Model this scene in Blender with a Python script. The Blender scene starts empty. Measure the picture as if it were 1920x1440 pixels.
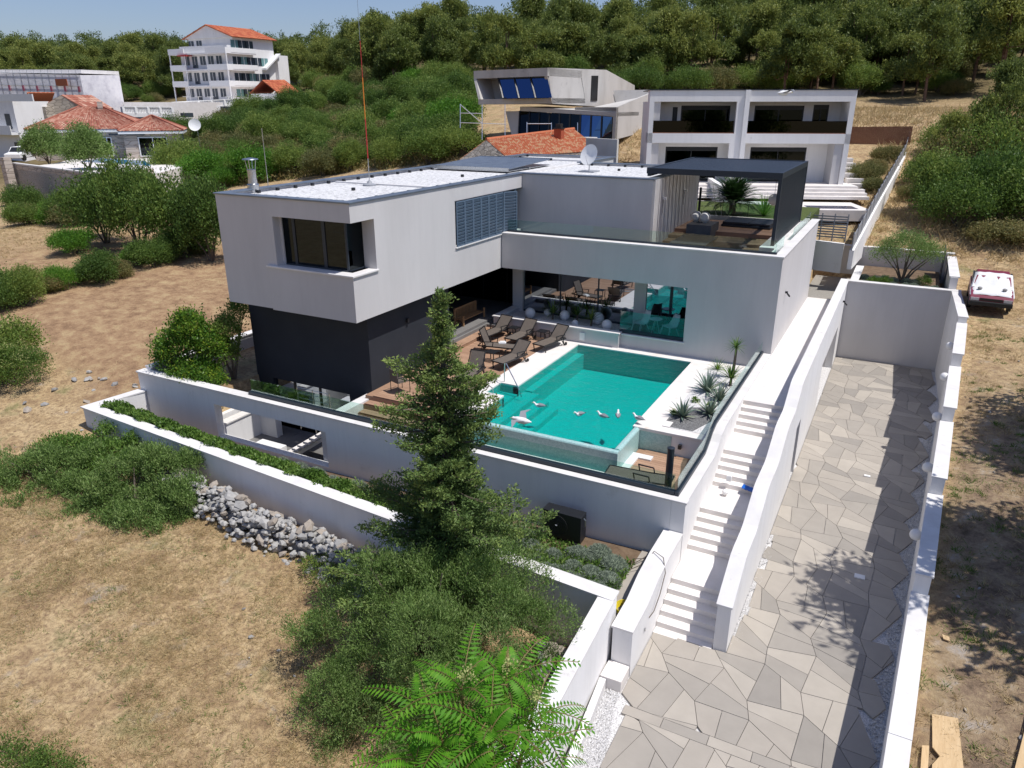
import bpy, math, random
import numpy as np
from mathutils import Matrix, Vector, noise as mnoise
R = math.radians
random.seed(7); rng = np.random.default_rng(7)
sc = bpy.context.scene
COL = sc.collection

# ------------------------------------------------------------------ camera
CAM_PITCH = 0.364666; CAM_YAW = -0.48635; FPX = 1382.57
cam_d = bpy.data.cameras.new('camera'); cam = bpy.data.objects.new('camera', cam_d); COL.objects.link(cam)
cam.location = (0, 0, 10.0)
cam.rotation_euler = (math.pi/2 - CAM_PITCH, 0, -CAM_YAW)
cam_d.sensor_width = 36; cam_d.lens = FPX/1920*36
cam_d.clip_start = 0.1; cam_d.clip_end = 6000
sc.camera = cam

# ------------------------------------------------------------------ light
sun_dir = Vector((0.455, 0.035, 1.0)).normalized()
world = bpy.data.worlds.new('World'); sc.world = world; world.use_nodes = True
wn = world.node_tree; bg = wn.nodes['Background']
sky = wn.nodes.new('ShaderNodeTexSky'); sky.sky_type = 'NISHITA'; sky.sun_disc = False
sky.sun_elevation = math.asin(sun_dir.z); sky.sun_rotation = math.atan2(sun_dir.x, sun_dir.y)
sky.altitude = 0; sky.air_density = 1.0; sky.dust_density = 1.1; sky.ozone_density = 3.0
stint = wn.nodes.new('ShaderNodeMix'); stint.data_type = 'RGBA'; stint.blend_type = 'MULTIPLY'; stint.inputs[0].default_value = 1.0; stint.inputs[7].default_value = (1.0, 0.985, 1.13, 1)
wn.links.new(sky.outputs[0], stint.inputs[6]); wn.links.new(stint.outputs[2], bg.inputs[0]); bg.inputs[1].default_value = 0.10
sl = bpy.data.lights.new('sun', 'SUN'); sl.energy = 4.6; sl.angle = R(0.53); sl.color = (1.0, 0.965, 0.92)
so = bpy.data.objects.new('sun', sl); COL.objects.link(so)
so.rotation_euler = sun_dir.to_track_quat('Z', 'Y').to_euler(); so.location = (20, 0, 60)
vs = sc.view_settings
vs.view_transform = 'Standard'; vs.look = 'None'; vs.exposure = 0.0; vs.gamma = 1.0; vs.use_curve_mapping = False
sc.cycles.max_bounces = 8; sc.cycles.transparent_max_bounces = 16; sc.cycles.caustics_reflective = False; sc.cycles.caustics_refractive = False

# ------------------------------------------------------------------ survey helpers (turn a sight line into a place)
CP = np.array([0, 0, 10.0])
_fw = np.array([math.cos(CAM_PITCH)*math.sin(CAM_YAW), math.cos(CAM_PITCH)*math.cos(CAM_YAW), -math.sin(CAM_PITCH)])
_rt = np.array([math.cos(CAM_YAW), -math.sin(CAM_YAW), 0]); _dn = np.cross(_fw, _rt)
def ray(x, y): return (x-960)/FPX*_rt + (y-720)/FPX*_dn + _fw
def D(x, y, dep): return CP + ray(x, y)*dep
def on(x, y, ax, val):
    v = ray(x, y); return CP + v*((val-CP[ax])/v[ax])
def proj(p):
    v = np.asarray(p, float)-CP; c = v@_fw
    return 960+FPX*(v@_rt)/c, 720+FPX*(v@_dn)/c, c

# ------------------------------------------------------------------ material helpers
MATS = {}
def new_mat(name):
    m = bpy.data.materials.new(name); m.use_nodes = True; MATS[name] = m
    nt = m.node_tree; return m, nt, nt.nodes['Principled BSDF']
def nd(nt, t, **kw):
    n = nt.nodes.new(t)
    for k, v in kw.items():
        if k.startswith('i_'): n.inputs[k[2:].replace('_', ' ')].default_value = v
        elif k.startswith('n'): n.inputs[int(k[1:])].default_value = v
        else: setattr(n, k, v)
    return n
def c4(c): return (c[0], c[1], c[2], 1)
def surf(name, cols, scale=1.0, rough=0.7, metal=0.0, bump=0.0, bscale=20.0, detail=6, stretch=(1, 1, 1), spots=None, spec=0.3, coord='pos', lo=0.3, hi=0.7, coat=0.0, streak=0.0):
    """noise blend between two or three colours, fine bump"""
    m, nt, b = new_mat(name)
    L = nt.links.new
    if coord == 'pos': src = nd(nt, 'ShaderNodeNewGeometry').outputs['Position']
    else: src = nd(nt, 'ShaderNodeTexCoord').outputs['Object']
    mp = nd(nt, 'ShaderNodeMapping'); mp.inputs['Scale'].default_value = stretch; L(src, mp.inputs[0])
    n = nd(nt, 'ShaderNodeTexNoise', i_Scale=scale, i_Detail=detail, i_Roughness=0.6); L(mp.outputs[0], n.inputs['Vector'])
    r = nd(nt, 'ShaderNodeValToRGB'); L(n.outputs[0], r.inputs[0])
    el = r.color_ramp.elements; el[0].position = lo; el[1].position = hi
    el[0].color = c4(cols[0]); el[1].color = c4(cols[-1])
    if len(cols) > 2:
        for i, c in enumerate(cols[1:-1]):
            e = el.new(lo+(hi-lo)*(i+1)/(len(cols)-1)); e.color = c4(c)
    out = r.outputs[0]
    if spots:   # (colour, scale, threshold, amount)
        for (sc_, ss, th, am) in spots:
            n2 = nd(nt, 'ShaderNodeTexNoise', i_Scale=ss, i_Detail=5.0, i_Roughness=0.7); L(src, n2.inputs['Vector'])
            mr = nd(nt, 'ShaderNodeMapRange', n1=th, n2=th+0.09); L(n2.outputs[0], mr.inputs[0])
            mu = nd(nt, 'ShaderNodeMath', operation='MULTIPLY', n1=am); L(mr.outputs[0], mu.inputs[0])
            mx = nd(nt, 'ShaderNodeMix', data_type='RGBA'); L(mu.outputs[0], mx.inputs[0]); L(out, mx.inputs[6]); mx.inputs[7].default_value = c4(sc_)
            out = mx.outputs[2]
    if streak:
        m2 = nd(nt, 'ShaderNodeMapping'); m2.inputs['Scale'].default_value = (2.6, 2.6, .16); L(src, m2.inputs[0])
        n3 = nd(nt, 'ShaderNodeTexNoise', i_Scale=1.6, i_Detail=7.0, i_Roughness=0.75); L(m2.outputs[0], n3.inputs['Vector'])
        r3 = nd(nt, 'ShaderNodeMapRange', n1=.48, n2=.74); L(n3.outputs[0], r3.inputs[0]); u3 = nd(nt, 'ShaderNodeMath', operation='MULTIPLY', n1=streak); L(r3.outputs[0], u3.inputs[0])
        x3 = nd(nt, 'ShaderNodeMix', data_type='RGBA'); L(u3.outputs[0], x3.inputs[0]); L(out, x3.inputs[6]); x3.inputs[7].default_value = c4(tuple(k*.55 for k in cols[0])); out = x3.outputs[2]
    L(out, b.inputs['Base Color'])
    b.inputs['Roughness'].default_value = rough; b.inputs['Metallic'].default_value = metal
    b.inputs['Specular IOR Level'].default_value = spec
    if coat: b.inputs['Coat Weight'].default_value = coat
    if bump:
        nb = nd(nt, 'ShaderNodeTexNoise', i_Scale=bscale, i_Detail=4.0, i_Roughness=0.65); L(src, nb.inputs['Vector'])
        bp = nd(nt, 'ShaderNodeBump', i_Strength=1.0, i_Distance=bump); L(nb.outputs[0], bp.inputs['Height']); L(bp.outputs[0], b.inputs['Normal'])
    return m
def leafmat(name, cols, trans=0.35, rough=0.55, obj_var=0.0, gain=1.0):
    cols = [tuple(min(k*gain, .8) for k in c) for c in cols]
    m, nt, b = new_mat(name); L = nt.links.new
    at = nd(nt, 'ShaderNodeAttribute', attribute_name='lv')
    fac = at.outputs['Fac']
    if obj_var:
        oi = nd(nt, 'ShaderNodeObjectInfo')
        ma = nd(nt, 'ShaderNodeMath', operation='MULTIPLY_ADD', n1=obj_var, n2=-obj_var/2); L(oi.outputs['Random'], ma.inputs[0])
        ad = nd(nt, 'ShaderNodeMath', operation='ADD', use_clamp=True); L(ma.outputs[0], ad.inputs[0]); L(fac, ad.inputs[1]); fac = ad.outputs[0]
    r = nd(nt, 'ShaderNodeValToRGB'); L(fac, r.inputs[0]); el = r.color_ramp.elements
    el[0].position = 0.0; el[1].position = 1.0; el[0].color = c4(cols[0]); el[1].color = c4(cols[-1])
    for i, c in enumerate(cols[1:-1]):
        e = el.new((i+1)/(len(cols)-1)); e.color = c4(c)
    L(r.outputs[0], b.inputs['Base Color']); b.inputs['Roughness'].default_value = rough; b.inputs['Specular IOR Level'].default_value = 0.25
    tr = nd(nt, 'ShaderNodeBsdfTranslucent'); L(r.outputs[0], tr.inputs[0])
    mx = nd(nt, 'ShaderNodeMixShader', n0=trans); out = nt.nodes['Material Output']
    L(b.outputs[0], mx.inputs[1]); L(tr.outputs[0], mx.inputs[2]); L(mx.outputs[0], out.inputs[0])
    return m
def glassmat(name, tint=(0.8, 0.92, 0.9), refl=0.08, rough=0.0, refl_col=(1, 1, 1), fres=0.6):
    m, nt, b = new_mat(name); L = nt.links.new; nt.nodes.remove(b)
    t = nd(nt, 'ShaderNodeBsdfTransparent'); t.inputs[0].default_value = c4(tint)
    g = nd(nt, 'ShaderNodeBsdfGlossy'); g.inputs[0].default_value = c4(refl_col); g.inputs['Roughness'].default_value = rough
    lw = nd(nt, 'ShaderNodeLayerWeight', i_Blend=0.25)
    ma = nd(nt, 'ShaderNodeMath', operation='MULTIPLY_ADD', n1=fres, n2=refl, use_clamp=True); L(lw.outputs['Fresnel'], ma.inputs[0])
    mx = nd(nt, 'ShaderNodeMixShader'); L(ma.outputs[0], mx.inputs[0]); L(t.outputs[0], mx.inputs[1]); L(g.outputs[0], mx.inputs[2])
    L(mx.outputs[0], nt.nodes['Material Output'].inputs[0]); return m
def plain(name, col, rough=0.5, metal=0.0, spec=0.5):
    m, nt, b = new_mat(name); b.inputs['Base Color'].default_value = c4(col)
    b.inputs['Roughness'].default_value = rough; b.inputs['Metallic'].default_value = metal; b.inputs['Specular IOR Level'].default_value = spec
    # a trace of unevenness so nothing is perfectly flat
    n = nd(nt, 'ShaderNodeTexNoise', i_Scale=9.0, i_Detail=4.0); g = nd(nt, 'ShaderNodeNewGeometry'); nt.links.new(g.outputs['Position'], n.inputs['Vector'])
    mr = nd(nt, 'ShaderNodeMapRange', n3=max(rough-0.08, 0.02), n4=min(rough+0.1, 1)); nt.links.new(n.outputs[0], mr.inputs[0]); nt.links.new(mr.outputs[0], b.inputs['Roughness'])
    return m
M = {}
M['render_grey'] = surf('grey wall render', [(0.53, 0.515, 0.51), (0.60, 0.585, 0.58)], scale=0.6, rough=0.85, bump=0.004, bscale=60, stretch=(1, 1, 0.35), streak=0.09)
M['render_white'] = surf('white wall render', [(0.74, 0.73, 0.72), (0.82, 0.81, 0.80)], scale=0.7, rough=0.85, bump=0.004, bscale=60, stretch=(1, 1, 0.3), spots=[((0.45, 0.42, 0.38), 0.9, 0.62, 0.25)], streak=0.15)
M['render_dark'] = surf('anthracite wall render', [(0.022, 0.026, 0.034), (0.030, 0.034, 0.043)], scale=0.8, rough=0.8, bump=0.003, bscale=60)
M['stone_white'] = surf('white stone coping', [(0.64, 0.62, 0.60), (0.76, 0.745, 0.73)], scale=1.5, rough=0.55, spots=[((0.45, 0.41, 0.37), 2.3, 0.62, 0.45), ((.2, .19, .18), 22, .74, .6)])
M['step_stone'] = surf('white limestone steps', [(0.68, 0.64, 0.60), (0.78, 0.74, 0.71)], scale=2, rough=0.6, spots=[((.45, .42, .38), 1.7, .60, .3), ((.2, .18, .16), 16, .76, .7)])
M['pool_stone'] = surf('pool edge limestone', [(0.68, 0.64, 0.6), (0.78, 0.75, 0.72)], scale=2.5, rough=0.6, spots=[((0.62, 0.42, 0.26), 0.9, 0.60, 0.5)])
M['zinc'] = surf('roof edge zinc', [(0.16, 0.19, 0.24), (0.24, 0.28, 0.33)], scale=2.2, rough=0.4, metal=0.6, spec=0.5)
M['anthra'] = plain('anthracite aluminium', (0.030, 0.040, 0.055), 0.42, 0.3)
M['dark'] = plain('black powder coat', (0.012, 0.013, 0.016), 0.45)
M['shutter'] = surf('blue grey shutter paint', [(0.105, 0.155, 0.215), (0.125, 0.175, 0.24)], scale=3, rough=0.45)
M['steel'] = plain('brushed steel', (0.55, 0.56, 0.57), 0.28, 1.0)
M['white_paint'] = surf('white gloss paint', [(0.76, 0.76, 0.75), (0.82, 0.82, 0.81)], scale=3, rough=0.4)
M['grey_paint'] = plain('grey paint', (0.30, 0.31, 0.33), 0.5)
M['globe'] = surf('white opal globe', [(0.74, 0.73, 0.71), (0.8, 0.79, 0.78)], scale=3, rough=0.35)
M['red_paint'] = plain('red paint', (0.45, 0.03, 0.03), 0.45)
M['orange_paint'] = plain('orange paint', (0.7, 0.22, 0.02), 0.45)
M['yellow'] = plain('yellow plastic', (0.62, 0.50, 0.03), 0.4)
M['rubber'] = plain('black rubber', (0.015, 0.015, 0.015), 0.7)
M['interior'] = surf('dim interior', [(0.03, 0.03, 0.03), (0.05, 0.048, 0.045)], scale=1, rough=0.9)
M['concrete'] = surf('board marked concrete', [(0.42, 0.40, 0.37), (0.52, 0.50, 0.47), (0.56, 0.54, 0.51)], scale=0.5, rough=0.85, bump=0.01, bscale=12, stretch=(1, 1, 0.4), spots=[((0.25, 0.235, 0.215), 0.7, 0.62, 0.5)])
M['tile_grey'] = surf('grey terrace tiles', [(0.16, 0.155, 0.15), (0.21, 0.205, 0.20)], scale=1.2, rough=0.6)
M['glass_rail'] = glassmat('clear rail glass', (0.82, 0.93, 0.90), 0.03)
M['glass_rail_dark'] = glassmat('smoked rail glass', (0.03, 0.04, 0.05), 0.04, fres=0.2)
M['glass_green'] = glassmat('green rail glass', (0.66, 0.84, 0.84), 0.05)
M['glass_mirror'] = glassmat('coated window glass', (0.06, 0.08, 0.09), 0.48, refl_col=(0.85, 0.92, 1.0))
M['glass_dark'] = glassmat('dark window glass', (0.04, 0.05, 0.06), 0.035, fres=0.12, refl_col=(0.75, 0.9, 1.0))
M['glass_blue'] = glassmat('blue window glass', (0.03, 0.05, 0.12), 0.30, refl_col=(0.28, 0.50, 1.0))
M['tile_pool'] = None
def mat_pooltile(name, c1, c2):
    m, nt, b = new_mat(name); L = nt.links.new
    g = nd(nt, 'ShaderNodeNewGeometry'); v = nd(nt, 'ShaderNodeTexVoronoi', i_Scale=26.0); v.distance = 'CHEBYCHEV'; L(g.outputs['Position'], v.inputs['Vector'])
    r = nd(nt, 'ShaderNodeMix', data_type='RGBA'); sp = nd(nt, 'ShaderNodeSeparateColor'); L(v.outputs['Color'], sp.inputs[0]); L(sp.outputs[0], r.inputs[0]); r.inputs[6].default_value = c4(c1); r.inputs[7].default_value = c4(c2)
    L(r.outputs[2], b.inputs['Base Color']); b.inputs['Roughness'].default_value = 0.35; return m
M['tile_pool'] = mat_pooltile('pool mosaic', (0.20, 0.44, 0.42), (0.30, 0.56, 0.53))
M['tile_lip'] = mat_pooltile('pale turquoise mosaic', (0.28, 0.47, 0.46), (0.42, 0.60, 0.58))
def mat_water(name, tint, refl=0.02, bumpd=0.010):
    m, nt, b = new_mat(name); L = nt.links.new; nt.nodes.remove(b)
    g = nd(nt, 'ShaderNodeNewGeometry'); n = nd(nt, 'ShaderNodeTexNoise', i_Scale=2.4, i_Detail=5.0, i_Roughness=0.6); L(g.outputs['Position'], n.inputs['Vector'])
    bp = nd(nt, 'ShaderNodeBump', i_Strength=0.8, i_Distance=bumpd*4); L(n.outputs[0], bp.inputs['Height'])
    t = nd(nt, 'ShaderNodeBsdfRefraction'); t.inputs['IOR'].default_value = 1.15; t.inputs['Color'].default_value = c4(tint); L(bp.outputs[0], t.inputs['Normal'])
    tt = nd(nt, 'ShaderNodeBsdfTransparent'); tt.inputs[0].default_value = c4(tint)
    m0 = nd(nt, 'ShaderNodeMixShader', n0=1.0); L(t.outputs[0], m0.inputs[1]); L(tt.outputs[0], m0.inputs[2])
    gl = nd(nt, 'ShaderNodeBsdfGlossy'); gl.inputs['Roughness'].default_value = 0.02; L(bp.outputs[0], gl.inputs['Normal'])
    fr = nd(nt, 'ShaderNodeFresnel', i_IOR=1.33); L(bp.outputs[0], fr.inputs['Normal'])
    mx = nd(nt, 'ShaderNodeMixShader'); L(fr.outputs[0], mx.inputs[0]); L(m0.outputs[0], mx.inputs[1]); L(gl.outputs[0], mx.inputs[2])
    L(mx.outputs[0], nt.nodes['Material Output'].inputs[0]); return m
M['water'] = mat_water('pool water', (0.07, 0.84, 0.82), bumpd=0.022)
M['water_blue'] = mat_water('blue pool water', (0.10, 0.45, 0.75))
def mat_wood(name, c1, c2, along=(1, 12, 12)):
    return surf(name, [c1, c2], scale=2.2, rough=0.6, stretch=along, bump=0.002, bscale=30)
M['deck'] = [mat_wood('composite deck %s' % n, c, tuple(k*1.18 for k in c), (1, 12, 12)) for n, c in (('light', (0.37, 0.235, 0.155)), ('mid', (0.33, 0.205, 0.135)), ('dark', (0.30, 0.185, 0.12)))]
M['teak'] = mat_wood('teak', (0.34, 0.19, 0.085), (0.44, 0.26, 0.13))
M['wood_fence'] = mat_wood('red brown fence board', (0.20, 0.085, 0.05), (0.28, 0.125, 0.075), (12, 12, 1))
M['pine_board'] = mat_wood('raw pine board', (0.52, 0.36, 0.19), (0.64, 0.47, 0.27), (10, 1, 10))
M['pave'] = [surf('paving stone %s' % n, [tuple(k*0.93 for k in c), tuple(k*1.05 for k in c)], scale=1.7, rough=0.75, bump=0.002, bscale=70, spots=[((0.30, 0.28, 0.25), 1.3, 0.66, 0.35), ((0.7, 0.7, 0.68), 9, 0.76, 0.6)]) for n, c in (('sand', (0.405, 0.367, 0.315)), ('beige', (0.365, 0.33, 0.285)), ('grey', (0.325, 0.297, 0.26)), ('dark grey', (0.285, 0.262, 0.232)))]
M['joint'] = surf('sand joint', [(0.17, 0.155, 0.135), (0.23, 0.21, 0.18)], scale=5, rough=0.9)
M['gravel_white'] = surf('white pebbles', [(0.36, 0.35, 0.34), (0.62, 0.61, 0.60), (0.78, 0.77, 0.76)], scale=30, rough=0.8, bump=0.03, bscale=28, lo=0.36, hi=0.6)
M['roof_gravel'] = surf('white roof gravel', [(0.36, 0.36, 0.355), (0.56, 0.56, 0.56), (0.68, 0.68, 0.68)], scale=9, rough=0.85, bump=0.03, bscale=14, lo=0.36, hi=0.58, spots=[((0.42, 0.42, 0.40), 0.8, 0.62, 0.4)])
M['cobble'] = surf('small grey cobbles', [(0.24, 0.225, 0.20), (0.34, 0.32, 0.29)], scale=9, rough=0.85, bump=0.02, bscale=12)
M['soil'] = surf('brown soil', [(0.10, 0.065, 0.04), (0.20, 0.14, 0.09)], scale=3, rough=0.95, bump=0.03, bscale=9)
M['bark'] = surf('grey bark', [(0.09, 0.07, 0.055), (0.17, 0.14, 0.11)], scale=6, rough=0.9, bump=0.01, bscale=14, stretch=(1, 1, 0.3))
M['bark_red'] = surf('pine bark', [(0.10, 0.06, 0.045), (0.20, 0.13, 0.09)], scale=4, rough=0.9)
M['rock'] = [surf('limestone %s' % n, [tuple(k*0.75 for k in c), c, tuple(min(k*1.15, .75) for k in c)], scale=5, rough=0.9, bump=0.01, bscale=14) for n, c in (('pale', (0.38, 0.37, 0.35)), ('grey', (0.29, 0.285, 0.275)), ('warm', (0.34, 0.295, 0.245)))]
M['sling'] = surf('taupe sling fabric', [(0.115, 0.095, 0.08), (0.14, 0.118, 0.10)], scale=8, rough=0.75)
M['plastic_white'] = plain('white plastic', (0.72, 0.74, 0.74), 0.35)
M['plant_box'] = surf('grey slate cladding', [(0.085, 0.085, 0.09), (0.13, 0.13, 0.135)], scale=2.2, rough=0.6)
M['tub_cover'] = plain('charcoal vinyl cover', (0.045, 0.048, 0.055), 0.5)
M['roof_tile'] = [surf('roof tile %s' % n, [tuple(k*0.85 for k in c), c], scale=6, rough=0.85) for n, c in (('orange', (0.50, 0.16, 0.075)), ('salmon', (0.56, 0.26, 0.15)), ('red', (0.40, 0.10, 0.05)), ('straw', (0.58, 0.36, 0.20)))]
M['tile_pink'] = [surf('weathered roof tile %s' % n, [tuple(k*0.85 for k in c), c], scale=6, rough=0.85) for n, c in (('pink', (0.44, 0.20, 0.14)), ('rose', (0.52, 0.30, 0.22)), ('rust', (0.34, 0.12, 0.08)))]
def mat_stonewall(name, c1, c2, joint, scale=3.2, sx=(0.6, 0.6, 1.4)):
    m, nt, b = new_mat(name); L = nt.links.new
    g = nd(nt, 'ShaderNodeNewGeometry'); mp = nd(nt, 'ShaderNodeMapping'); mp.inputs['Scale'].default_value = sx; L(g.outputs['Position'], mp.inputs[0])
    v = nd(nt, 'ShaderNodeTexVoronoi', i_Scale=scale); L(mp.outputs[0], v.inputs['Vector'])
    v2 = nd(nt, 'ShaderNodeTexVoronoi', i_Scale=scale, feature='DISTANCE_TO_EDGE'); L(mp.outputs[0], v2.inputs['Vector'])
    mx = nd(nt, 'ShaderNodeMix', data_type='RGBA'); sp = nd(nt, 'ShaderNodeSeparateColor'); L(v.outputs['Color'], sp.inputs[0]); L(sp.outputs[0], mx.inputs[0]); mx.inputs[6].default_value = c4(c1); mx.inputs[7].default_value = c4(c2)
    mr = nd(nt, 'ShaderNodeMapRange', n1=0.0, n2=0.07); L(v2.outputs['Distance'], mr.inputs[0])
    m3 = nd(nt, 'ShaderNodeMix', data_type='RGBA'); L(mr.outputs[0], m3.inputs[0]); m3.inputs[6].default_value = c4(joint); L(mx.outputs[2], m3.inputs[7])
    L(m3.outputs[2], b.inputs['Base Color']); b.inputs['Roughness'].default_value = 0.9
    bp = nd(nt, 'ShaderNodeBump', i_Distance=0.03); L(mr.outputs[0], bp.inputs['Height']); L(bp.outputs[0], b.inputs['Normal']); return m
M['stonewall'] = mat_stonewall('field stone masonry', (0.24, 0.215, 0.18), (0.40, 0.36, 0.31), (0.13, 0.115, 0.10))
M['stonewall_far'] = mat_stonewall('old stone facade', (0.36, 0.31, 0.25), (0.50, 0.44, 0.36), (0.2, 0.17, 0.14), 1.6)
M['brick_pale'] = mat_stonewall('coursed pale stone', (0.40, 0.34, 0.29), (0.54, 0.47, 0.41), (0.26, 0.22, 0.19), 1.6, (0.5, 0.5, 1.8))
# foliage
M['olive'] = leafmat('olive leaves', [(0.042, 0.075, 0.020), (0.080, 0.125, 0.032), (0.14, 0.18, 0.07)], 0.42, gain=2.3)
M['fir'] = leafmat('conifer needles', [(0.026, 0.048, 0.018), (0.055, 0.088, 0.026), (0.14, 0.175, 0.045)], 0.32, gain=2.25)
M['pine'] = leafmat('pine needles', [(0.036, 0.052, 0.014), (0.066, 0.085, 0.020), (0.12, 0.13, 0.032)], 0.38, obj_var=0.6, gain=2.5)
M['maquis'] = leafmat('thicket leaves', [(0.026, 0.05, 0.011), (0.055, 0.09, 0.018), (0.10, 0.125, 0.028)], 0.42, obj_var=0.7, gain=2.5)
M['maquis_dry'] = leafmat('dusty thicket leaves', [(0.05, 0.06, 0.022), (0.085, 0.085, 0.03), (0.14, 0.11, 0.045)], 0.4, obj_var=0.5, gain=2.3)
M['bright'] = leafmat('fresh green leaves', [(0.035, 0.10, 0.012), (0.07, 0.17, 0.018), (0.14, 0.24, 0.03)], 0.4, obj_var=0.3, gain=1.45)
M['citrus'] = leafmat('glossy yellow green leaves', [(0.03, 0.085, 0.012), (0.075, 0.16, 0.02), (0.22, 0.27, 0.03)], 0.4, 0.4, gain=1.4)
M['ivy'] = leafmat('ground cover leaves', [(0.03, 0.06, 0.012), (0.06, 0.11, 0.02), (0.13, 0.18, 0.045)], 0.4, 0.45, gain=2.2)
M['lavender'] = leafmat('grey green cushion leaves', [(0.17, 0.22, 0.16), (0.28, 0.335, 0.26), (0.38, 0.43, 0.34)], 0.35)
M['agave'] = leafmat('blue agave leaf', [(0.10, 0.16, 0.13), (0.16, 0.22, 0.17), (0.3, 0.33, 0.22)], 0.1)
M['palm'] = leafmat('palm leaf', [(0.02, 0.06, 0.012), (0.05, 0.11, 0.02), (0.14, 0.19, 0.04)], 0.3, gain=1.5)
M['sumac'] = leafmat('compound leaflets', [(0.06, 0.20, 0.012), (0.11, 0.32, 0.02), (0.20, 0.42, 0.035)], 0.5)
M['blossom'] = leafmat('cream blossom', [(0.35, 0.38, 0.12), (0.5, 0.5, 0.22)], 0.3)
M['straw'] = leafmat('dry grass blades', [(0.28, 0.20, 0.10), (0.48, 0.37, 0.19), (0.62, 0.51, 0.29)], 0.3)
M['weed'] = leafmat('green weeds', [(0.06, 0.12, 0.02), (0.11, 0.2, 0.03), (0.2, 0.28, 0.07)], 0.3)

# ------------------------------------------------------------------ geometry helpers
ORIG = {}
class G:
    def __init__(s): s.v = []; s.f = []; s.M = None
    def add(s, vs_, fs):
        o = len(s.v)
        if s.M is not None: vs_ = [tuple(s.M @ Vector(p)) for p in vs_]
        s.v += [tuple(p) for p in vs_]; s.f += [tuple(i+o for i in f) for f in fs]; return s
    def box(s, x0, x1, y0, y1, z0, z1):
        return s.add([(x0, y0, z0), (x1, y0, z0), (x1, y1, z0), (x0, y1, z0), (x0, y0, z1), (x1, y0, z1), (x1, y1, z1), (x0, y1, z1)],
                     [(3, 2, 1, 0), (4, 5, 6, 7), (0, 1, 5, 4), (1, 2, 6, 5), (2, 3, 7, 6), (3, 0, 4, 7)])
    def prism(s, poly, z0, z1):
        a = sum(poly[i][0]*poly[(i+1) % len(poly)][1]-poly[(i+1) % len(poly)][0]*poly[i][1] for i in range(len(poly)))
        if a < 0: poly = poly[::-1]
        n = len(poly); zz0 = z0 if hasattr(z0, '__len__') else [z0]*n; zz1 = z1 if hasattr(z1, '__len__') else [z1]*n
        if a < 0 and hasattr(z0, '__len__'): zz0 = zz0[::-1]
        if a < 0 and hasattr(z1, '__len__'): zz1 = zz1[::-1]
        v = [(p[0], p[1], zz0[i]) for i, p in enumerate(poly)]+[(p[0], p[1], zz1[i]) for i, p in enumerate(poly)]
        return s.add(v, [tuple(range(n-1, -1, -1)), tuple(range(n, 2*n))]+[(i, (i+1) % n, n+(i+1) % n, n+i) for i in range(n)])
    def extx(s, prof, x0, x1):   # profile [(y,z)] extruded along x
        a = sum(prof[i][0]*prof[(i+1) % len(prof)][1]-prof[(i+1) % len(prof)][0]*prof[i][1] for i in range(len(prof)))
        if a < 0: prof = prof[::-1]
        n = len(prof); v = [(x0, p[0], p[1]) for p in prof]+[(x1, p[0], p[1]) for p in prof]
        return s.add(v, [tuple(range(n-1, -1, -1)), tuple(range(n, 2*n))]+[(i, (i+1) % n, n+(i+1) % n, n+i) for i in range(n)])
    def exty(s, prof, y0, y1):   # profile [(x,z)] extruded along y
        a = sum(prof[i][0]*prof[(i+1) % len(prof)][1]-prof[(i+1) % len(prof)][0]*prof[i][1] for i in range(len(prof)))
        if a > 0: prof = prof[::-1]
        n = len(prof); v = [(p[0], y0, p[1]) for p in prof]+[(p[0], y1, p[1]) for p in prof]
        return s.add(v, [tuple(range(n-1, -1, -1)), tuple(range(n, 2*n))]+[(i, (i+1) % n, n+(i+1) % n, n+i) for i in range(n)])
    def tube(s, pts, r, n=8, cap=True):
        pts = [Vector(p) for p in pts]; rr = r if hasattr(r, '__len__') else [r]*len(pts); vs_ = []; fs = []
        up = Vector((0, 0, 1)); prev = None
        for i, p in enumerate(pts):
            d = (pts[min(i+1, len(pts)-1)]-pts[max(i-1, 0)]).normalized()
            a = d.cross(up if abs(d.z) < 0.95 else Vector((1, 0, 0))).normalized() if prev is None else (prev-d*prev.dot(d)).normalized()
            prev = a; b = d.cross(a)
            for k in range(n):
                t = 2*math.pi*k/n; vs_.append(tuple(p+(a*math.cos(t)+b*math.sin(t))*rr[i]))
        for i in range(len(pts)-1):
            for k in range(n): fs.append((i*n+k, (i+1)*n+k, (i+1)*n+(k+1) % n, i*n+(k+1) % n)[::-1])
        if cap: fs += [tuple(range(n)), tuple(range(len(pts)*n-1, (len(pts)-1)*n-1, -1))]
        return s.add(vs_, fs)
    def bar(s, a, b, w, h):      # rectangular bar from a to b
        a = Vector(a); b = Vector(b); d = (b-a).normalized(); x = d.cross(Vector((0, 0, 1)) if abs(d.z) < 0.95 else Vector((0, 1, 0))).normalized(); y = x.cross(d)
        vs_ = []
        for p in (a, b):
            for (i, j) in ((-1, -1), (1, -1), (1, 1), (-1, 1)): vs_.append(tuple(p+x*i*w/2+y*j*h/2))
        return s.add(vs_, [(0, 1, 2, 3), (7, 6, 5, 4), (0, 4, 5, 1), (1, 5, 6, 2), (2, 6, 7, 3), (3, 7, 4, 0)])
    def lathe(s, prof, c=(0, 0, 0), n=16):
        vs_ = []; fs = []
        for (r, z) in prof:
            for k in range(n): t = 2*math.pi*k/n; vs_.append((c[0]+r*math.cos(t), c[1]+r*math.sin(t), c[2]+z))
        for i in range(len(prof)-1):
            for k in range(n): fs.append((i*n+k, i*n+(k+1) % n, (i+1)*n+(k+1) % n, (i+1)*n+k))
        fs += [tuple(range(n-1, -1, -1)), tuple(range((len(prof)-1)*n, len(prof)*n))]
        return s.add(vs_, fs)
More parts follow.
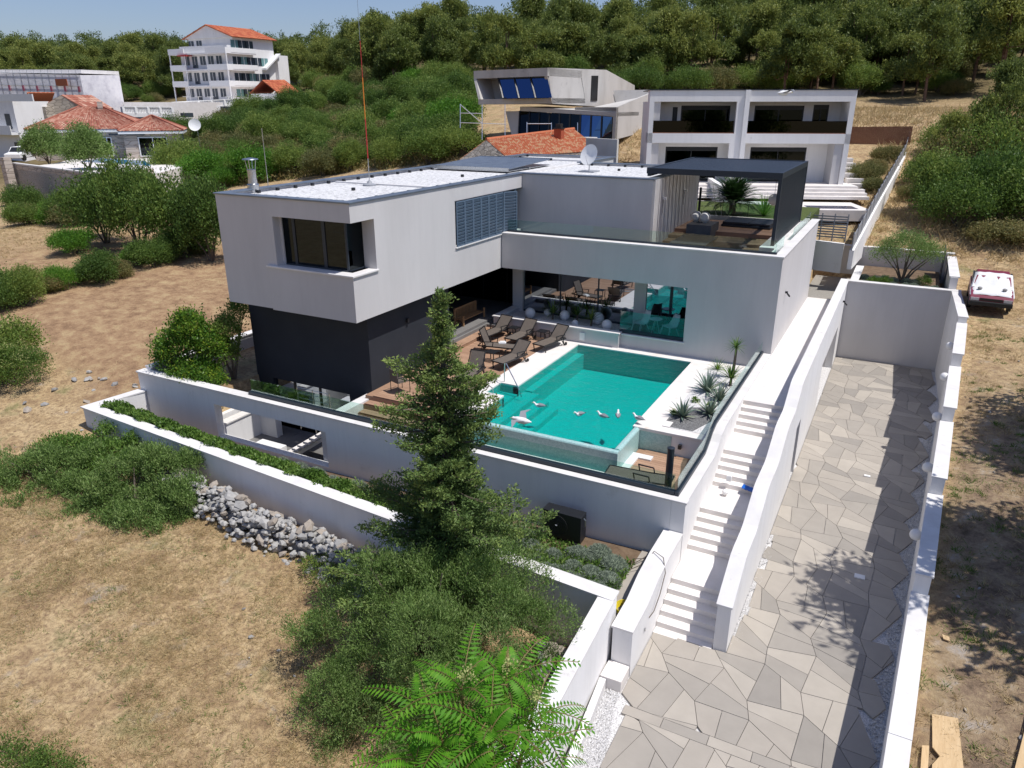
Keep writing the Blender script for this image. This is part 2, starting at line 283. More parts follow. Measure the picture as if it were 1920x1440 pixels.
    def ball(s, c, r, n=16, sz=1.0):
        m_ = n//2; return s.lathe([(max(r*math.sin(math.pi*i/m_), 0.001), -r*math.cos(math.pi*i/m_)*sz) for i in range(m_+1)], c, n)
    def build(s, name, mat, parent=None, smooth=False, bevel=0.0, local=False):
        me = bpy.data.meshes.new(name)
        v = s.v
        if parent is not None and not local:
            o = ORIG.get(parent.name, (0, 0, 0)); v = [(p[0]-o[0], p[1]-o[1], p[2]-o[2]) for p in v]
        me.from_pydata(v, [], s.f); me.update()
        if smooth:
            me.shade_smooth()
        me.materials.append(mat)
        ob = bpy.data.objects.new(name, me); COL.objects.link(ob)
        if parent is not None:
            ob.parent = parent; ORIG[ob.name] = ORIG.get(parent.name, (0, 0, 0))
        if smooth:
            me.set_sharp_from_angle(angle=R(40))
        if bevel:
            b = ob.modifiers.new('bevel', 'BEVEL'); b.width = bevel; b.segments = 2; b.limit_method = 'ANGLE'
        return ob
def thing(name, label, cat, loc=(0, 0, 0), rz=0.0, group=None):
    o = bpy.data.objects.new(name, None); COL.objects.link(o); o.location = loc; o.rotation_euler = (0, 0, rz); o.empty_display_size = 0.2
    ORIG[o.name] = tuple(loc); o['label'] = label; o['category'] = cat
    if group: o['group'] = group
    return o
def tag(o, label=None, cat=None, group=None, kind=None):
    if label: o['label'] = label
    if cat: o['category'] = cat
    if group: o['group'] = group
    if kind: o['kind'] = kind
    return o
def structure(o): o['kind'] = 'structure'; return o
def dup(src, loc, rz=0.0, label=None, group=None, scale=None):
    r = src.copy(); COL.objects.link(r); r.location = loc; r.rotation_euler = (0, 0, rz)
    if scale: r.scale = (scale,)*3 if not hasattr(scale, '__len__') else scale
    if label: r['label'] = label
    if group: r['group'] = group
    for ch in list(src.children):
        c = ch.copy(); COL.objects.link(c); c.parent = r
        for g in ch.children:
            d = g.copy(); COL.objects.link(d); d.parent = c
    return r
def single(name, g, mat, label, cat, group=None, smooth=False, loc=None):
    """a thing that is one mesh, origin moved to its base"""
    v = np.array(g.v); o = loc or (float(v[:, 0].mean()), float(v[:, 1].mean()), float(v[:, 2].min()))
    g.v = [(p[0]-o[0], p[1]-o[1], p[2]-o[2]) for p in g.v]
    ob = g.build(name, mat, None, smooth); ob.location = o; return tag(ob, label, cat, group)

# leaf clouds --------------------------------------------------------
def leafcloud(name, P, U, V, lv, mat, parent=None, origin=(0, 0, 0), tri=False):
    """P centres, U long half vector, V short half vector (N,3)"""
    N = len(P); P = P-np.asarray(origin)
    if tri:
        co = np.stack([P-U-V*0.6, P-U*0.6+V, P+U], 1).reshape(-1, 3); k = 3
    else:
        co = np.stack([P-U, P-U*0.1+V, P+U, P-U*0.1-V], 1).reshape(-1, 3); k = 4
    me = bpy.data.meshes.new(name); me.vertices.add(N*k); me.vertices.foreach_set('co', co.astype(np.float32).ravel())
    me.loops.add(N*k); me.loops.foreach_set('vertex_index', np.arange(N*k, dtype=np.int32))
    me.polygons.add(N); me.polygons.foreach_set('loop_start', np.arange(0, N*k, k, dtype=np.int32)); me.polygons.foreach_set('loop_total', np.full(N, k, dtype=np.int32))
    a = me.attributes.new('lv', 'FLOAT', 'FACE'); a.data.foreach_set('value', np.clip(lv, 0, 1).astype(np.float32))
    me.materials.append(mat); me.update(calc_edges=True)
    ob = bpy.data.objects.new(name, me); COL.objects.link(ob)
    if parent is not None: ob.parent = parent
    return ob
def unit(a): return a/np.maximum(np.linalg.norm(a, axis=1, keepdims=True), 1e-9)
def rdir(n): return unit(rng.normal(size=(n, 3)))
def blob_points(lobes, nclump, per, csig, shell=0.55, flat=1.0, bumpy=0.25):
    """lobes [(cx,cy,cz,rx,ry,rz)] -> leaf centres, clump random, outward dir"""
    w = np.array([l[3]*l[4]+l[4]*l[5]+l[3]*l[5] for l in lobes]); w = w/w.sum()
    idx = rng.choice(len(lobes), nclump, p=w); L = np.array(lobes)[idx]
    d = rdir(nclump); d[:, 2] = np.where(d[:, 2] < -0.35, -d[:, 2]*0.6, d[:, 2]); d = unit(d)
    rr = (shell+(1-shell)*rng.random(nclump)**0.7)*(1+bumpy*(rng.random(nclump)-0.5))
    c = L[:, :3]+d*rr[:, None]*L[:, 3:6]
    # drop clumps that lie deep inside another lobe
    keep = np.ones(nclump, bool)
    for l in lobes:
        q = (((c-np.array(l[:3]))/np.array(l[3:6]))**2).sum(1); keep &= q > (shell*0.75)**2
    c = c[keep]; d = d[keep]
    cr = rng.random(len(c))
    P = np.repeat(c, per, 0)+rng.normal(size=(len(c)*per, 3))*csig*np.array([1, 1, flat])
    return P, np.repeat(cr, per), np.repeat(d, per, 0)
def leaves(P, cr, d, l, w, updir=0.5, out=0.6):
    n = len(P); U = unit(rdir(n)+d*out+np.array([0, 0, updir])); V = unit(np.cross(U, rdir(n)))
    s = 0.65+0.7*rng.random(n); lv = 0.55*cr+0.45*rng.random(n)
    return U*(l*s)[:, None], V*(w*s)[:, None], lv
def make_bush(name, lobes, mat, label, cat, nclump=400, per=30, csig=0.12, l=0.035, w=0.012, trunk=True, tri=False, group=None, origin=None, shell=0.55, updir=0.5, tb='bark', nb=7, tr=0.06):
    L = np.array(lobes); ox, oy = L[0][0], L[0][1]
    zb = min(l_[2]-l_[5] for l_ in lobes) if origin is None else origin[2]
    o = origin or (ox, oy, zb)
    t = thing(name, label, cat, o, 0, group)
    P, cr, d = blob_points(lobes, nclump, per, csig, shell); U, V, lv = leaves(P, cr, d, l, w, updir)
    leafcloud('crown' if cat in ('tree', 'olive tree', 'pine') else 'foliage', P, U, V, lv, M[mat], t, o, tri)
    if trunk:
        g = G()
        for k in range(nb):
            li = lobes[k % len(lobes)]; a = random.random()*6.283
            e = (li[0]+li[3]*0.45*math.cos(a), li[1]+li[4]*0.45*math.sin(a), li[2]+li[5]*random.uniform(-0.1, 0.5))
            b = (o[0]+random.uniform(-.05, .05), o[1]+random.uniform(-.05, .05), o[2]-0.1)
            mid = ((b[0]*2+e[0])/3+random.uniform(-.1, .1), (b[1]*2+e[1])/3+random.uniform(-.1, .1), b[2]+(e[2]-b[2])*0.45)
            g.tube([b, mid, e], [tr*random.uniform(.8, 1.2), tr*0.7, tr*0.2], 6)
        g.build('trunk', M[tb], t, True)
    return t

# ================================================================== GROUND
def xw(y): return 2.58-(y-35.1)*0.026 if 35.1 < y < 40.1 else (2.45 if y >= 40.1 else 1.27+0.0575*(y-12.2))
def pw(x): return 14.9-0.073*(x+26)          # outer face of the planter wall
pts = [(-5,-4,-3.1),(-15,0,-3.0),(-35,0,-2.9),(0,-5,-2.7),(8,-5,-1.9),(-60,-10,-3),(30,-10,-2),(-5.5,8,-2.8),(-9,8,-2.75),(-14,8,-2.6),(-20,8,-2.5),(-30,8,-2.3),
 (-5.2,12.5,-2.45),(-8,12.8,-2.35),(-12,13.2,-2.15),(-17,13.4,-1.95),(-22,14,-1.8),(-26.5,14.2,-1.5),(-32,12,-1.6),(-27,16.5,-1.15),(-40,14,-1.0),
 (-28,20,-.6),(-27,26,-.2),(-34,22,0),(-33,30,.3),(-42,28,.6),(-40,20,.2),(-50,20,.5),(-26,34,.3),(-24,44,1.2),
 (-50,35,1.2),(-60,45,1.5),(-70,50,1.2),(-80,40,.5),(-60,30,.8),(-45,45,2.0),(-35,50,2.8),(-28,52,3.2),
 (-85,62,1.6),(-78,62,1.8),(-95,60,2),(-120,80,4),(-110,70,3),
 (-20,50,3.6),(-24,60,6.2),(-36,60,5.8),(-16,62,6.6),(-20,70,9.0),(-34,75,9.5),(-14,48,2.8),(-12,45,2.6),
 (-60,70,5.0),(-75,80,6.5),(-50,58,3.8),(-50,85,9.5),(-70,95,11),(-90,95,9),
 (-118,108,8),(-135,105,7),(-118,125,11),(-150,120,10),(-63,104,12.6),(-40,98,11.5),(-20,100,10.2),(-2,100,9.6),(15,105,10.5),(40,100,12),
 (4.5,44,1.6),(4,38,1.25),(4,33,1.0),(3.8,28,.5),(3.4,24,0),(3,19,-.5),(2.6,14,-1.1),(2.3,8,-1.4),(2,3,-1.6),(10,40,1.8),(10,20,.2),(10,10,-1),(5,50,3.2),(12,55,4.5),(1,60,5.2),(8,65,6.3),(2,72,7.6),(3,80,9.0),(25,85,10),(25,50,4),
 (-4,52,3.4),(-8,48,3.2),(-8,60,4.6),(-2,62,5.2),(-12,62,5.4),(0,52,3.4),(-6,74,7.8),(-14,78,9.0)]
for (x, yt, dep, dz) in [(-300,78,270,7),(0,82,260,7),(300,84,250,7),(500,86,235,7),(640,80,215,7),(750,55,200,7),(850,32,195,8),(1000,26,190,8),(1250,18,190,8),(1400,2,190,8),(1700,-30,190,8),(1920,-50,190,8),(2300,-60,190,8)]:
    p = D(x, yt, dep); pts.append((p[0], p[1], p[2]-dz)); q = D(x, yt, dep*1.5); pts.append((q[0], q[1], p[2]-dz-6)); q = D(x, yt, dep*4); pts.append((q[0], q[1], 2.0))
for (x, y, dep) in [(0,165,170),(150,190,165),(-300,165,190),(700,165,118),(560,168,140)]:
    p = D(x, y, dep); pts.append(tuple(p))
for (x, y) in [(-3000,-2500),(3000,-2500),(-3000,3500),(3000,3500),(0,3500),(0,-2500),(-3000,500),(3000,500),(-400,-300),(300,-300),(500,150)]: pts.append((x, y, -3 if y < 1000 else 0))
PT = np.array(pts, float)
def kern(a, b): return np.sqrt(((a[:, None, :]-b[None, :, :])**2).sum(2)+1.0)
K = kern(PT[:, :2], PT[:, :2]); n_ = len(PT); A = np.zeros((n_+1, n_+1)); A[:n_, :n_] = K-np.eye(n_)*1.2; A[n_, :n_] = 1; A[:n_, n_] = 1
WT = np.linalg.solve(A, np.append(PT[:, 2], 0))
def height(X, Y):
    X = np.atleast_1d(np.asarray(X, float)); Y = np.atleast_1d(np.asarray(Y, float)); q = np.stack([X.ravel(), Y.ravel()], 1); out = np.empty(len(q))
    for i in range(0, len(q), 20000): out[i:i+20000] = kern(q[i:i+20000], PT[:, :2])@WT[:-1]+WT[-1]
    return out.reshape(X.shape)
def hz(x, y): return float(height(x, y)[0])
def graded(segs):
    out = []
    for a, b, s in segs:
        n = max(1, int(round((b-a)/s))); out += list(np.linspace(a, b, n, endpoint=False))
    return out+[segs[-1][1]]
xs = graded([(-3000,-600,400),(-600,-300,60),(-300,-110,9),(-110,-62,2.4),(-62,-27,0.7),(-27,4,0.42),(4,16,0.5),(16,60,3.5),(60,300,40),(300,3000,540)])
ys = graded([(-2500,-100,400),(-100,-6,20),(-6,4,1.6),(4,30,0.42),(30,52,0.6),(52,110,1.5),(110,300,9),(300,700,50),(700,3500,560)])
xs = sorted(set(xs+[2.07, 2.25, -4.5, -4.3, -25.55, -25.35, -22.3, -22.1])); ys = sorted(set(ys+[17.2, 17.38, 40.2, 40.35, 43.6, 43.75, 44.0]))
GX, GY = np.meshgrid(xs, ys); w_ = np.clip(np.minimum((GX+2.3)/4.3, (20-GX)/18), 0, 1); w_ = np.where((GX > -2.3) & (GX < 20), w_, 0)
shift = np.array([xw(min(max(y, 4), 46))-2.0 for y in GY[:, 0]])[:, None]; GXw = GX+w_*shift
GZ = height(GXw, GY)
near = (np.abs(GX) < 120) & (GY < 130)
nz = np.array([mnoise.noise(Vector((x*0.35, y*0.35, 0)))*0.10+mnoise.noise(Vector((x*1.3, y*1.3, 5)))*0.035 if nn else 0 for x, y, nn in zip(GXw.ravel(), GY.ravel(), near.ravel())]).reshape(GX.shape)
GZ = GZ+nz
rel = GX
drv = (rel > -4.4) & (rel < 2.16) & (GY < 40.3) & (GY > -6); GZ = np.where(drv, -2.6, GZ)
GZ = np.where((rel > -25.45) & (rel <= -4.4) & (GY > pw(GXw)+0.2) & (GY < 17.3), np.minimum(GZ, -2.5), GZ)
GZ = np.where((rel > -22.2) & (rel <= -3.9) & (GY >= 17.3) & (GY < 43.65), -3.0, GZ)
GZ = np.where((rel > -25.45) & (rel <= -22.2) & (GY >= 17.3) & (GY < 30), -0.35, GZ)
GZ = np.where((rel > -4.4) & (rel < 2.16) & (GY >= 40.3) & (GY < 46.6), 0.2, GZ)
ny, nx = GX.shape; me = bpy.data.meshes.new('ground')
me.vertices.add(nx*ny); me.vertices.foreach_set('co', np.stack([GXw, GY, GZ], 2).astype(np.float32).ravel())
ii, jj = np.meshgrid(np.arange(nx-1), np.arange(ny-1)); a0 = (jj*nx+ii).ravel(); quad = np.stack([a0, a0+1, a0+nx+1, a0+nx], 1).astype(np.int32)
me.loops.add(quad.size); me.loops.foreach_set('vertex_index', quad.ravel()); me.polygons.add(len(quad))
me.polygons.foreach_set('loop_start', np.arange(0, quad.size, 4, dtype=np.int32)); me.polygons.foreach_set('loop_total', np.full(len(quad), 4, dtype=np.int32))
def sm(v, a, b): t = np.clip((v-a)/(b-a), 0, 1); return t*t*(3-2*t)
wob = nz*9
brown = sm(GXw, -62, -44)*(1-sm(GXw+wob*0.6, -27.5, -24.5))*sm(GY+0.25*(GXw+26)+wob, 15.3, 17.2)*(1-sm(GY-0.0*(GXw)+wob, 33, 37))
pale = np.exp(-((GY-(54-0.15*(GXw+80)))/3.5)**2)*(1-sm(GXw, -72, -62))+np.exp(-(((GXw+66)/7)**2+((GY-46)/4)**2))
wood = sm(np.hypot(GXw, GY), 96, 112)
rsoil = sm(GXw-1.5-0.05*(GY-10), 0, .6)*(1-sm(GXw, 14, 22))*(1-sm(GY+wob, 24, 34))*sm(GY, 2, 5)
for nme, arr in (('rsoil', rsoil), ('brown', brown), ('pale', np.clip(pale, 0, 1)), ('wood', wood)):
    at = me.attributes.new(nme, 'FLOAT', 'POINT'); at.data.foreach_set('value', arr.astype(np.float32).ravel())
me.update(calc_edges=True); me.shade_smooth()
ground = bpy.data.objects.new('ground', me); COL.objects.link(ground); structure(ground)
m, nt, b = new_mat('dry field ground'); L = nt.links.new
g_ = nd(nt, 'ShaderNodeNewGeometry')
def ramp(fac, cs, lo=0.3, hi=0.7):
    r = nd(nt, 'ShaderNodeValToRGB'); L(fac, r.inputs[0]); el = r.color_ramp.elements; el[0].position = lo; el[1].position = hi; el[0].color = c4(cs[0]); el[1].color = c4(cs[-1])
    for i, c in enumerate(cs[1:-1]): e = el.new(lo+(hi-lo)*(i+1)/(len(cs)-1)); e.color = c4(c)
    return r.outputs[0]
def nz_(s, d=8, r_=0.68):
    n = nd(nt, 'ShaderNodeTexNoise', i_Scale=s, i_Detail=float(d), i_Roughness=r_); L(g_.outputs['Position'], n.inputs['Vector']); return n.outputs[0]
def mixc(f, a, b_):
    x = nd(nt, 'ShaderNodeMix', data_type='RGBA'); 
    if isinstance(f, float): x.inputs[0].default_value = f
    else: L(f, x.inputs[0])
    for i, v in ((6, a), (7, b_)):
        if isinstance(v, tuple): x.inputs[i].default_value = c4(v)
        else: L(v, x.inputs[i])
    return x.outputs[2]
straw = ramp(nz_(1.1), [(0.26, 0.175, 0.10), (0.43, 0.305, 0.165), (0.56, 0.42, 0.235), (0.48, 0.355, 0.21)], 0.32, 0.68)
straw = mixc(ramp(nz_(7.0, 6, 0.75), [(0, 0, 0), (1, 1, 1)], 0.42, 0.66), straw, (0.23, 0.15, 0.09))
gr = nd(nt, 'ShaderNodeMath', operation='MULTIPLY', n1=0.75); L(ramp(nz_(0.55, 6), [(0, 0, 0), (1, 1, 1)], 0.56, 0.68), gr.inputs[0])
straw = mixc(gr.outputs[0], straw, (0.17, 0.17, 0.065))
bare = nd(nt, 'ShaderNodeMath', operation='MULTIPLY', n1=0.6); L(ramp(nz_(0.9, 5), [(0, 0, 0), (1, 1, 1)], 0.60, 0.7), bare.inputs[0])
straw = mixc(bare.outputs[0], straw, (0.33, 0.30, 0.27))
brownc = ramp(nz_(1.6, 8, 0.72), [(0.21, 0.13, 0.078), (0.33, 0.215, 0.125), (0.43, 0.32, 0.18)], 0.34, 0.66)
def attr(n): return nd(nt, 'ShaderNodeAttribute', attribute_name=n).outputs['Fac']
c_ = mixc(attr('brown'), straw, brownc); c_ = mixc(attr('rsoil'), c_, ramp(nz_(1.4, 8, .75), [(0.10, 0.075, 0.05), (0.24, 0.17, 0.115), (0.36, 0.27, 0.17), (0.42, 0.37, 0.32)], .33, .68)); c_ = mixc(attr('pale'), c_, (0.50, 0.43, 0.34)); c_ = mixc(attr('wood'), c_, ramp(nz_(0.6), [(0.10, 0.075, 0.04), (0.20, 0.16, 0.08)]))
L(c_, b.inputs['Base Color']); b.inputs['Roughness'].default_value = 0.95; b.inputs['Specular IOR Level'].default_value = 0.1
bp = nd(nt, 'ShaderNodeBump', i_Distance=0.06); L(nz_(9.0, 6, 0.75), bp.inputs['Height']); L(bp.outputs[0], b.inputs['Normal'])
me.materials.append(m)

# ================================================================== VILLA
V = thing('villa', 'grey rendered flat-roofed modern villa with an anthracite ground storey and a turquoise pool in front', 'house', (-16, 29, -2.6))
SPLIT = {'patio_door_frame','window_sill','yard_parapet','grey_side_wall','balustrade','surround_wall','roof_seam','tray','window_mullion','parapet_coping','lower_ledge','wall_coping','planting_bed_wall','inner_kerb','beam'}
def part(name, boxes, mat, parent=V, bevel=0.0, **kw):
    if name in SPLIT and len(boxes) > 1:
        return [part(name, [b_], mat, parent, bevel, **kw) for b_ in boxes][0]
    g = G()
    for bx in boxes: g.box(*bx)
    return g.build(name, M[mat] if isinstance(mat, str) else mat, parent, bevel=bevel, **kw)
# upper storey: hollow box with a corner loggia and shuttered opening
up = part('upper_storey_wall', [
 (-22.15,-19.49,19.05,19.37,2.97,6.93),(-19.87,-16.04,18.98,19.34,2.95,4.52),(-19.49,-16.04,19.05,19.37,6.31,6.93),(-19.49,-19.40,19.37,19.42,4.58,6.31),
 (-16.36,-16.041,19.37,20.28,6.31,6.93),(-16.36,-16.041,19.34,20.28,2.95,4.52),(-16.36,-16.04,20.28,25.46,2.95,6.93),(-16.36,-16.04,25.46,31.34,2.95,4.44),(-16.36,-16.04,25.46,31.34,6.31,6.93),
 (-22.15,-21.85,19.37,43.6,2.97,6.93),(-21.85,-16.36,43.3,43.6,2.6,6.93),(-16.36,-16.06,38.9,43.3,2.6,6.93),(-21.85,-16.36,19.37,43.3,2.97,3.2),
 (-16.36,-9.78,31.34,31.64,4.0,6.93),(-10.08,-9.78,31.64,38.9,4.0,6.93),(-16.06,-10.08,38.6,38.9,2.6,6.93),(-16.57,-16.36,20.28,20.48,4.58,6.31)], 'render_grey')
part('loggia_reveal', [(-19.487,-16.36,19.372,19.385,6.25,6.31)], 'render_grey')
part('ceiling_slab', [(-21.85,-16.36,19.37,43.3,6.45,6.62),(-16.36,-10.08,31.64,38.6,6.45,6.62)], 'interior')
part('window_sill', [(-19.92,-15.98,18.92,19.40,4.52,4.58),(-16.40,-15.98,19.40,20.34,4.52,4.58),(-16.30,-15.98,25.42,29.27,4.44,4.50)], 'stone_white', bevel=0.008)
# loggia glazing
lg = part('corner_window', [(-19.49,-16.57,19.40,19.45,4.58,4.64),(-19.49,-16.57,19.40,19.45,6.25,6.31),(-19.49,-19.42,19.40,19.46,4.64,6.25),(-16.62,-16.55,19.40,19.46,4.64,6.25),(-17.62,-17.48,19.40,19.46,4.64,6.25),(-18.95,-18.83,19.40,19.46,4.64,6.25),
 (-16.60,-16.55,19.46,20.28,4.58,4.64),(-16.60,-16.55,19.46,20.28,6.25,6.31)], 'anthra')
for a, b2 in ((-19.42, -18.95), (-18.83, -17.62), (-17.48, -16.62)): part('pane', [(a, b2, 19.425, 19.435, 4.64, 6.25)], 'glass_dark', lg)
part('pane', [(-16.58, -16.57, 19.46, 20.28, 4.64, 6.25)], 'glass_dark', lg)
part('curtain', [(-19.0+0.16*k, -18.9+0.16*k, 19.62+0.03*(k % 2), 19.66+0.03*(k % 2), 3.3, 6.3) for k in range(3)]+[(-17.2+0.13*k, -17.1+0.13*k, 19.66+0.03*(k % 2), 19.70+0.03*(k % 2), 3.3, 6.3) for k in range(3)], 'grey_paint', lg)
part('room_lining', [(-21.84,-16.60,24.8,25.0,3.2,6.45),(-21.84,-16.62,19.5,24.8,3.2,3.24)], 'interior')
# bed seen dimly through the corner glass
part('bed', [(-18.6,-17.0,20.6,22.6,3.3,3.8)], 'grey_paint')
# roof
part('roof_gravel', [(-21.75,-16.40,19.45,43.25,6.62,6.84),(-16.40,-10.12,31.72,38.55,6.62,6.84)], 'roof_gravel')
part('roof_edge', [(-22.20,-15.99,19.00,19.40,6.93,6.985),(-22.20,-21.80,19.40,43.65,6.93,6.985),(-16.40,-15.99,19.40,31.29,6.93,6.985),(-15.99,-9.73,31.29,31.69,6.93,6.985),(-16.40,-15.99,31.29,31.69,6.93,6.985),(-10.13,-9.73,31.69,38.95,6.93,6.985),(-16.40,-10.13,38.55,38.95,6.93,6.985),(-16.40,-16.0,38.95,43.65,6.93,6.985),(-21.80,-16.40,43.25,43.65,6.93,6.985)], 'zinc', bevel=0.012)
part('roof_seam', [(-21.6,-16.5,24.9,25.05,6.84,6.90),(-16.5,-16.30,31.9,38.4,6.84,6.94),(-21.6,-16.6,40.6,40.8,6.84,6.92)], 'stone_white')
g0 = None
rw = []
for k in range(11): rw.append((-21.3+0.5*k if k < 11 else 0, 19.62))
for k in range(12): rw.append((-16.62, 20.3+k*0.97))
for k in range(24): rw.append((-21.6, 20.6+k*0.97))
for k in range(7): rw.append((-15.7+k*0.93, 31.9))
for k in range(6): rw.append((-15.4+k*0.93, 38.3))
for (x, y) in [(-19, 22.9), (-18.2, 29.6), (-13, 35.9), (-18.4, 36.8)]: rw.append((x, y))
mesh0 = None
for (x, y) in rw:
    if mesh0 is None:
        o_ = part('roof_weight', [(x-.06, x+.06, y-.06, y+.06, 6.84, 6.95)], 'dark', bevel=0.015); mesh0 = o_; px0 = (x, y)
    else:
        c = mesh0.copy(); COL.objects.link(c); c.location = (x-px0[0], y-px0[1], 0)
# shutters
ypan = [25.50+0.655*k for k in range(6)]
def shutter(y0, w, ang=0.0):
    g = G(); z0, z1 = 4.50, 6.30
    g.M = Matrix.Translation((-16.03, y0, 0))@Matrix.Rotation(ang, 4, 'Z')
    for bx in ((0, .045, 0, w, z0, z0+.05), (0, .045, 0, w, z1-.05, z1), (0, .045, 0, .05, z0+.05, z1-.05), (0, .045, w-.05, w, z0+.05, z1-.05)): g.box(*bx)
    f = g.build('shutter', M['shutter'], V)
    g = G(); g.M = Matrix.Translation((-16.03, y0, 0))@Matrix.Rotation(ang, 4, 'Z')
    n = 13; st = (z1-z0-.1)/n
    for k in range(n):
        zc = z0+.05+st*(k+.5); g.add([(0.004, .05, zc-st*.46), (0.004, w-.05, zc-st*.46), (0.036, w-.05, zc+st*.34), (0.036, .05, zc+st*.34), (0.0, .05, zc-st*.40), (0.0, w-.05, zc-st*.40), (0.030, w-.05, zc+st*.42), (0.030, .05, zc+st*.42)][:8], [(0, 1, 2, 3), (7, 6, 5, 4), (0, 4, 5, 1), (3, 2, 6, 7), (0, 3, 7, 4), (1, 5, 6, 2)])
    g.build('slats', M['shutter'], f)
for y0 in ypan: shutter(y0, 0.64)
shutter(29.50, 0.72, R(-28)); shutter(30.55, 0.66, R(20))
part('shutter_rail', [(-16.08,-16.0,25.46,31.30,6.30,6.335),(-16.2,-16.0,25.46,29.4,4.44,4.448)], 'anthra')
part('window_void', [(-16.34,-16.30,25.46,31.3,4.5,6.3)], 'glass_dark')
# ground storey
part('ground_storey_wall', [(-22.35,-16.5,20.1,20.4,-.35,2.95),(-22.35,-21.5,20.1,20.4,-2.5,-.35),(-17.6,-16.5,20.1,20.4,-2.5,-.35),(-16.8,-16.5,20.4,25.5,-2.5,2.95),(-22.35,-22.05,20.4,33,-2.5,2.95),(-22.05,-16.8,25.2,25.5,-.5,2.95),(-22.05,-15.9,33,33.3,0,2.97),(-16.3,-16.0,31.2,33,0,2.97)], 'render_dark')
part('ceiling_soffit', [(-22.1,-16.4,25.5,33,2.955,2.968)], 'render_dark')
part('garage_window', [(-21.5,-17.6,20.22,20.24,-2.4,-.35)], 'glass_mirror')
part('window_mullion', [(-20.5,-20.42,20.18,20.26,-2.4,-.35),(-19.2,-19.12,20.18,20.26,-2.4,-.35)], 'dark')
part('patio_floor', [(-22.05,-16.62,25.5,33,-.3,.30),(-16.62,-16.05,28.9,31.2,-.3,.29)], 'tile_grey')
part('patio_glazing', [(-21.9,-16.1,32.9,32.94,.3,2.9)], 'glass_dark')
part('patio_door_frame', [(-21.9+1.4*k, -21.84+1.4*k, 32.86, 32.96, .3, 2.9) for k in range(5)], 'dark')
# terrace block
part('terrace_block_wall', [(-16.02,-3.9,29.3,29.6,2.95,4.49),(-7.42,-3.9,29.3,29.6,-.9,2.95),(-16.33,-10.16,29.04,29.3,-.9,.66),(-16.33,-16.03,29.3,31.2,-.3,.66),(-10.16,-7.42,29.3,29.55,-.9,.60),(-4.2,-3.9,29.6,40.2,-.3,4.49),(-16.0,-4.2,39.9,40.2,-.3,4.4),(-16.35,-15.81,31.0,31.45,.5,2.95),(-10.24,-9.68,31.06,31.45,.6,2.95)], 'render_grey')
part('wall_coping', [(-16.38,-10.12,28.99,29.40,.66,.72),(-16.38,-15.98,29.40,31.2,.66,.72),(-10.12,-7.36,29.24,29.58,.60,.66),(-16.02,-3.86,29.26,29.62,4.49,4.55),(-4.24,-3.86,29.62,40.25,4.49,4.55)], 'stone_white', bevel=0.008)
part('terrace_slab', [(-16.0,-4.2,29.6,39.9,2.955,3.9)], 'render_grey')
# upper terrace floor boards
gd = part('terrace_deck', [(-9.76,-4.2,29.62,39.9,3.9,3.955),(-16.0,-9.78,29.62,31.33,3.9,3.98)], 'tile_grey')
def boards(name, x0, x1, y0, y1, z, mats, parent, w=0.14, gap=0.008, t=0.02, along='x', lim=40):
    src = {}; k = 0; p = y0 if along == 'x' else x0; e = y1 if along == 'x' else x1
    while p < e-0.03:
        q = min(p+w, e); g = G()
        if along == 'x': g.box(x0, x1, p, q-gap, z-t, z)
        else: g.box(p, q-gap, y0, y1, z-t, z)
        g.build(name, M['deck'][random.choice((0, 0, 1, 1, 2)) if mats is None else mats], parent); p = q; k += 1
# steps of the upper terrace (stepped deck)
for (x0, x1, y0, y1, z) in ((-9.76,-8.95,32.98,33.92,4.12),(-9.76,-8.95,33.92,34.84,4.27),(-9.76,-5.2,34.84,38.5,4.42),(-7.72,-5.2,33.2,34.84,4.24),(-6.2,-4.9,32.0,33.2,4.10)):
    part('deck_riser', [(x0,x1,y0+.005,y1,3.95,z-.02)], M['deck'][2]); boards('deck_board', x0, x1, y0, y1, z, None, V, w=0.19)
boards('deck_board', -9.76, -5.0, 29.75, 32.98, 3.98, None, V, w=0.19)
part('inner_kerb', [(-5.2,-4.6,31.6,40.0,3.95,4.44),(-4.6,-4.2,29.7,40.0,3.95,4.40)], 'stone_white')
part('rail_channel', [(-15.9,-4.2,29.64,29.76,4.49,4.62)], 'anthra')
part('terrace_glass', [(-15.9,-4.25,29.69,29.71,4.62,5.08),(-4.27,-4.25,29.71,31.6,4.55,4.98),(-4.27,-4.25,34.2,39.6,4.55,4.9)], 'glass_rail')
# slatted cladding
part('cladding', [(-9.775,-9.76,31.36,38.88,4.0,6.93)], 'grey_paint')
cl0 = None
for k in range(50):
    y = 31.42+k*0.148
    if cl0 is None: cl0 = part('cladding_slat', [(-9.76,-9.70,y,y+.085,3.98,6.92)], 'stone_white')
    else:
        c = cl0.copy(); COL.objects.link(c); c.location = (0, k*0.148, 0)
# recess behind the big opening
part('planter_bed', [(-16.03,-10.16,29.4,31.06,.2,.52)], 'gravel_white')
part('balcony_floor', [(-10.16,-7.42,29.55,31.06,.2,.62)], 'tile_grey')
wg = part('picture_window', [(-15.81,-10.24,31.10,31.16,.52,.60),(-15.81,-10.24,31.10,31.16,2.89,2.95),(-13.9,-13.84,31.10,31.16,.6,2.89),(-12.0,-11.94,31.10,31.16,.6,2.89),(-9.68,-7.42,31.10,31.16,.62,.70),(-8.62,-8.50,31.08,31.16,.7,2.89)], 'anthra')
for a, b2 in ((-15.81,-13.9),(-13.84,-12.0),(-11.94,-10.24),(-9.68,-8.62),(-8.50,-7.42)): part('pane', [(a,b2,31.125,31.135,.6,2.89)], 'glass_mirror', wg)
part('room_back', [(-16,-7.4,36.5,36.6,.3,2.95),(-7.42,-7.3,29.6,36.5,.3,2.95),(-15.8,-7.42,31.2,36.5,.4,.52)], 'interior')
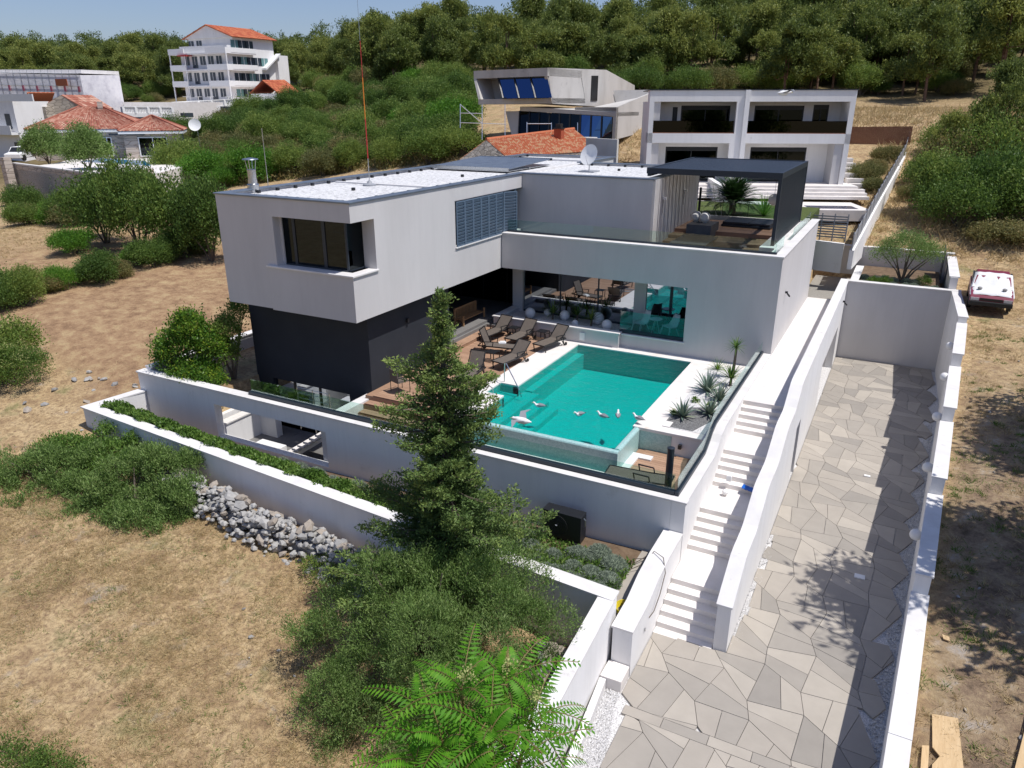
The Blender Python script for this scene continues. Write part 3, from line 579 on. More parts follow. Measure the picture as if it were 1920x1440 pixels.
part('balcony_glass', [(-10.25,-7.46,29.42,29.44,.80,1.62)], 'glass_green')
part('balcony_channel', [(-10.25,-7.42,29.36,29.50,.66,.80)], 'anthra')
part('ceiling_lamp', [(-13.3,-12.95,30.2,30.5,2.90,2.95)], 'white_paint')
# lower retaining walls of the pool terrace -------------------------------------------------
fw_ = part('garden_front_wall', [(-25.65,-21.55,17.14,17.46,-3,.13),(-21.55,-16.2,17.14,17.46,-.42,.13),(-21.55,-16.2,17.14,17.46,-3,-1.76),(-16.2,-4.285,17.14,17.46,-3,.13),(-22.2,-22.0,17.46,20.1,-2.8,-1.2)], 'render_white')
part('front_wall_coping', [(-25.70,-19.9,17.10,17.50,.13,.19),(-19.9,-3.86,17.10,17.34,.135,.19)], 'stone_white', bevel=0.008)
part('rail_channel', [(-19.9,-4.28,17.36,17.50,.10,.30)], 'anthra')
part('pool_rail_glass', [(-19.8,-4.3,17.42,17.435,.30,.78)], 'glass_rail')
# stair side wall with stepped coping
prof = [(17.14,.13),(20.25,.13),(20.75,.35),(21.0,.52),(21.45,.64),(29.3,.64),(29.3,-2.6),(17.14,-2.6)]
g = G(); g.extx(prof, -4.28, -3.90); g.build('stair_side_wall', M['render_white'], V)
cp = [(17.345,.13),(20.25,.13),(20.75,.35),(21.0,.52),(21.45,.64),(29.28,.64)]
g = G(); g.extx(cp+[(y, z+.05) for y, z in cp[::-1]], -4.30, -3.88); g.build('stair_side_coping', M['stone_white'], V)
g = G(); g.extx([(17.36,.18),(20.25,.18),(20.75,.40),(21.0,.57),(21.45,.69),(29.2,.69),(29.2,.80),(21.45,.80),(21.0,.70),(20.75,.53),(20.25,.30),(17.36,.30)], -4.26, -4.16); g.build('side_rail_channel', M['anthra'], V)
g = G(); g.extx([(17.40,.30),(20.25,.30),(20.75,.53),(21.0,.70),(21.45,.80),(29.0,.80),(29.0,1.22),(21.45,1.22),(21.0,1.12),(20.75,.96),(20.25,.75),(17.40,.75)], -4.215, -4.205); g.build('side_rail_glass', M['glass_rail'], V)

# ---------------------------------------------------------------- pool
POOL = thing('swimming_pool', 'turquoise infinity pool with a rounded mosaic overflow edge and white stone surround', 'swimming pool', (-9.4, 24, -1.6))
part('pool_basin', [(-12.0,-6.86,19.67,28.83,-1.25,-1.05),(-12.1,-11.92,19.67,21.9,-1.45,-.03),(-12.1,-11.92,22.97,28.83,-1.45,-.03),(-6.82,-6.65,21.535,28.83,-1.45,-.03),(-11.92,-6.82,28.73,28.83,-1.45,-.03),(-12.75,-12.65,21.8,23.07,-1.0,-.03),(-12.65,-11.92,21.8,21.9,-1.0,-.03),(-12.65,-11.92,22.97,23.07,-1.0,-.03)], 'tile_pool', POOL)
part('pool_step', [(-12.65,-11.92,21.9,22.97,-1.0,-.30),(-11.92,-11.3,19.85,23.6,-1.45,-.40),(-11.3,-10.9,19.85,23.6,-1.45,-.62),(-10.9,-10.5,19.85,23.6,-1.45,-.84),(-11.92,-11.6,23.6,28.73,-1.45,-.35)], 'tile_pool', POOL)
g = G(); g.box(-11.92,-6.82,19.62,28.73,-.04,-.005); g.box(-12.65,-11.92,21.9,22.97,-.04,-.006); 
wt = G(); wt.add([(-12.0,19.60,-.004),(-6.80,19.60,-.004),(-6.80,28.74,-.004),(-11.93,28.74,-.004),(-11.93,23.0,-.004),(-12.66,23.0,-.004),(-12.66,21.88,-.004),(-11.93,21.88,-.004)],[(0,1,2,3,4,5,6,7)])
wt.build('water', M['water'], POOL)
g = G()
def roundlip(p0, p1, w0, inward):   # rounded mosaic lip
    pass
prof = [(19.42,-.62),(19.42,-.03),(19.45,.015),(19.52,.03),(19.60,.02),(19.66,-.04),(19.66,-1.45),(19.42,-1.45)]
g.extx(prof, -12.16, -6.62)
prof = [(-6.62,-1.2),(-6.62,-.03),(-6.65,.015),(-6.71,.03),(-6.79,.02),(-6.85,-.04),(-6.85,-1.2)]
g.exty(prof, 19.664, 21.52); g.build('overflow_edge', M['tile_lip'], POOL, bevel=0.01)
part('overflow_tile_wall', [(-6.62,-5.55,21.51,21.53,-.7,-.02)], 'tile_lip', POOL)
part('pool_surround', [(-13.05,-12.65,19.5,28.73,-.05,.05),(-12.65,-11.90,19.5,21.88,-.05,.051),(-12.65,-11.90,22.99,28.73,-.05,.052),(-13.05,-3.95,28.73,29.3,-.05,.05),(-6.86,-6.0,21.53,28.73,-.05,.05),(-6.86,-4.28,21.48,21.9,-.05,.053),(-6.0,-5.75,21.9,22.35,-.05,.08)], 'pool_stone', POOL, bevel=0.006)
part('surround_wall', [(-6.65,-4.28,21.53,21.83,-1.5,-.05),(-12.98,-12.2,19.52,19.66,-1.5,-.05),(-12.98,-12.8,19.66,28.7,-1.5,-.05)], 'render_white', POOL)
part('planting_bed_wall', [(-4.44,-4.28,21.8,29.3,-.3,.14)], 'stone_white', POOL)
part('lower_ledge', [(-12.4,-6.75,18.98,19.2,-.8,-.62),(-6.62,-6.36,18.9,21.0,-.8,-.64),(-6.36,-5.95,20.7,21.0,-.8,-.641)], 'stone_white', POOL)
part('overflow_trough', [(-12.4,-6.62,19.2,19.42,-.95,-.75)], 'tile_pool', POOL)
# decks
DK = thing('pool_deck', 'brown composite board deck with steps beside the pool under the villa', 'deck', (-14.5, 24, -1.6))
part('deck_base', [(-16.5,-13.05,19.7,29.04,-.3,-.02),(-16.75,-16.15,25.5,29.2,-.3,.12),(-16.5,-3.95,17.5,18.98,-1.0,-.72),(-6.6,-4.28,18.9,21.5,-1.0,-.72)], M['deck'][2], DK)
boards('deck_board', -16.15, -13.05, 19.7, 29.03, 0.02, None, DK)
boards('deck_board', -16.62, -16.15, 25.4, 29.0, 0.16, None, DK)
boards('deck_board', -15.3, -4.3, 17.5, 18.9, -.70, None, DK)
boards('deck_board', -6.36, -4.3, 18.9, 21.5, -.70, None, DK)
for k in range(3):
    part('deck_riser', [(-16.5+.001*k,-13.05,19.7-.34*(k+1),19.7-.34*k,-.95,-.03-.22*(k+1)+.02)], M['deck'][2], DK)
    boards('deck_board', -16.3, -13.05, 19.7-.34*(k+1), 19.7-.34*k, -.22*(k+1)+.04, 1, DK, w=0.17)
part('deck_kerb', [(-16.75,-16.35,17.5,20.1,-2.6,-.15)], 'stone_white', DK)

# ---------------------------------------------------------------- sunken yard behind the front wall
YD = thing('sunken_yard', 'sunken grey tiled yard with white steps seen through the opening in the front wall', 'yard', (-19, 18.6, -2.6))
for i in range(6):
    for j in range(3):
        part('floor_tile', [(-22+i*.9+.004,-22+(i+1)*.9-.004,17.46+j*.88+.004,17.46+(j+1)*.88-.004,-2.55,-2.40+0.002*((i+j) % 2))], 'tile_grey', YD)
part('yard_parapet', [(-21.75,-21.45,17.46,19.4,-2.4,-1.35),(-21.45,-20.6,19.1,19.4,-2.4,-1.35),(-20.2,-19.0,17.5,18.0,-2.4,-1.9)], 'render_white', YD)
part('parapet_coping', [(-21.80,-21.40,17.46,19.45,-1.35,-1.30),(-21.40,-20.6,19.05,19.45,-1.35,-1.30)], 'stone_white', YD)
g = G()
for k in range(7): part('stair_tread', [(-18.75+k*.3,-18.45+k*.3,17.7,18.8,-2.05+k*.2,-1.98+k*.2)], 'step_stone', YD)
g = G(); g.exty([(-18.75,-2.4),(-18.75,-2.0),(-16.7,-.62),(-16.7,-1.0)], 18.1, 18.3); g.build('stair_beam', M['render_white'], YD)
HR = thing('handrail', 'slender metal handrail with horizontal bars beside the anthracite wall corner', 'handrail', (-17, 17.9, -.2))
g = G()
for x in (-17.9, -17.2, -16.45): g.tube([(x,17.75,-.9),(x,17.75,.72)], .018)
g.build('post', M['steel'], HR)
for k in range(6): G().tube([(-17.9,17.75,-.25+.19*k),(-16.45,17.75,-.25+.19*k)], .01).build('bar', M['steel'], HR)

# ================================================================== STAIR, PASSAGE, DRIVEWAY
ST = thing('garden_stair', 'long white limestone stair in four flights beside the driveway wall', 'staircase', (-3.2, 19, -2.4))
z = 0.55; ytop = 24.3
flights = [(24.21, 0.0), (21.60, 0.0), (18.97, 0), (16.30, 0)]
rt = 0.145; tr_ = 0.285; X0, X1 = -3.9, -2.46
part('passage_floor', [(X0,X1,24.21,40.3,.3,.55)], 'step_stone', ST)
lev = .55
for fi, (yt, _) in enumerate(flights):
    for k in range(5):
        lev -= rt; y1 = yt-k*tr_; y0 = y1-tr_
        if k == 4: y0 = flights[fi+1][0] if fi < 3 else 14.9
        part('stair_step' if k < 4 or fi == 3 else 'stair_landing', [(X0,X1,y0,y1+.02,-2.6,lev+.0001*k)], 'step_stone', ST, bevel=0.006)
# driveway-side stair wall
DW = thing('stair_wall', 'tall white wall with wavy stepped coping between stair and driveway', 'wall', (-2.28, 27, -2.4))
cope = [(14.98,-1.09),(16.2,-.43),(16.5,-.39),(17.3,-.39),(17.6,-.33),(18.7,.21),(19.0,.26),(20.2,.26),(20.5,.32),(21.6,.82),(21.9,.87),(22.9,.87),(23.2,.94),(24.1,1.40),(24.4,1.46),(40.2,1.60)]
def wallseg(name, y0, y1, zb, parent=DW):
    c = [p for p in cope if y0 < p[0] < y1]
    def zat(y):
        for a, b_ in zip(cope, cope[1:]):
            if a[0] <= y <= b_[0]: return a[1]+(b_[1]-a[1])*(y-a[0])/(b_[0]-a[0])
    top = [(y0, zat(y0)-.001)]+[(p[0], p[1]-.001) for p in c]+[(y1, zat(y1)-.001)]
    g = G(); g.extx([(y0, zb)]+[(y1, zb)]+top[::-1], -2.44, -2.12); return g.build(name, M['render_white'], parent)
wallseg('wall', 15.02, 24.6, -2.6); wallseg('wall', 24.6, 25.6, -.30); wallseg('wall', 25.6, 31.8, -2.6); wallseg('wall', 31.8, 38.2, -.25); wallseg('wall', 38.2, 40.2, -2.6)
g = G(); g.extx(cope+[(y, z_+.05) for y, z_ in cope[::-1]], -2.47, -2.09); g.build('coping', M['stone_white'], DW)
part('door_recess', [(-2.42,-2.36,24.6,25.6,-2.4,-.3)], 'dark', DW)
part('garage_recess', [(-3.6,-3.5,31.8,38.2,-2.4,-.25),(-3.5,-2.44,31.7,31.8,-2.4,-.25),(-3.5,-2.44,38.2,38.3,-2.4,-.25),(-3.6,-2.44,31.7,38.3,-.25,-.15)], 'render_grey', DW)
# hose wall and T wall
HW = thing('low_stair_wall', 'low white wall at the foot of the stair with a hose looped over it', 'wall', (-4.14, 15, -2.4))
g = G(); g.extx([(13.2,-2.6),(17.12,-2.6),(17.12,-.80),(15.9,-.80),(15.0,-.90),(14.2,-1.12),(13.2,-1.16)], -4.38, -3.91); g.build('wall', M['render_white'], HW)
g = G(); g.extx([(13.17,-1.16),(14.2,-1.12),(15.0,-.90),(15.9,-.80),(17.12,-.80),(17.12,-.75),(15.9,-.75),(15.0,-.85),(14.2,-1.07),(13.17,-1.11)], -4.41, -3.89); g.build('coping', M['stone_white'], HW)
part('spout', [(-3.9,-3.87,14.1,14.16,-1.75,-1.68)], 'steel', HW)
FB = thing('stone_block', 'white limestone block at the foot of the low stair wall', 'block', (-4.15, 13, -2.4)); part('block', [(-4.42,-3.92,12.62,13.18,-2.6,-2.08)], 'step_stone', FB, bevel=0.01)
PW_ = thing('planter_wall', 'long low white wall in front of the planted strip, meeting the driveway corner', 'wall', (-15, 14.2, -2))
g = G(); g.prism([(-26.0,14.95),(-25.6,14.95),(-25.35,17.12),(-25.7,17.12)], -2.2, -.62); g.prism([(-25.6,14.92),(-4.5,13.38),(-4.5,13.72),(-25.6,15.24)], -2.7, -.64); g.build('wall', M['render_white'], PW_)
g = G(); g.prism([(-26.05,14.88),(-4.46,13.34),(-4.46,13.76),(-25.6,15.28),(-25.32,17.12),(-25.74,17.12)], -.62, -.57); g.build('coping', M['stone_white'], PW_)
TW = thing('driveway_wall', 'white sloping-plan wall left of the driveway behind the fern-like tree', 'wall', (-4.6, 10, -2.6))
g = G(); g.prism([(-4.80,13.36),(-4.47,13.36),(-4.08,3.0),(-4.42,3.0)], -2.9, [-.62,-.62,-.95,-.95]); g.build('wall', M['render_white'], TW)
g = G(); g.prism([(-4.83,13.335),(-4.44,13.335),(-4.05,3.0),(-4.45,3.0)], [-.62,-.62,-.95,-.95], [-.571,-.571,-.90,-.90]); g.build('coping', M['stone_white'], TW)
KB = thing('kerb_strip', 'narrow white kerb along the foot of the driveway wall', 'kerb', (-4.2, 11.5, -2.5)); g = G(); g.prism([(-4.42,12.6),(-4.27,12.6),(-4.0,10.05),(-4.16,10.05)], -2.6, -2.12); g.build('kerb', M['stone_white'], KB)
# right hand stepped wall
BW = thing('boundary_wall', 'white boundary wall stepping down along the right of the driveway', 'wall', (2, 24, -2.4))
segs = [(40.1,35.1,1.60),(35.1,30.4,1.33),(30.4,25.8,.84),(25.8,21.36,.35),(21.36,17.0,-.17),(17.0,12.2,-.68),(12.2,3.0,-.70)]
for y1, y0, zt in segs:
    g = G(); g.prism([(xw(y0),y0),(xw(y1-.001),y1),(xw(y1-.001)+.32,y1),(xw(y0)+.32,y0)], -2.7, zt); g.build('wall', M['render_white'], BW)
    g = G(); g.prism([(xw(y0)-.03,y0+.002),(xw(y1-.001)-.03,y1+(.03 if y1 < 40 else 0)),(xw(y1-.001)+.36,y1+(.03 if y1 < 40 else 0)),(xw(y0)+.36,y0+.002)], zt, zt+.05); g.build('coping', M['stone_white'], BW, bevel=0.006)
GW = thing('driveway_end_wall', 'grey-shaded retaining wall closing the far end of the driveway', 'wall', (0.3, 40.2, -2.4))
part('wall', [(-2.44,2.8,40.1,40.42,-2.7,1.60)], 'render_grey', GW); part('coping', [(-2.47,2.84,40.06,40.46,1.60,1.65)], 'stone_white', GW)
# planter with olive behind, entry court
part('cobble_court', [(-4.2,-1.95,40.3,46.2,.3,.55)], 'cobble', ST)
OP = thing('raised_planter', 'raised white-edged planter with an olive and cushions behind the driveway', 'planter', (0.3, 43, .55))
part('soil', [(-1.7,2.0,40.46,46.1,.5,1.35)], 'soil', OP); part('planter_wall', [(-2.0,-1.7,40.42,44.3,.3,1.60),(-1.7,-1.6,44.3,46.2,.3,1.3)], 'render_white', OP); part('coping', [(-2.04,-1.66,40.46,44.35,1.60,1.65)], 'stone_white', OP)
EW = thing('court_wall', 'grey-shaded court wall behind the olive planter', 'wall', (-1, 46.3, .5))
part('wall', [(-4.5,2.3,46.2,46.5,.2,2.35)], 'render_grey', EW); part('coping', [(-4.5,2.6,46.16,46.54,2.35,2.40)], 'stone_white', EW); part('vent', [(-3.3,-3.0,46.17,46.2,1.2,1.26)], 'dark', EW)
RW2 = thing('upper_boundary_wall', 'short white boundary wall beside the old parked car', 'wall', (2.5, 43.5, 1.3))
g = G(); g.prism([(2.30,40.46),(2.62,40.46),(2.62,46.16),(2.30,46.16)], .2, 2.2); g.build('wall', M['render_white'], RW2); g = G(); g.box(2.24,2.68,40.5,46.16,2.2,2.25); g.build('coping', M['stone_white'], RW2)
part('gate', [(2.02,2.06,44.2,45.6,1.3,2.9)], 'anthra', RW2)

# driveway paving --------------------------------------------------
DR = thing('driveway', 'driveway of large irregular beige and grey paving stones', 'driveway', (-1, 20, -2.45)); structure(DR); del DR['category']; del DR['label']
part('driveway_base', [(-4.3,2.7,2.5,40.1,-2.62,-2.42)], 'joint', DR)
g = G(); 
def jit(i, j, s): return (math.sin(i*12.9898+j*78.233+s*37.7)*43758.5453) % 1.0-0.5
ca, cb = 1.02, 0.98
def gp(i, j):
    zx = 0.20*(1 if (i+j) % 2 else -1); 
    return (-4.30+i*ca+(j % 2)*0.0+jit(i, j, 1)*.22+zx*0.6, 4.0+j*cb+i*(-0.28)+jit(i, j, 2)*.20+zx)
def shrink(poly, d):
    n = len(poly); out = []
    for i in range(n):
        p0 = Vector(poly[i-1]); p1 = Vector(poly[i]); p2 = Vector(poly[(i+1) % n]); a = (p1-p0).normalized(); b_ = (p2-p1).normalized()
        na = Vector((-a.y, a.x)); nb_ = Vector((-b_.y, b_.x)); bis = (na+nb_); k = d/max(0.35, (1+na.dot(nb_))); out.append(tuple(p1+bis*k))
    return out
OUTV = [13.3, 14.88, 16.63, 18.55, 20.6, 22.6, 24.7, 26.9, 29.24, 31.5, 33.1, 35.9, 38.0]
def zz(y): return xw(y)-(0.09 if y > 35 else 0.16)
INV = [12.4]+[(a_+b_)/2+.05 for a_, b_ in zip(OUTV, OUTV[1:])]+[39.5]
def zzline():
    P = []
    for k, y in enumerate(OUTV): P.append((xw(INV[k])-.40, INV[k])); P.append((xw(y)-.05, y))
    P.append((xw(39.5)-.2, 39.5)); return P
ZZ = [(zz(3)-.3, 3.0), (1.12, 9.2), (.85, 10.2), (1.12, 11.3)]+zzline()+[(2.4, 40.0)]
def zx_(y):
    for a_, b_ in zip(ZZ, ZZ[1:]):
        if a_[1] <= y <= b_[1]: return a_[0]+(b_[0]-a_[0])*(y-a_[1])/(b_[1]-a_[1])
    return 2.4
LZ = [(-4.3, 3), (-3.9, 9.2), (-3.45, 10.4), (-3.62, 11.0), (-3.9, 12.3), (-3.895, 15.1)]
def lx_(y):
    if y > 15.1:
        if y < 21.2: u = ((y-15.1)/1.3) % 1; return -2.10+.30*(1-abs(u*2-1))*min(1, (y-15.0)/.8)
        return -2.11
    for a_, b_ in zip(LZ, LZ[1:]):
        if a_[1] <= y <= b_[1]: return a_[0]+(b_[0]-a_[0])*(y-a_[1])/(b_[1]-a_[1])
    return -4.3
def inside(c):
    x, y = c; return 3 < y < 40.0 and lx_(y)-.02 < x < zx_(y)+.02
stones = []
def clip(poly, a, b_, c):   # keep a*x+b*y<=c
    out = []
    for i in range(len(poly)):
        p, q = poly[i], poly[(i+1) % len(poly)]; dp = a*p[0]+b_*p[1]-c; dq = a*q[0]+b_*q[1]-c
        if dp <= 0: out.append(p)
        if dp*dq < 0: t = dp/(dp-dq); out.append((p[0]+(q[0]-p[0])*t, p[1]+(q[1]-p[1])*t))
    return out
BAND0, BAND1 = 12.05, 12.33
for j in range(-1, 42):
    for i in range(-1, 8):
        A_, B_, C_, D__ = gp(i, j), gp(i+1, j), gp(i+1, j+1), gp(i, j+1)
        t = 0.42+0.2*(jit(i, j, 3)+.5)
        if jit(i, j, 4) > -0.02:
            e = (A_[0]+(B_[0]-A_[0])*t, A_[1]+(B_[1]-A_[1])*t); f = (D__[0]+(C_[0]-D__[0])*(1.05-t), D__[1]+(C_[1]-D__[1])*(1.05-t)); two = [[A_, e, f, D__], [e, B_, C_, f]]
        else:
            e = (B_[0]+(C_[0]-B_[0])*t, B_[1]+(C_[1]-B_[1])*t); f = (A_[0]+(D__[0]-A_[0])*(1.05-t), A_[1]+(D__[1]-A_[1])*(1.05-t)); two = [[A_, B_, e, f], [f, e, C_, D__]]
        for q in two:
            cx = sum(p[0] for p in q)/4; cy = sum(p[1] for p in q)/4
            if cy < 2.8 or cy > 40.4 or cx > xw(min(cy, 44))+.6 or cx < -4.9: continue
            # right zigzag: clip by the two edges of the nearest outward corner
            k_ = min(range(len(OUTV)), key=lambda i_: abs(OUTV[i_]-cy)); vo = (xw(OUTV[k_])-.05, OUTV[k_])
            if cy > 12.4 and cx > .3:
                for yi in (INV[k_], INV[k_+1]):
                    vi = (xw(yi)-(.40 if yi < 39 else .15), yi); dx_, dy_ = vo[0]-vi[0], vo[1]-vi[1]; n1, n2 = (dy_, -dx_) if dy_ > 0 else (-dy_, dx_)
                    q = clip(q, n1, n2, n1*vo[0]+n2*vo[1])
            elif cx > .3: q = clip(q, 1, 0, .95)
            if len(q) < 3: continue
            q = clip(q, 0, 1, 40.06)
            if cx < -2.11 and 15.0 <= cy < 15.9: q = clip(clip(q, 0, 1, 14.97), -1, 0, 3.89)
            elif cy > 15.0 or cx > -2.11: 
                if cy > 15.0: q = clip(q, -1, 0, 2.11 if not (15.3 < cy < 21) else 2.11-.10*(1+math.sin(cy*5)))
                if cy > 15.0 and cx < -2.11: continue
            else:
                q = clip(q, 0, 1, 14.97); q = clip(q, -1, 0, 3.89 if cy > 12.6 else (3.6 if cy > 10 else 4.2))
            if len(q) < 3: continue
            for side in ((0, 1, BAND0), (0, -1, -BAND1)):
                s_ = clip(q, *side)
                if len(s_) >= 3:
                    ar = abs(sum(s_[k][0]*s_[(k+1) % len(s_)][1]-s_[(k+1) % len(s_)][0]*s_[k][1] for k in range(len(s_))))/2
                    if ar > 0.03: stones.append(s_)
x = -3.7
while x < 1.1:
    x2 = min(x+random.uniform(.7, 1.0), 1.15); stones.append([(x, BAND0), (x2, BAND0), (x2, BAND1), (x, BAND1)]); x = x2
stones.sort(key=lambda s: s[0][1])
def addstone(g, s, zz):
    a = sum(s[k][0]*s[(k+1) % len(s)][1]-s[(k+1) % len(s)][0]*s[k][1] for k in range(len(s)))
    if a < 0: s = s[::-1]
    s = shrink(s, 0.006); g.prism(s, -2.45, zz)
rest = G()
for k, s in enumerate(stones):
    zz = -2.35+random.uniform(-.002, .002)
    if k < 298:
        g = G(); addstone(g, s, zz); g.build('paving_stone', M['pave'][random.choice((0, 0, 1, 1, 2, 2, 3))], DR)
    else: addstone(rest, s, zz)
if rest.v:
    o = rest.build('paving_stones', M['pave'][1], DR)
    for q in (0, 2, 3): o.data.materials.append(M['pave'][q])
    o.data.polygons.foreach_set('material_index', np.array([(hash(tuple(np.round(p.center[:2], 1))) % 4) for p in o.data.polygons], dtype=np.int32)); o['kind'] = 'stuff'
print('stones', len(stones))
# white pebbles beside the driveway
def pebbles(name, areas, n, s0, s1, mat, zf, label=None):
    bl = G(); P = []
    for (poly) in areas: P.append(poly)
    tot = []; vv = []; ff = []
    base = np.array([(1,0,0),(0,1,0),(-1,0,0),(0,-1,0),(0,0,1),(0,0,-.6)], float); fc = [(0,1,4),(1,2,4),(2,3,4),(3,0,4)]
    cs = []
    while len(cs) < n:
        a = random.choice(P); x = random.uniform(a[0], a[1]); y = random.uniform(a[2], a[3]); q = zf(x, y)
        if q is None: continue
        cs.append((x, y, q))
    cs = np.array(cs); s = rng.uniform(s0, s1, n); ang = rng.random(n)*6.28; ca_, sa_ = np.cos(ang), np.sin(ang); asp = rng.uniform(.6, 1, n)
    v = base[None]*np.stack([s, s*asp, s*.8], 1)[:, None, :]; vx = v[..., 0]*ca_[:, None]-v[..., 1]*sa_[:, None]; vy = v[..., 0]*sa_[:, None]+v[..., 1]*ca_[:, None]
    v = np.stack([vx, vy, v[..., 2]], 2)+cs[:, None, :]; v = v.reshape(-1, 3); f = (np.array(fc)[None]+np.arange(n)[:, None, None]*6).reshape(-1, 3)
    me = bpy.data.meshes.new(name); me.from_pydata(v.tolist(), [], f.tolist()); me.materials.append(mat); me.update()
    ob = bpy.data.objects.new(name, me); COL.objects.link(ob); ob['kind'] = 'stuff'; return ob
M['pebble'] = leafmat('white marble pebble', [(0.5, 0.49, 0.47), (0.68, 0.67, 0.66)], 0.0, 0.7); 
def on_stone(x, y): return inside((x, y))
pb = pebbles('white_pebbles', [(0.7, 2.3, 5, 34), (-4.3, -3.5, 5, 12.6), (-2.1, -1.75, 15.2, 24.6)], 16000, .018, .038, M['gravel_white'], lambda x, y: -2.40+random.uniform(0, .03) if (not on_stone(x, y)) and x < xw(y) else None)
part('gravel_bed', [(-4.3,2.6,2.6,40.0,-2.42,-2.405)], 'gravel_white', DR)
# planting strip soil
PS = G(); PS.prism([(-25.6,15.2),(-4.4,13.7),(-4.4,17.12),(-25.4,17.12)], -2.9, [-1.45,-1.6,-1.6,-2.15]); structure(PS.build('planting_bed', M['soil']))
PS = G(); PS.box(-4.95,-4.40,13.8,17.1,-1.62,-1.56); structure(PS.build('bed_path', M['pave'][1]))
PS = G(); PS.box(-6.0,-4.44,21.9,28.7,-.2,.06); structure(PS.build('pebble_bed', M['gravel_white']))

# ================================================================== FURNITURE AND SMALL THINGS
def Yr(x, w=0.05): return x
# sun loungers ------------------------------------------------------
def make_lounger(name, label, ang, grp, arms=True, wheels=True):
    t = thing(name, label, 'sun lounger', (0, 0, 0), 0, grp)
    w = .31; hy = 1.22; z0 = .34; bl = .74
    g = G(); g.box(-w+.03, w-.03, .02, hy, z0-.01, z0+.005); g.build('seat', M['sling'], t, local=True)
    ca_, sa_ = math.cos(R(ang)), math.sin(R(ang))
    g = G(); g.add([(-w+.03, hy, z0), (w-.03, hy, z0), (w-.03, hy+bl*ca_, z0+bl*sa_), (-w+.03, hy+bl*ca_, z0+bl*sa_), (-w+.03, hy+.012*sa_, z0-.014), (w-.03, hy+.012*sa_, z0-.014), (w-.03, hy+bl*ca_+.012*sa_, z0+bl*sa_-.014), (-w+.03, hy+bl*ca_+.012*sa_, z0+bl*sa_-.014)], [(0, 1, 2, 3), (7, 6, 5, 4), (0, 4, 5, 1), (1, 5, 6, 2), (2, 6, 7, 3), (3, 7, 4, 0)])
    g.build('backrest', M['sling'], t, local=True)
    g = G()
    for s in (-1, 1):
        g.bar((s*w, 0, z0-.01), (s*w, hy+.35, z0-.01), .03, .05); g.bar((s*w, hy, z0), (s*w, hy+bl*ca_, z0+bl*sa_), .03, .035)
    g.bar((-w, 0, z0-.01), (w, 0, z0-.01), .04, .04); g.bar((-w, hy+.35, z0-.01), (w, hy+.35, z0-.01), .03, .03); g.bar((-w, hy+bl*ca_, z0+bl*sa_), (w, hy+bl*ca_, z0+bl*sa_), .03, .03)
    g.bar((-w+.04, hy+bl*.55*ca_, z0+bl*.55*sa_), (-w+.04, hy+.33, z0-.02), .02, .02); g.bar((w-.04, hy+bl*.55*ca_, z0+bl*.55*sa_), (w-.04, hy+.33, z0-.02), .02, .02)
    g.build('frame', M['dark'], t, local=True)
    for s in (-1, 1):
        G().bar((s*w, .12, 0), (s*w, .06, z0), .035, .03).build('leg', M['dark'], t, local=True)
        G().bar((s*w, hy+.22, .05), (s*w, hy+.02, z0), .035, .03).build('leg', M['dark'], t, local=True)
        if arms:
            g = G(); g.bar((s*w, hy-.30, z0), (s*w, hy-.34, z0+.2), .03, .03); g.bar((s*w, hy-.36, z0+.21), (s*w, hy+.12, z0+.18), .045, .025); g.bar((s*w, hy+.12, z0+.17), (s*w, hy+.2, .1), .03, .03); g.build('armrest', M['dark'], t, local=True)
        if wheels:
            g = G(); g.tube([(s*(w+.03)-.015, hy+.3, .085), (s*(w+.03)+.015, hy+.3, .085)], .085, 14); g.build('wheel', M['rubber'], t, local=True)
    return t
LG = 'taupe sling loungers round the pool'
lo1 = make_lounger('sun_lounger', 'taupe sling lounger with raised back at the corner of the low wall, farthest left of the back row', 42, LG)
lo1['label'] = 'taupe lounger with raised back at the left corner of the low wall'
def placeL(src, x, y, z, rz, label): 
    return dup(src, (x, y, z), rz, label, LG)
lo1.location = (-15.78, 27.15, .02); lo1.rotation_euler = (0, 0, R(-8))
placeL(lo1, -14.45, 27.15, .02, R(-5), 'taupe lounger with raised back between the two black side tables')
placeL(lo1, -12.98, 26.95, .03, R(-12), 'taupe lounger with raised back nearest the back edge of the pool')
placeL(lo1, -13.45, 24.2, .02, R(-11), 'taupe lounger beside the low black table, wheels towards the pool')
lo2 = make_lounger('sun_lounger', 'taupe lounger with steep back turned away from the others, towel on it', 68, LG); lo2.location = (-13.75, 26.3, .02); lo2.rotation_euler = (0, 0, R(100))
lo3 = make_lounger('sun_lounger', 'taupe lounger with upright back beside the pool ladder rail', 62, LG); lo3.location = (-13.72, 21.9, .02); lo3.rotation_euler = (0, 0, R(6))
lo4 = make_lounger('sun_lounger', 'grey lounger lying flat on the lower deck behind the front glass', 3, LG); lo4.location = (-6.75, 18.92, -.69); lo4.rotation_euler = (0, 0, R(-86))
tw = G(); tw.M = Matrix.Translation((-14.45, 26.45, .36))@Matrix.Rotation(.5, 4, 'Z'); tw.box(-.16, .16, -.11, .11, 0, .05); tw.box(-.10, .12, -.07, .08, .05, .09); single('folded_towel', tw, M['white_paint'], 'white folded towel on the lounger turned away from the others', 'towel')
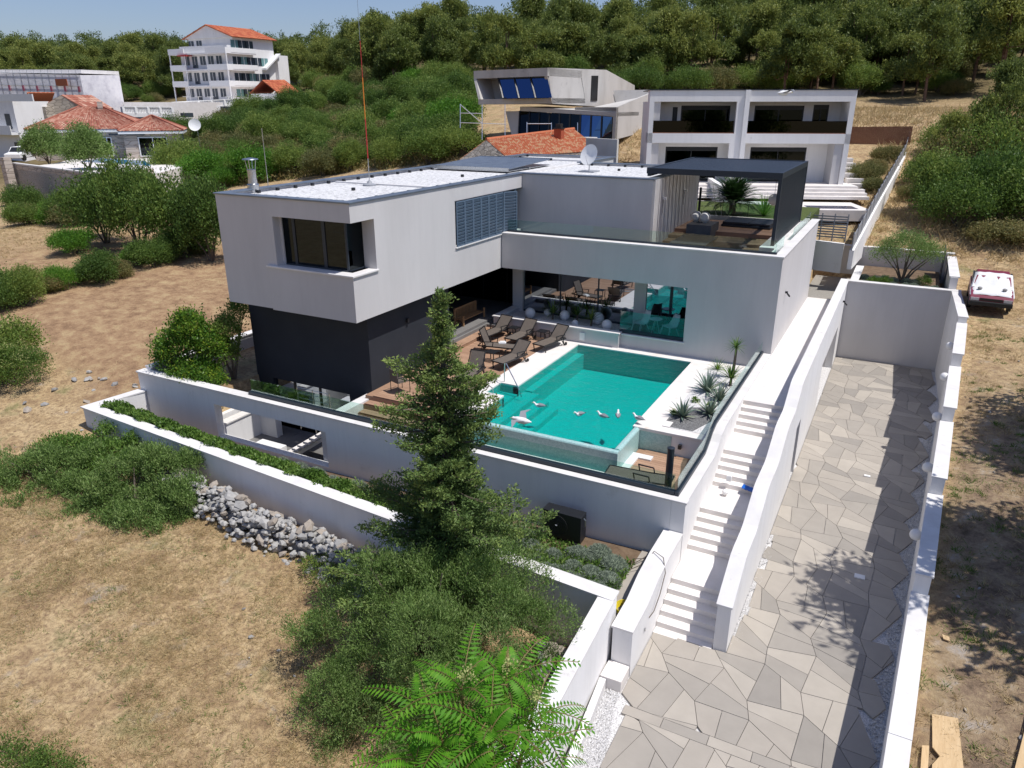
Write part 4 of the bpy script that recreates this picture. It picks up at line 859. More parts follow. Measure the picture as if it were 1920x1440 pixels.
def side_table(x, y, z, label):
    t = thing('side_table', label, 'side table', (x, y, z), R(-5), 'low black side tables')
    for k in range(6): G().box(-.24, .24, -.235+k*.08, -.17+k*.08, .40, .42).build('slat', M['dark'], t, local=True)
    g = G(); [g.box(sx*.22-.015, sx*.22+.015, sy*.22-.015, sy*.22+.015, 0, .40) for sx in (-1, 1) for sy in (-1, 1)]
    for sx in (-1, 1):
        for sy in (-1, 1): G().box(sx*.22-.015, sx*.22+.015, sy*.22-.015, sy*.22+.015, 0, .40).build('leg', M['dark'], t, local=True)
    return t
side_table(-15.0, 28.6, .02, 'black side table between the two leftmost loungers by the low wall')
side_table(-13.62, 28.7, .02, 'black side table left of the lounger at the back edge of the pool')
side_table(-14.2, 25.1, .02, 'black side table in the middle of the wooden deck')
# dining chairs on lower steps at the left of the conifer
def deck_chair(x, y, z, rz, label, grp=None):
    t = thing('deck_chair', label, 'chair', (x, y, z), rz, grp)
    G().box(-.25, .25, -.25, .25, .42, .45).build('seat', M['sling'], t, local=True); G().box(-.25, .25, .24, .27, .45, .9).build('backrest', M['sling'], t, local=True)
    for sx in (-1, 1):
        for sy in (-1, 1): G().tube([(sx*.25, sy*.25, 0), (sx*.25, sy*.25, .62)], .014, 6).build('leg', M['dark'], t, local=True)
        G().bar((sx*.25, -.26, .63), (sx*.25, .26, .63), .04, .02).build('armrest', M['dark'], t, local=True)
    return t
deck_chair(-15.5, 20.5, .02, R(160), 'dark deck chair by the anthracite wall, left of the conifer')
# wooden bench
bn = thing('wooden_bench', 'teak slatted bench seen from behind on the covered patio', 'bench', (-17.6, 28.6, .30), R(-92))
for k in range(14): G().box(-.86+k*.124, -.80+k*.124, -.03, 0.0, .16, .80).build('back_slat', M['teak'], bn, local=True)
G().box(-.92, .92, -.045, .01, .80, .88).build('top_rail', M['teak'], bn, local=True); G().box(-.92, .92, -.04, .01, .10, .18).build('bottom_rail', M['teak'], bn, local=True)
for k in range(4): G().box(-.9, .9, .04+k*.12, .14+k*.12, .40, .43).build('seat_slat', M['teak'], bn, local=True)
for sx in (-.9, .9):
    for yy in (0, .48): G().box(sx-.035, sx+.035, yy-.035, yy+.035, 0, .86 if yy == 0 else .6).build('leg', M['teak'], bn, local=True)
pl = thing('patio_plinth', 'low grey stone plinth between wooden steps and patio', 'plinth', (-17.2, 28, .16)); part('plinth', [(-17.9,-16.72,25.9,30.2,.30,.42)], 'tile_grey', pl)
# white chairs + table in the balcony recess
def shell_chair(x, y, z, rz, label):
    t = thing('shell_chair', label, 'chair', (x, y, z), rz, 'white plastic chairs behind the green glass')
    n = 7; g = G(); vs_ = []; fs = []
    prof = [(-.26,.40),(-.18,.38),(0,.36),(.14,.38),(.24,.52),(.31,.70),(.36,.86)]
    for i, (y_, z_) in enumerate(prof):
        ww = [.26,.30,.31,.29,.25,.22,.18][i]
        for k in range(5): s = (k-2)/2; vs_.append((ww*s, y_, z_+.035*s*s)); 
    for i in range(6):
        for k in range(4): fs.append((i*5+k, i*5+k+1, (i+1)*5+k+1, (i+1)*5+k))
    g.add(vs_, fs); o = g.build('seat_shell', M['plastic_white'], t, True, local=True); sm_ = o.modifiers.new('solid', 'SOLIDIFY'); sm_.thickness = .02
    for sx in (-1, 1):
        G().bar((sx*.24, -.2, .38), (sx*.29, -.28, 0), .05, .03).build('leg', M['plastic_white'], t, local=True); G().bar((sx*.24, .12, .37), (sx*.29, .26, 0), .05, .03).build('leg', M['plastic_white'], t, local=True)
    return t
shell_chair(-9.55, 30.15, .62, R(-35), 'white plastic shell chair left of the round table behind the green glass')
shell_chair(-8.25, 30.15, .62, R(-35), 'white plastic shell chair right of the round table behind the green glass')
rt_ = thing('round_table', 'small round white table between two white shell chairs', 'table', (-8.92, 30.2, .62)); G().lathe([(.28,.60),(.29,.61),(.29,.625),(.28,.63)], n=20).build('tabletop', M['plastic_white'], rt_, local=True)
for k in range(3): a = k*2.09; G().bar((.05*math.cos(a), .05*math.sin(a), .6), (.2*math.cos(a), .2*math.sin(a), 0), .02, .02).build('leg', M['plastic_white'], rt_, local=True)
# globes in the planter bed
for i, (x, y, r_, lab) in enumerate([(-14.95, 30.1, .25, 'big white globe lamp at the left end of the window planter'), (-14.35, 30.75, .18, 'small white globe lamp behind the big left one in the window planter'), (-13.35, 30.5, .24, 'white globe lamp in the middle of the window planter, right of the left palm'), (-12.5, 29.75, .16, 'smallest white globe lamp near the front edge of the window planter'), (-11.75, 30.6, .29, 'largest globe lamp under the palm leaves of the window planter'), (-11.05, 29.95, .24, 'white globe lamp beside the green balcony glass')]):
    g = G(); g.ball((x, y, .52+r_*.93), r_, 20); single('globe_lamp', g, M['globe'], lab, 'lamp', 'white globe lamps in the window planter', True)
# globes on the boundary wall
for k, (lx, ly, zz, lab) in enumerate([(1770, 647, .95, 'globe wall lamp farthest back on the boundary wall'), (1768, 706, .75, 'second globe wall lamp from the back on the boundary wall'), (1757, 781, .28, 'third globe wall lamp from the back on the boundary wall'), (1743, 877, -.2, 'fourth globe wall lamp from the back on the boundary wall'), (1720, 1003, -.65, 'globe wall lamp nearest the camera on the boundary wall')]):
    y = float(on(lx, ly, 2, zz)[1])
    t = thing('globe_wall_lamp', lab, 'lamp', (xw(y), y, zz), 0, 'white globe lamps on the boundary wall')
    g = G(); g.ball((-.12, 0, 0), .155, 18); g.build('globe', M['globe'], t, True, local=True); G().tube([(0, 0, -.05), (-.1, 0, -.15)], .02).build('bracket', M['dark'], t, local=True)
# pool ladder rail
lr = thing('pool_handrail', 'polished steel handrail leaning into the pool entry', 'handrail', (-12.5, 23.1, .05))
G().tube([(-12.55,23.12,.05),(-12.55,23.12,.72),(-12.5,23.08,.84),(-12.38,22.95,.86),(-11.75,22.75,.05),(-11.6,22.7,-.25)], .022, 8).build('rail', M['steel'], lr, True)
hs = G(); hs.tube([(-13.45+.22*math.cos(t*.5)*(1+.03*t), 22.9+.2*math.sin(t*.5)*(1+.03*t), .035+.004*(t % 3)) for t in range(44)]+[(-12.6, 22.3, .07), (-12.3, 21.8, .075), (-12.9, 21.3, .075)], .012, 5); single('pool_hose', hs, M['grey_paint'], 'thin grey hose coiled on the deck by the ladder rail', 'hose')
# column on lower deck, wall lights
pc = G(); pc.lathe([(.10,0),(.10,1.72),(.105,1.73),(.105,1.78),(.06,1.80)], (-4.72, 18.35, -.7), 20); single('bollard_column', pc, M['anthra'], 'tall anthracite round column on the small lower deck', 'column', smooth=True)
for i, (x, lab) in enumerate([(-5.25, 'black cube wall light left of the column'), (-4.60, 'black cube wall light right of the column')]):
    g = G(); g.box(x-.05, x+.05, 21.42, 21.53, -.42, -.28); single('wall_light', g, M['dark'], lab, 'wall light', 'black cube lights on the lower deck wall')
g = G(); g.box(-.055,.055,-.1,0,2.0,2.2); g.M = None
wl = G(); wl.box(-16.5,-16.40,22.4,22.52,2.05,2.2); single('wall_spotlight', wl, M['dark'], 'small black spotlight on the anthracite wall under the upper storey', 'wall light')
wb = G(); wb.box(-11.95,-11.72,28.985,29.04,.18,.52); single('pool_skimmer_cover', wb, M['white_paint'], 'white square cover on the low wall behind the pool', 'cover')
def camera_unit(x, y, z, label, sx=1):
    t = thing('security_camera', label, 'security camera', (x, y, z), 0, 'small black security cameras')
    G().box(-.04*sx, .06*sx, -.04, .04, .02, .1).build('bracket', M['dark'], t, local=True); G().tube([(.06*sx, 0, 0), (.16*sx, -.14, -.06)], .035, 10).build('housing', M['dark'], t, local=True)
camera_unit(-3.86, 31.2, 2.72, 'black security camera high on the sunlit villa side wall'); camera_unit(-2.05, 38.2, .95, 'black security camera at the far end of the stair wall')
# boxes, ball and cloth on stair
bx1 = G(); bx1.box(-3.50,-3.36,20.35,20.5,-.6,-.44); bx1.box(-3.49,-3.37,20.36,20.49,-.44,-.42); single('white_carton', bx1, M['white_paint'], 'small white carton standing on the second stair flight', 'box')
bx2 = G(); bx2.ball((-3.42, 19.98, -.78), .10, 14, .9); single('white_ball_lamp', bx2, M['globe'], 'white round lamp lying on the stair landing', 'lamp', smooth=True)
M['blue'] = plain('blue plastic sheet', (0.01, 0.12, 0.52), .3)
cl = G(); nx_, ny_ = 9, 5; vs_ = []; 
for j in range(ny_):
    for i in range(nx_): vs_.append((-3.02+.055*i, 20.28+.07*j-.02*i, -.70+.035*abs(math.sin(i*1.7+j*2.1))+.02*math.sin(j*3)))
cl.add(vs_, [(j*nx_+i, j*nx_+i+1, (j+1)*nx_+i+1, (j+1)*nx_+i) for j in range(ny_-1) for i in range(nx_-1)]); cl.add([(p[0], p[1], p[2]-.012) for p in vs_], [(j*nx_+i, (j+1)*nx_+i, (j+1)*nx_+i+1, j*nx_+i+1) for j in range(ny_-1) for i in range(nx_-1)])
single('blue_cloth', cl, M['blue'], 'crumpled blue plastic sheet on a stair step', 'sheet', smooth=True)
bt = G(); bt.box(.16,.36,26.3,26.42,-2.35,-2.31); single('white_tile', bt, M['white_paint'], 'white drain cover lying on the driveway', 'drain cover')
bt = G(); bt.box(.35,.62,19.7,19.9,-2.35,-2.32); single('white_tile', bt, M['white_paint'], 'white drain cover on the driveway nearer the camera', 'drain cover')
# hose over low wall
hg = G(); hg.tube([(-5.6,13.95,-1.5),(-5.0,14.3,-1.5),(-4.55,14.7,-1.48),(-4.5,15.2,-1.4),(-4.45,15.7,-.95),(-4.3,15.9,-.70),(-4.0,15.7,-.68),(-3.84,15.4,-.9),(-3.82,14.95,-1.25),(-3.84,14.6,-1.5),(-3.9,14.45,-1.6)], .011, 6); single('garden_hose', hg, M['bark'], 'brown garden hose looped over the low stair wall', 'hose')
hy_ = G()
for k in range(5): hy_.tube([(-4.55+(.13+.01*k)*math.cos(t*.42), 14.35+(.19+.01*k)*math.sin(t*.42), -1.53+.03*k) for t in range(16)], .014, 6)
single('hose_coil', hy_, M['yellow'], 'coiled yellow hose behind the low stair wall', 'hose')
hb = G(); hb.tube([(-4.9,16.3,-1.5),(-4.7,16.6,-1.4),(-4.6,16.2,-1.35),(-4.9,15.9,-1.45),(-5.0,16.4,-1.45),(-4.6,16.7,-1.5),(-4.5,16.1,-1.5)], .012, 6); single('hose_loop', hb, M['bark'], 'brown hose loops on the path by the cushion plants', 'hose')
# air conditioner
ac = thing('heat_pump', 'black outdoor heat pump unit standing against the front garden wall', 'heat pump', (-7.1, 16.6, -1.55))
part('casing', [(-7.72,-6.55,16.45,16.85,-1.50,-.68)], 'dark', ac, bevel=0.012); part('foot', [(-7.6,-7.5,16.4,16.9,-1.58,-1.50)], 'dark', ac); part('foot', [(-6.75,-6.65,16.4,16.9,-1.58,-1.50)], 'dark', ac)
for r_ in (.10,.16,.22,.28,.33): G().tube([(-7.28+r_*math.cos(a*.3), 16.435, -1.09+r_*math.sin(a*.3)) for a in range(22)], .006, 4).build('grille_ring', M['rubber'], ac)
G().lathe([(.03,0),(.03,.02)], (-7.28,16.42,-1.09), 10).build('fan_hub', M['grey_paint'], ac)
G().tube([(-6.53,16.6,-.75),(-6.48,16.6,-.8),(-6.48,16.6,-1.0)], .02).build('valve', M['steel'], ac)
# roof things ---------------------------------------------------------
ch = thing('flue_chimney', 'stainless steel flue with a flat rain cap at the front left roof corner', 'chimney', (-22.05, 20.6, 6.95))
G().lathe([(.22,-.2),(.22,.12),(.17,.16),(.17,.30)], (-21.95,20.7,7.0), 18).build('flue_base', M['steel'], ch, True); G().lathe([(.155,.30),(.155,.62),(.165,.63),(.165,.66),(.15,.67)], (-21.95,20.7,7.0), 18).build('flue_pipe', M['steel'], ch, True)
G().lathe([(.30,1.02),(.28,1.05),(.05,1.09)], (-21.95,20.7,7.0), 20).build('rain_cap', M['zinc'], ch, True)
for k in range(4): a = k*1.57+.5; G().bar((-21.95+.14*math.cos(a),20.7+.14*math.sin(a),7.65),(-21.95+.2*math.cos(a),20.7+.2*math.sin(a),8.03),.02,.01).build('strut', M['steel'], ch)
lm = G(); lm.tube([(-22.0,21.5,6.9),(-22.0,21.5,9.1)], .014, 6); single('lightning_rod', lm, M['steel'], 'thin grey metal rod beside the flue chimney', 'rod')
am = thing('antenna_mast', 'tall thin orange and red aerial mast on the villa roof', 'antenna', (-19.55, 24.6, 6.84))
G().lathe([(.28,0),(.28,.06),(.12,.10),(.06,.2)], (-19.55,24.6,6.84), 14).build('weight', M['grey_paint'], am); 
for a, b_, mt, r_ in ((7.0,7.9,'steel',.02),(7.9,9.4,'red_paint',.022),(9.4,10.9,'orange_paint',.018),(10.9,12.2,'red_paint',.013),(12.2,15.5,'steel',.008)): G().tube([(-19.55,24.6,a),(-19.55,24.6,b_)], r_, 6).build('mast_section', M[mt], am)
sd = thing('satellite_dish', 'large white satellite dish on the villa roof', 'satellite dish', (-14.1, 34.6, 6.84))
g = G(); g.M = Matrix.Translation((-14.1,34.6,7.65))@Matrix.Rotation(R(-18), 4, 'Z')@Matrix.Rotation(R(70), 4, 'X')
g.lathe([(.002,-.10),(.2,-.085),(.4,-.035),(.5,0),(.505,.012),(.4,-.02),(.2,-.07),(.002,-.085)], (0,0,0), 28); g.build('dish', M['white_paint'], sd, True)
G().tube([(-14.1,34.7,6.85),(-14.1,34.7,7.6)], .03).build('pole', M['steel'], sd); part('base_plate', [(-14.5,-13.7,34.3,35.1,6.84,6.90)], 'grey_paint', sd)
G().tube([(-14.05,34.4,7.2),(-13.95,33.9,7.5),(-13.95,33.85,7.62)], .012).build('feed_arm', M['steel'], sd)
sp = thing('solar_collector', 'blue grey tube solar collector lying on the villa roof gravel', 'solar panel', (-19, 33.5, 6.85))
part('manifold', [(-21.6,-17.2,37.0,37.12,7.12,7.24)], 'anthra', sp)
tb0 = None
for k in range(34):
    x = -21.5+k*.128
    if tb0 is None: tb0 = G().tube([(x,32.2,7.02),(x,37.0,7.2)], .035, 8).build('collector_tube', M['zinc'], sp, True); 
    else: c = tb0.copy(); COL.objects.link(c); c.location = (k*.128, 0, 0)
part('tray', [(-21.6,-17.2,32.1,32.2,6.95,7.08),(-21.6,-17.2,34.4,34.5,6.88,6.98)], 'steel', sp); part('reflector', [(-21.55,-17.25,32.2,36.9,6.90,6.93)], 'steel', sp)
# terrace furniture
pg = thing('pergola', 'anthracite slatted pergola with a slatted side screen on the roof terrace', 'pergola', (-7.4, 36, 3.98))
part('beam', [(-10.35,-4.70,32.10,32.22,7.12,7.36)], 'anthra', pg); part('beam', [(-10.35,-4.70,39.5,39.62,7.12,7.36)], 'anthra', pg); part('beam', [(-10.35,-10.23,32.22,39.5,7.0,7.36)], 'anthra', pg); part('beam', [(-4.82,-4.70,32.22,39.5,7.12,7.36)], 'anthra', pg)
part('post', [(-4.84,-4.70,32.08,32.22,4.42,7.12)], 'anthra', pg); part('post', [(-4.84,-4.70,39.5,39.64,4.42,7.12)], 'anthra', pg)
s0 = None
for k in range(36):
    y = 32.3+k*.2
    if s0 is None: s0 = part('roof_slat', [(-10.23,-4.82,y,y+.165,7.28,7.33)], 'anthra', pg)
    else: c = s0.copy(); COL.objects.link(c); c.location = (0, k*.2, 0)
s0 = None
for k in range(40):
    y = 32.30+k*.18
    if s0 is None: s0 = part('screen_slat', [(-4.80,-4.72,y,y+.10,4.42,7.12)], 'anthra', pg)
    else: c = s0.copy(); COL.objects.link(c); c.location = (0, k*.18, 0)
ck = thing('kitchen_block', 'grey clad outdoor kitchen block with two levels on the roof terrace', 'kitchen block', (-8.2, 33.5, 3.98))
part('high_block', [(-8.88,-7.76,33.85,35.4,3.98,4.80)], 'plant_box', ck, bevel=.006); part('low_block', [(-8.9,-7.45,31.5,33.84,3.98,4.30)], 'plant_box', ck, bevel=.006); part('low_top', [(-8.95,-7.40,31.45,33.84,4.30,4.34)], 'tub_cover', ck)
for i, (x, y, r_, lab) in enumerate([(-8.75, 35.0, .24, 'white globe lamp at the left on the grey kitchen block'), (-8.28, 34.75, .25, 'white globe lamp beside the left one on the grey kitchen block')]):
    g = G(); g.ball((x, y, 4.80+r_*.97), r_, 20); g.lathe([(.1,0),(.1,.04)], (x, y, 4.80), 12); single('globe_lamp', g, M['globe'], lab, 'lamp', 'white globe lamps on the kitchen block', True)
hl = thing('hanging_globe_lamp', 'white globe lamp hanging from the pergola', 'lamp', (-5.25, 34.6, 7.1)); g = G(); g.ball((-5.3,34.6,6.02),.25,20); g.build('globe', M['globe'], hl, True); G().tube([(-5.3,34.6,6.27),(-5.3,34.6,7.12)],.008,5).build('cable', M['dark'], hl)
tb = thing('hot_tub', 'sunken hot tub under a folded charcoal cover in the terrace deck', 'hot tub', (-6.8, 37.6, 4.42)); g = G(); g.M = Matrix.Translation((-6.75,37.3,4.43)); g.prism([(-1.15,-.8),(1.15,-.95),(1.25,.9),(-1.1,.95)], 0, .12); g.build('tub_rim', M['anthra'], tb, bevel=.03); g = G(); g.M = Matrix.Translation((-6.75,37.35,4.55)); g.prism([(-1.1,-.8),(.1,-.87),(.15,.9),(-1.05,.93)], 0, .11); g.prism([(.12,-.85),(1.12,-.9),(1.2,.86),(.16,.88)], 0, .10); g.build('tub_cover', M['tub_cover'], tb, bevel=.03)
for y in (32.6, 36.0):
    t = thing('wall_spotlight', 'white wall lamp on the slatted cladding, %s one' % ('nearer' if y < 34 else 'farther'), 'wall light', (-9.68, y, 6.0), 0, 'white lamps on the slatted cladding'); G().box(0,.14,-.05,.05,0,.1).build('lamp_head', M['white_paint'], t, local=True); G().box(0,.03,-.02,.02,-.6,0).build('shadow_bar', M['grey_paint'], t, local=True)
sr = thing('spiral_rail', 'dark metal rail frame beside the cycas on the roof terrace', 'rail', (-9.3, 39.5, 4.4))
for k in range(5): G().tube([(-9.7,39.3,4.7+.25*k),(-9.0,39.7,4.7+.25*k)],.015,5).build('bar', M['dark'], sr)
G().box(-9.75,-9.65,39.2,39.3,4.4,5.9).build('post', M['dark'], sr); G().tube([(-8.9,39.8,4.4),(-9.2,39.7,6.0)],.015,5).build('post', M['steel'], sr); G().tube([(-8.6,39.8,4.4),(-8.95,39.7,6.0)],.015,5).build('post', M['steel'], sr)
gp_ = thing('terrace_back_rail', 'glass rail between the deck and the garden behind the pergola', 'rail', (-7, 40, 4.4)); part('glass', [(-8.6,-4.9,39.75,39.76,4.45,5.3)], 'glass_rail', gp_)
for x in (-8.6,-7.3,-6.0): G().tube([(x,39.75,4.4),(x,39.75,5.3)],.015,5).build('post', M['dark'], gp_)
structure(part('garden_lawn', [(-16.0,-4.5,40.2,46.0,2.0,4.40)], 'soil', None)); bpy.context.scene.objects['garden_lawn'].data.materials[0] = M['weedmat'] if 'weedmat' in M else surf('green lawn', [(0.05, 0.075, 0.018), (0.10, 0.125, 0.03)], scale=6, rough=.9, bump=.03, bscale=14)
kb = thing('garden_kerb', 'white kerb at the back edge of the roof terrace deck', 'kerb', (-7, 39.9, 4.4)); part('kerb', [(-9.7,-4.6,39.62,39.72,4.2,4.48)], 'stone_white', kb)

# gulls -----------------------------------------------------------------
M['gull_grey'] = plain('gull grey', (0.22, 0.23, 0.25), .8); M['gull_white'] = plain('gull white', (0.76, 0.76, 0.75), .8)
def gull(x, y, z, rz, label, mode='float', pitch=0):
    t = thing('seagull', label, 'gull', (x, y, z), rz, 'seagulls at the pool' if mode != 'fly' else None); t.scale = (.78,)*3 if mode != 'fly' else (1, 1, 1)
    b = G(); P = [(-.02,-.28,.10),(0,-.20,.11),(0,-.08,.10),(0,.06,.11),(0,.15,.16),(0,.20,.235),(0,.235,.26),(0,.27,.255)]; r_ = [.008,.045,.085,.088,.06,.042,.048,.03]
    if mode == 'fly': P = [(0,p[1],.1+(.03 if p[1] > .1 else 0)) for p in P]
    z0 = .13 if mode == 'stand' else 0
    b.tube([(p[0], p[1], p[2]+z0-(.05 if mode == 'float' else 0)) for p in P], r_, 12); b.build('body', M['gull_white'], t, True, local=True)
    top = P[-1]; zz = z0-(.05 if mode == 'float' else 0)
    G().tube([(0,.27,top[2]+zz),(0,.33,top[2]-.015+zz)], [.014,.004], 6).build('beak', M['yellow'], t, local=True)
    for s in (-1, 1):
        if mode == 'fly':
            w_ = G(); w_.add([(s*.05,.1,.13),(s*.32,.16,.22),(s*.68,.0,.16),(s*.34,.02,.2),(s*.05,-.12,.12),(s*.05,.1,.115),(s*.32,.16,.205),(s*.68,.0,.155),(s*.34,.02,.185),(s*.05,-.12,.105)], [(0,1,3,4),(1,2,3),(9,8,6,5),(8,7,6)]); w_.build('wing', M['gull_grey'], t, local=True)
        else:
            w_ = G(); w_.tube([(s*.045,.09,.15+zz),(s*.06,-.02,.158+zz),(s*.045,-.18,.145+zz),(s*.015,-.30,.13+zz)], [.025,.066,.048,.01], 8); w_.build('wing', M['gull_grey'], t, True, local=True)
            G().tube([(s*.02,-.27,.125+zz),(s*.005,-.37,.125+zz)], [.018,.006], 6).build('wing_tip', M['rubber'], t, local=True)
        if mode == 'stand': G().tube([(s*.03,0,.13),(s*.03,0,0),(s*.03,.04,.003)], .006, 5).build('leg', M['yellow'], t, local=True)
    return t
gull(-10.35, 21.6, 0, R(112), 'gull swimming on the left part of the pool, apart from the others')
gull(-8.8, 21.55, 0, R(150), 'gull swimming left of the one with outstretched neck, seen from behind'); gull(-8.05, 21.8, 0, R(80), 'gull swimming in profile in the middle of the right-hand group')
gull(-7.6, 22.1, 0, R(20), 'gull swimming nearest the standing gull, facing away'); gull(-6.78, 21.75, .055, R(75), 'gull standing on the rust-stained pool corner', 'stand')
p = D(978, 795, 19.3); gull(p[0], p[1], p[2], R(95), 'gull flying low over the front edge of the pool', 'fly')
p = D(1470, 180, 27); gull(p[0], p[1], p[2], R(-50), 'gull gliding in front of the twin white house', 'fly')

# old car ----------------------------------------------------------------
M['car_red'] = plain('faded dark red paint', (0.19, 0.018, 0.045), .4); M['sheet'] = surf('white bonnet cover', [(0.66, 0.66, 0.65), (0.76, 0.76, 0.75)], scale=3, rough=.8, bump=.02, bscale=5)
M['headlight'] = plain('headlight glass', (0.5, 0.52, 0.54), .15)
cx, cy = 3.82, 37.4; cz = hz(4.0, 39.5)+.02
car = thing('parked_car', 'old dark red hatchback with a white cover over windscreen and bonnet', 'car', (cx, cy, cz), R(-2))
def carprof(w_, prof, mat, name, par=car, taper=0.0):
    g = G(); n = len(prof)
    v = [(-w_+taper*max(0, z_-.85), y_, z_) for (y_, z_) in prof]+[(w_-taper*max(0, z_-.85), y_, z_) for (y_, z_) in prof]
    g.add(v, [tuple(range(n)), tuple(range(2*n-1, n-1, -1))]+[((i+1) % n, i, n+i, n+(i+1) % n) for i in range(n)]); return g.build(name, M[mat], par, local=True, bevel=.03)
carprof(.81, [(0,.32),(0,.62),(.12,.74),(1.05,.86),(3.2,.88),(3.75,.86),(3.85,.5),(3.8,.32)], 'car_red', 'body')
carprof(.78, [(1.05,.86),(1.75,1.30),(2.1,1.37),(2.9,1.36),(3.4,1.18),(3.65,.87)], 'car_red', 'cabin', taper=.28)
carprof(.79, [(1.12,.875),(1.78,1.285),(1.80,1.30),(1.08,.89)], 'sheet', 'cabin_glass_front', taper=.25)
g = G(); vs_ = []; 
for j, (yy, z_) in enumerate([(-.02,.60),(.02,.70),(.14,.77),(.6,.83),(1.08,.90),(1.45,1.13),(1.82,1.345),(2.1,1.40)]):
    for i in range(9): s = (i-4)/4; wd = .84 if yy < 1.1 else .84-.2*(z_-.85); vs_.append((s*wd, yy, z_+.015*math.sin(i*2.3+j)-(.05*abs(s)**6)))
g.add(vs_[18:], [(j*9+i, j*9+i+1, (j+1)*9+i+1, (j+1)*9+i) for j in range(5) for i in range(8)]); o = g.build('cover_sheet', M['sheet'], car, True, local=True); o.modifiers.new('s', 'SOLIDIFY').thickness = .015
for s in (-1, 1):
    G().box(s*.74-.03, s*.74+.035, 1.95, 3.1, .95, 1.24).build('side_window', M['dark'], car, local=True)
    G().box(s*.62-.16, s*.62+.16, -.03, .03, .52, .64).build('headlight', M['headlight'], car, local=True)
    for y_ in (.75, 3.05): G().tube([(s*.68, y_, .29), (s*.83, y_, .29)], .29, 20).build('wheel', M['rubber'], car, local=True)
G().box(-.42, .42, -.025, .02, .54, .64).build('grille', M['dark'], car, local=True); G().box(-.82, .82, -.08, .06, .30, .50).build('bumper', M['rubber'], car, local=True, bevel=.03)
for (x, y, z_, lab) in ((-.45,.75,.86,'grey stone holding down the left of the car cover'),(.5,.8,.86,'grey stone holding down the right of the car cover')):
    g = G(); g.ball((0,0,0), .10, 10, .7); o = single('stone', g, M['rock'][1], lab, 'stone', loc=(0,0,0)); o.location = (cx+x, cy+y, cz+z_+.06)
# boards lying at the bottom right
zb = hz(2.6, 13.5)+.05
def board(poly, lab, mt='pine_board', tilt=0):
    g = G(); zs = [hz(px_, py_)+.10 for px_, py_ in poly]; g.prism(poly, [z_-.025 for z_ in zs], [z_ for z_ in zs]); single('wood_board', g, M[mt], lab, 'board', 'raw boards lying on the rough ground')
q = lambda x, y, h=-1.1: tuple(on(x, y, 2, h)[:2])
board([q(1748,1338),q(1795,1350),q(1808,1440),q(1805,1500),q(1752,1500),q(1750,1425),q(1764,1412),q(1750,1395)], 'wide raw pine board with a broken notch beside the boundary wall')
board([q(1731,1390),q(1744,1392),q(1742,1440),q(1735,1470),q(1727,1470)], 'narrow raw pine board left of the wide notched one')
board([q(1935,1310),q(1950,1320),q(1915,1460),q(1900,1450)], 'long yellow board at the right edge of the picture')
board([q(1762,1206),q(1775,1212),q(1777,1219),q(1765,1214)], 'small orange wood offcut beside the weeds right of the wall')
# rubble wall -----------------------------------------------------------------
RB = thing('dry_stone_wall', 'tumbled dry stone wall of grey limestone in front of the planter wall', 'stone wall', (-15, 13.2, -2.2))
def ico(seed):
    rr = random.Random(seed); bm_v = []; t = (1+5**.5)/2
    V_ = [(-1,t,0),(1,t,0),(-1,-t,0),(1,-t,0),(0,-1,t),(0,1,t),(0,-1,-t),(0,1,-t),(t,0,-1),(t,0,1),(-t,0,-1),(-t,0,1)]
    F_ = [(0,11,5),(0,5,1),(0,1,7),(0,7,10),(0,10,11),(1,5,9),(5,11,4),(11,10,2),(10,7,6),(7,1,8),(3,9,4),(3,4,2),(3,2,6),(3,6,8),(3,8,9),(4,9,5),(2,4,11),(6,2,10),(8,6,7),(9,8,1)]
    V_ = [tuple(c/1.9*rr.uniform(.7, 1.2) for c in v) for v in V_]; return V_, F_
stone_meshes = []
for s in range(12):
    v, f = ico(s); me_ = bpy.data.meshes.new('stone'); me_.from_pydata([(a*1.0, b_*.75, c*.6) for a, b_, c in v], [], f); me_.materials.append(M['rock'][s % 3]); stone_meshes.append(me_)
def put_stone(x, y, z_, s, par):
    o = bpy.data.objects.new('stone', random.choice(stone_meshes)); COL.objects.link(o)
    if par is not None: o.parent = par; oo = ORIG[par.name]; x, y, z_ = x-oo[0], y-oo[1], z_-oo[2]
    o.location = (x, y, z_); o.rotation_euler = (random.uniform(-.5, .5), random.uniform(-.5, .5), random.random()*6.28); o.scale = (s, s*random.uniform(.7, 1.1), s*random.uniform(.6, 1)); return o
for k in range(290):
    x = random.uniform(-20.0, -9.8); c = pw(x)-.75+.10*math.sin(x*1.3); h_ = .85*(1-.25*math.sin(x*2.1)**2)
    lay = random.random()**.8; y = c+random.uniform(-.62, .5)*(1-lay*.6)
    put_stone(x, y, hz(x, y)+lay*h_, random.uniform(.15, .28), RB)
g = G()
for k in range(11): x = -20+k; g.prism([(x, pw(x)-.95), (x+1.02, pw(x+1)-.95), (x+1.02, pw(x+1)-.42), (x, pw(x)-.42)], -2.9, -1.80-.02*(k % 2))
g.build('rubble_core', M['rock'][1], RB)['kind'] = 'stuff'
g = G()
for k in range(700):
    x = random.uniform(-20.2, -9.6); c = pw(x)-.78+.10*math.sin(x*1.3); lay = random.random(); y = c+random.uniform(-.8, .55)*(1-lay*.6); v_, f_ = ico(k % 40); s_ = random.uniform(.06, .14); g.add([(a*s_+x, b_*s_*.8+y, c_*s_*.7+hz(x, y)+lay*.75) for a, b_, c_ in v_], f_)
g.build('small_rubble', M['rock'][0], RB)['kind'] = 'stuff'
RB2 = thing('stone_heap', 'heap of grey limestone between the olive bush and the driveway wall', 'stones', (-5.3, 11.5, -2.5))
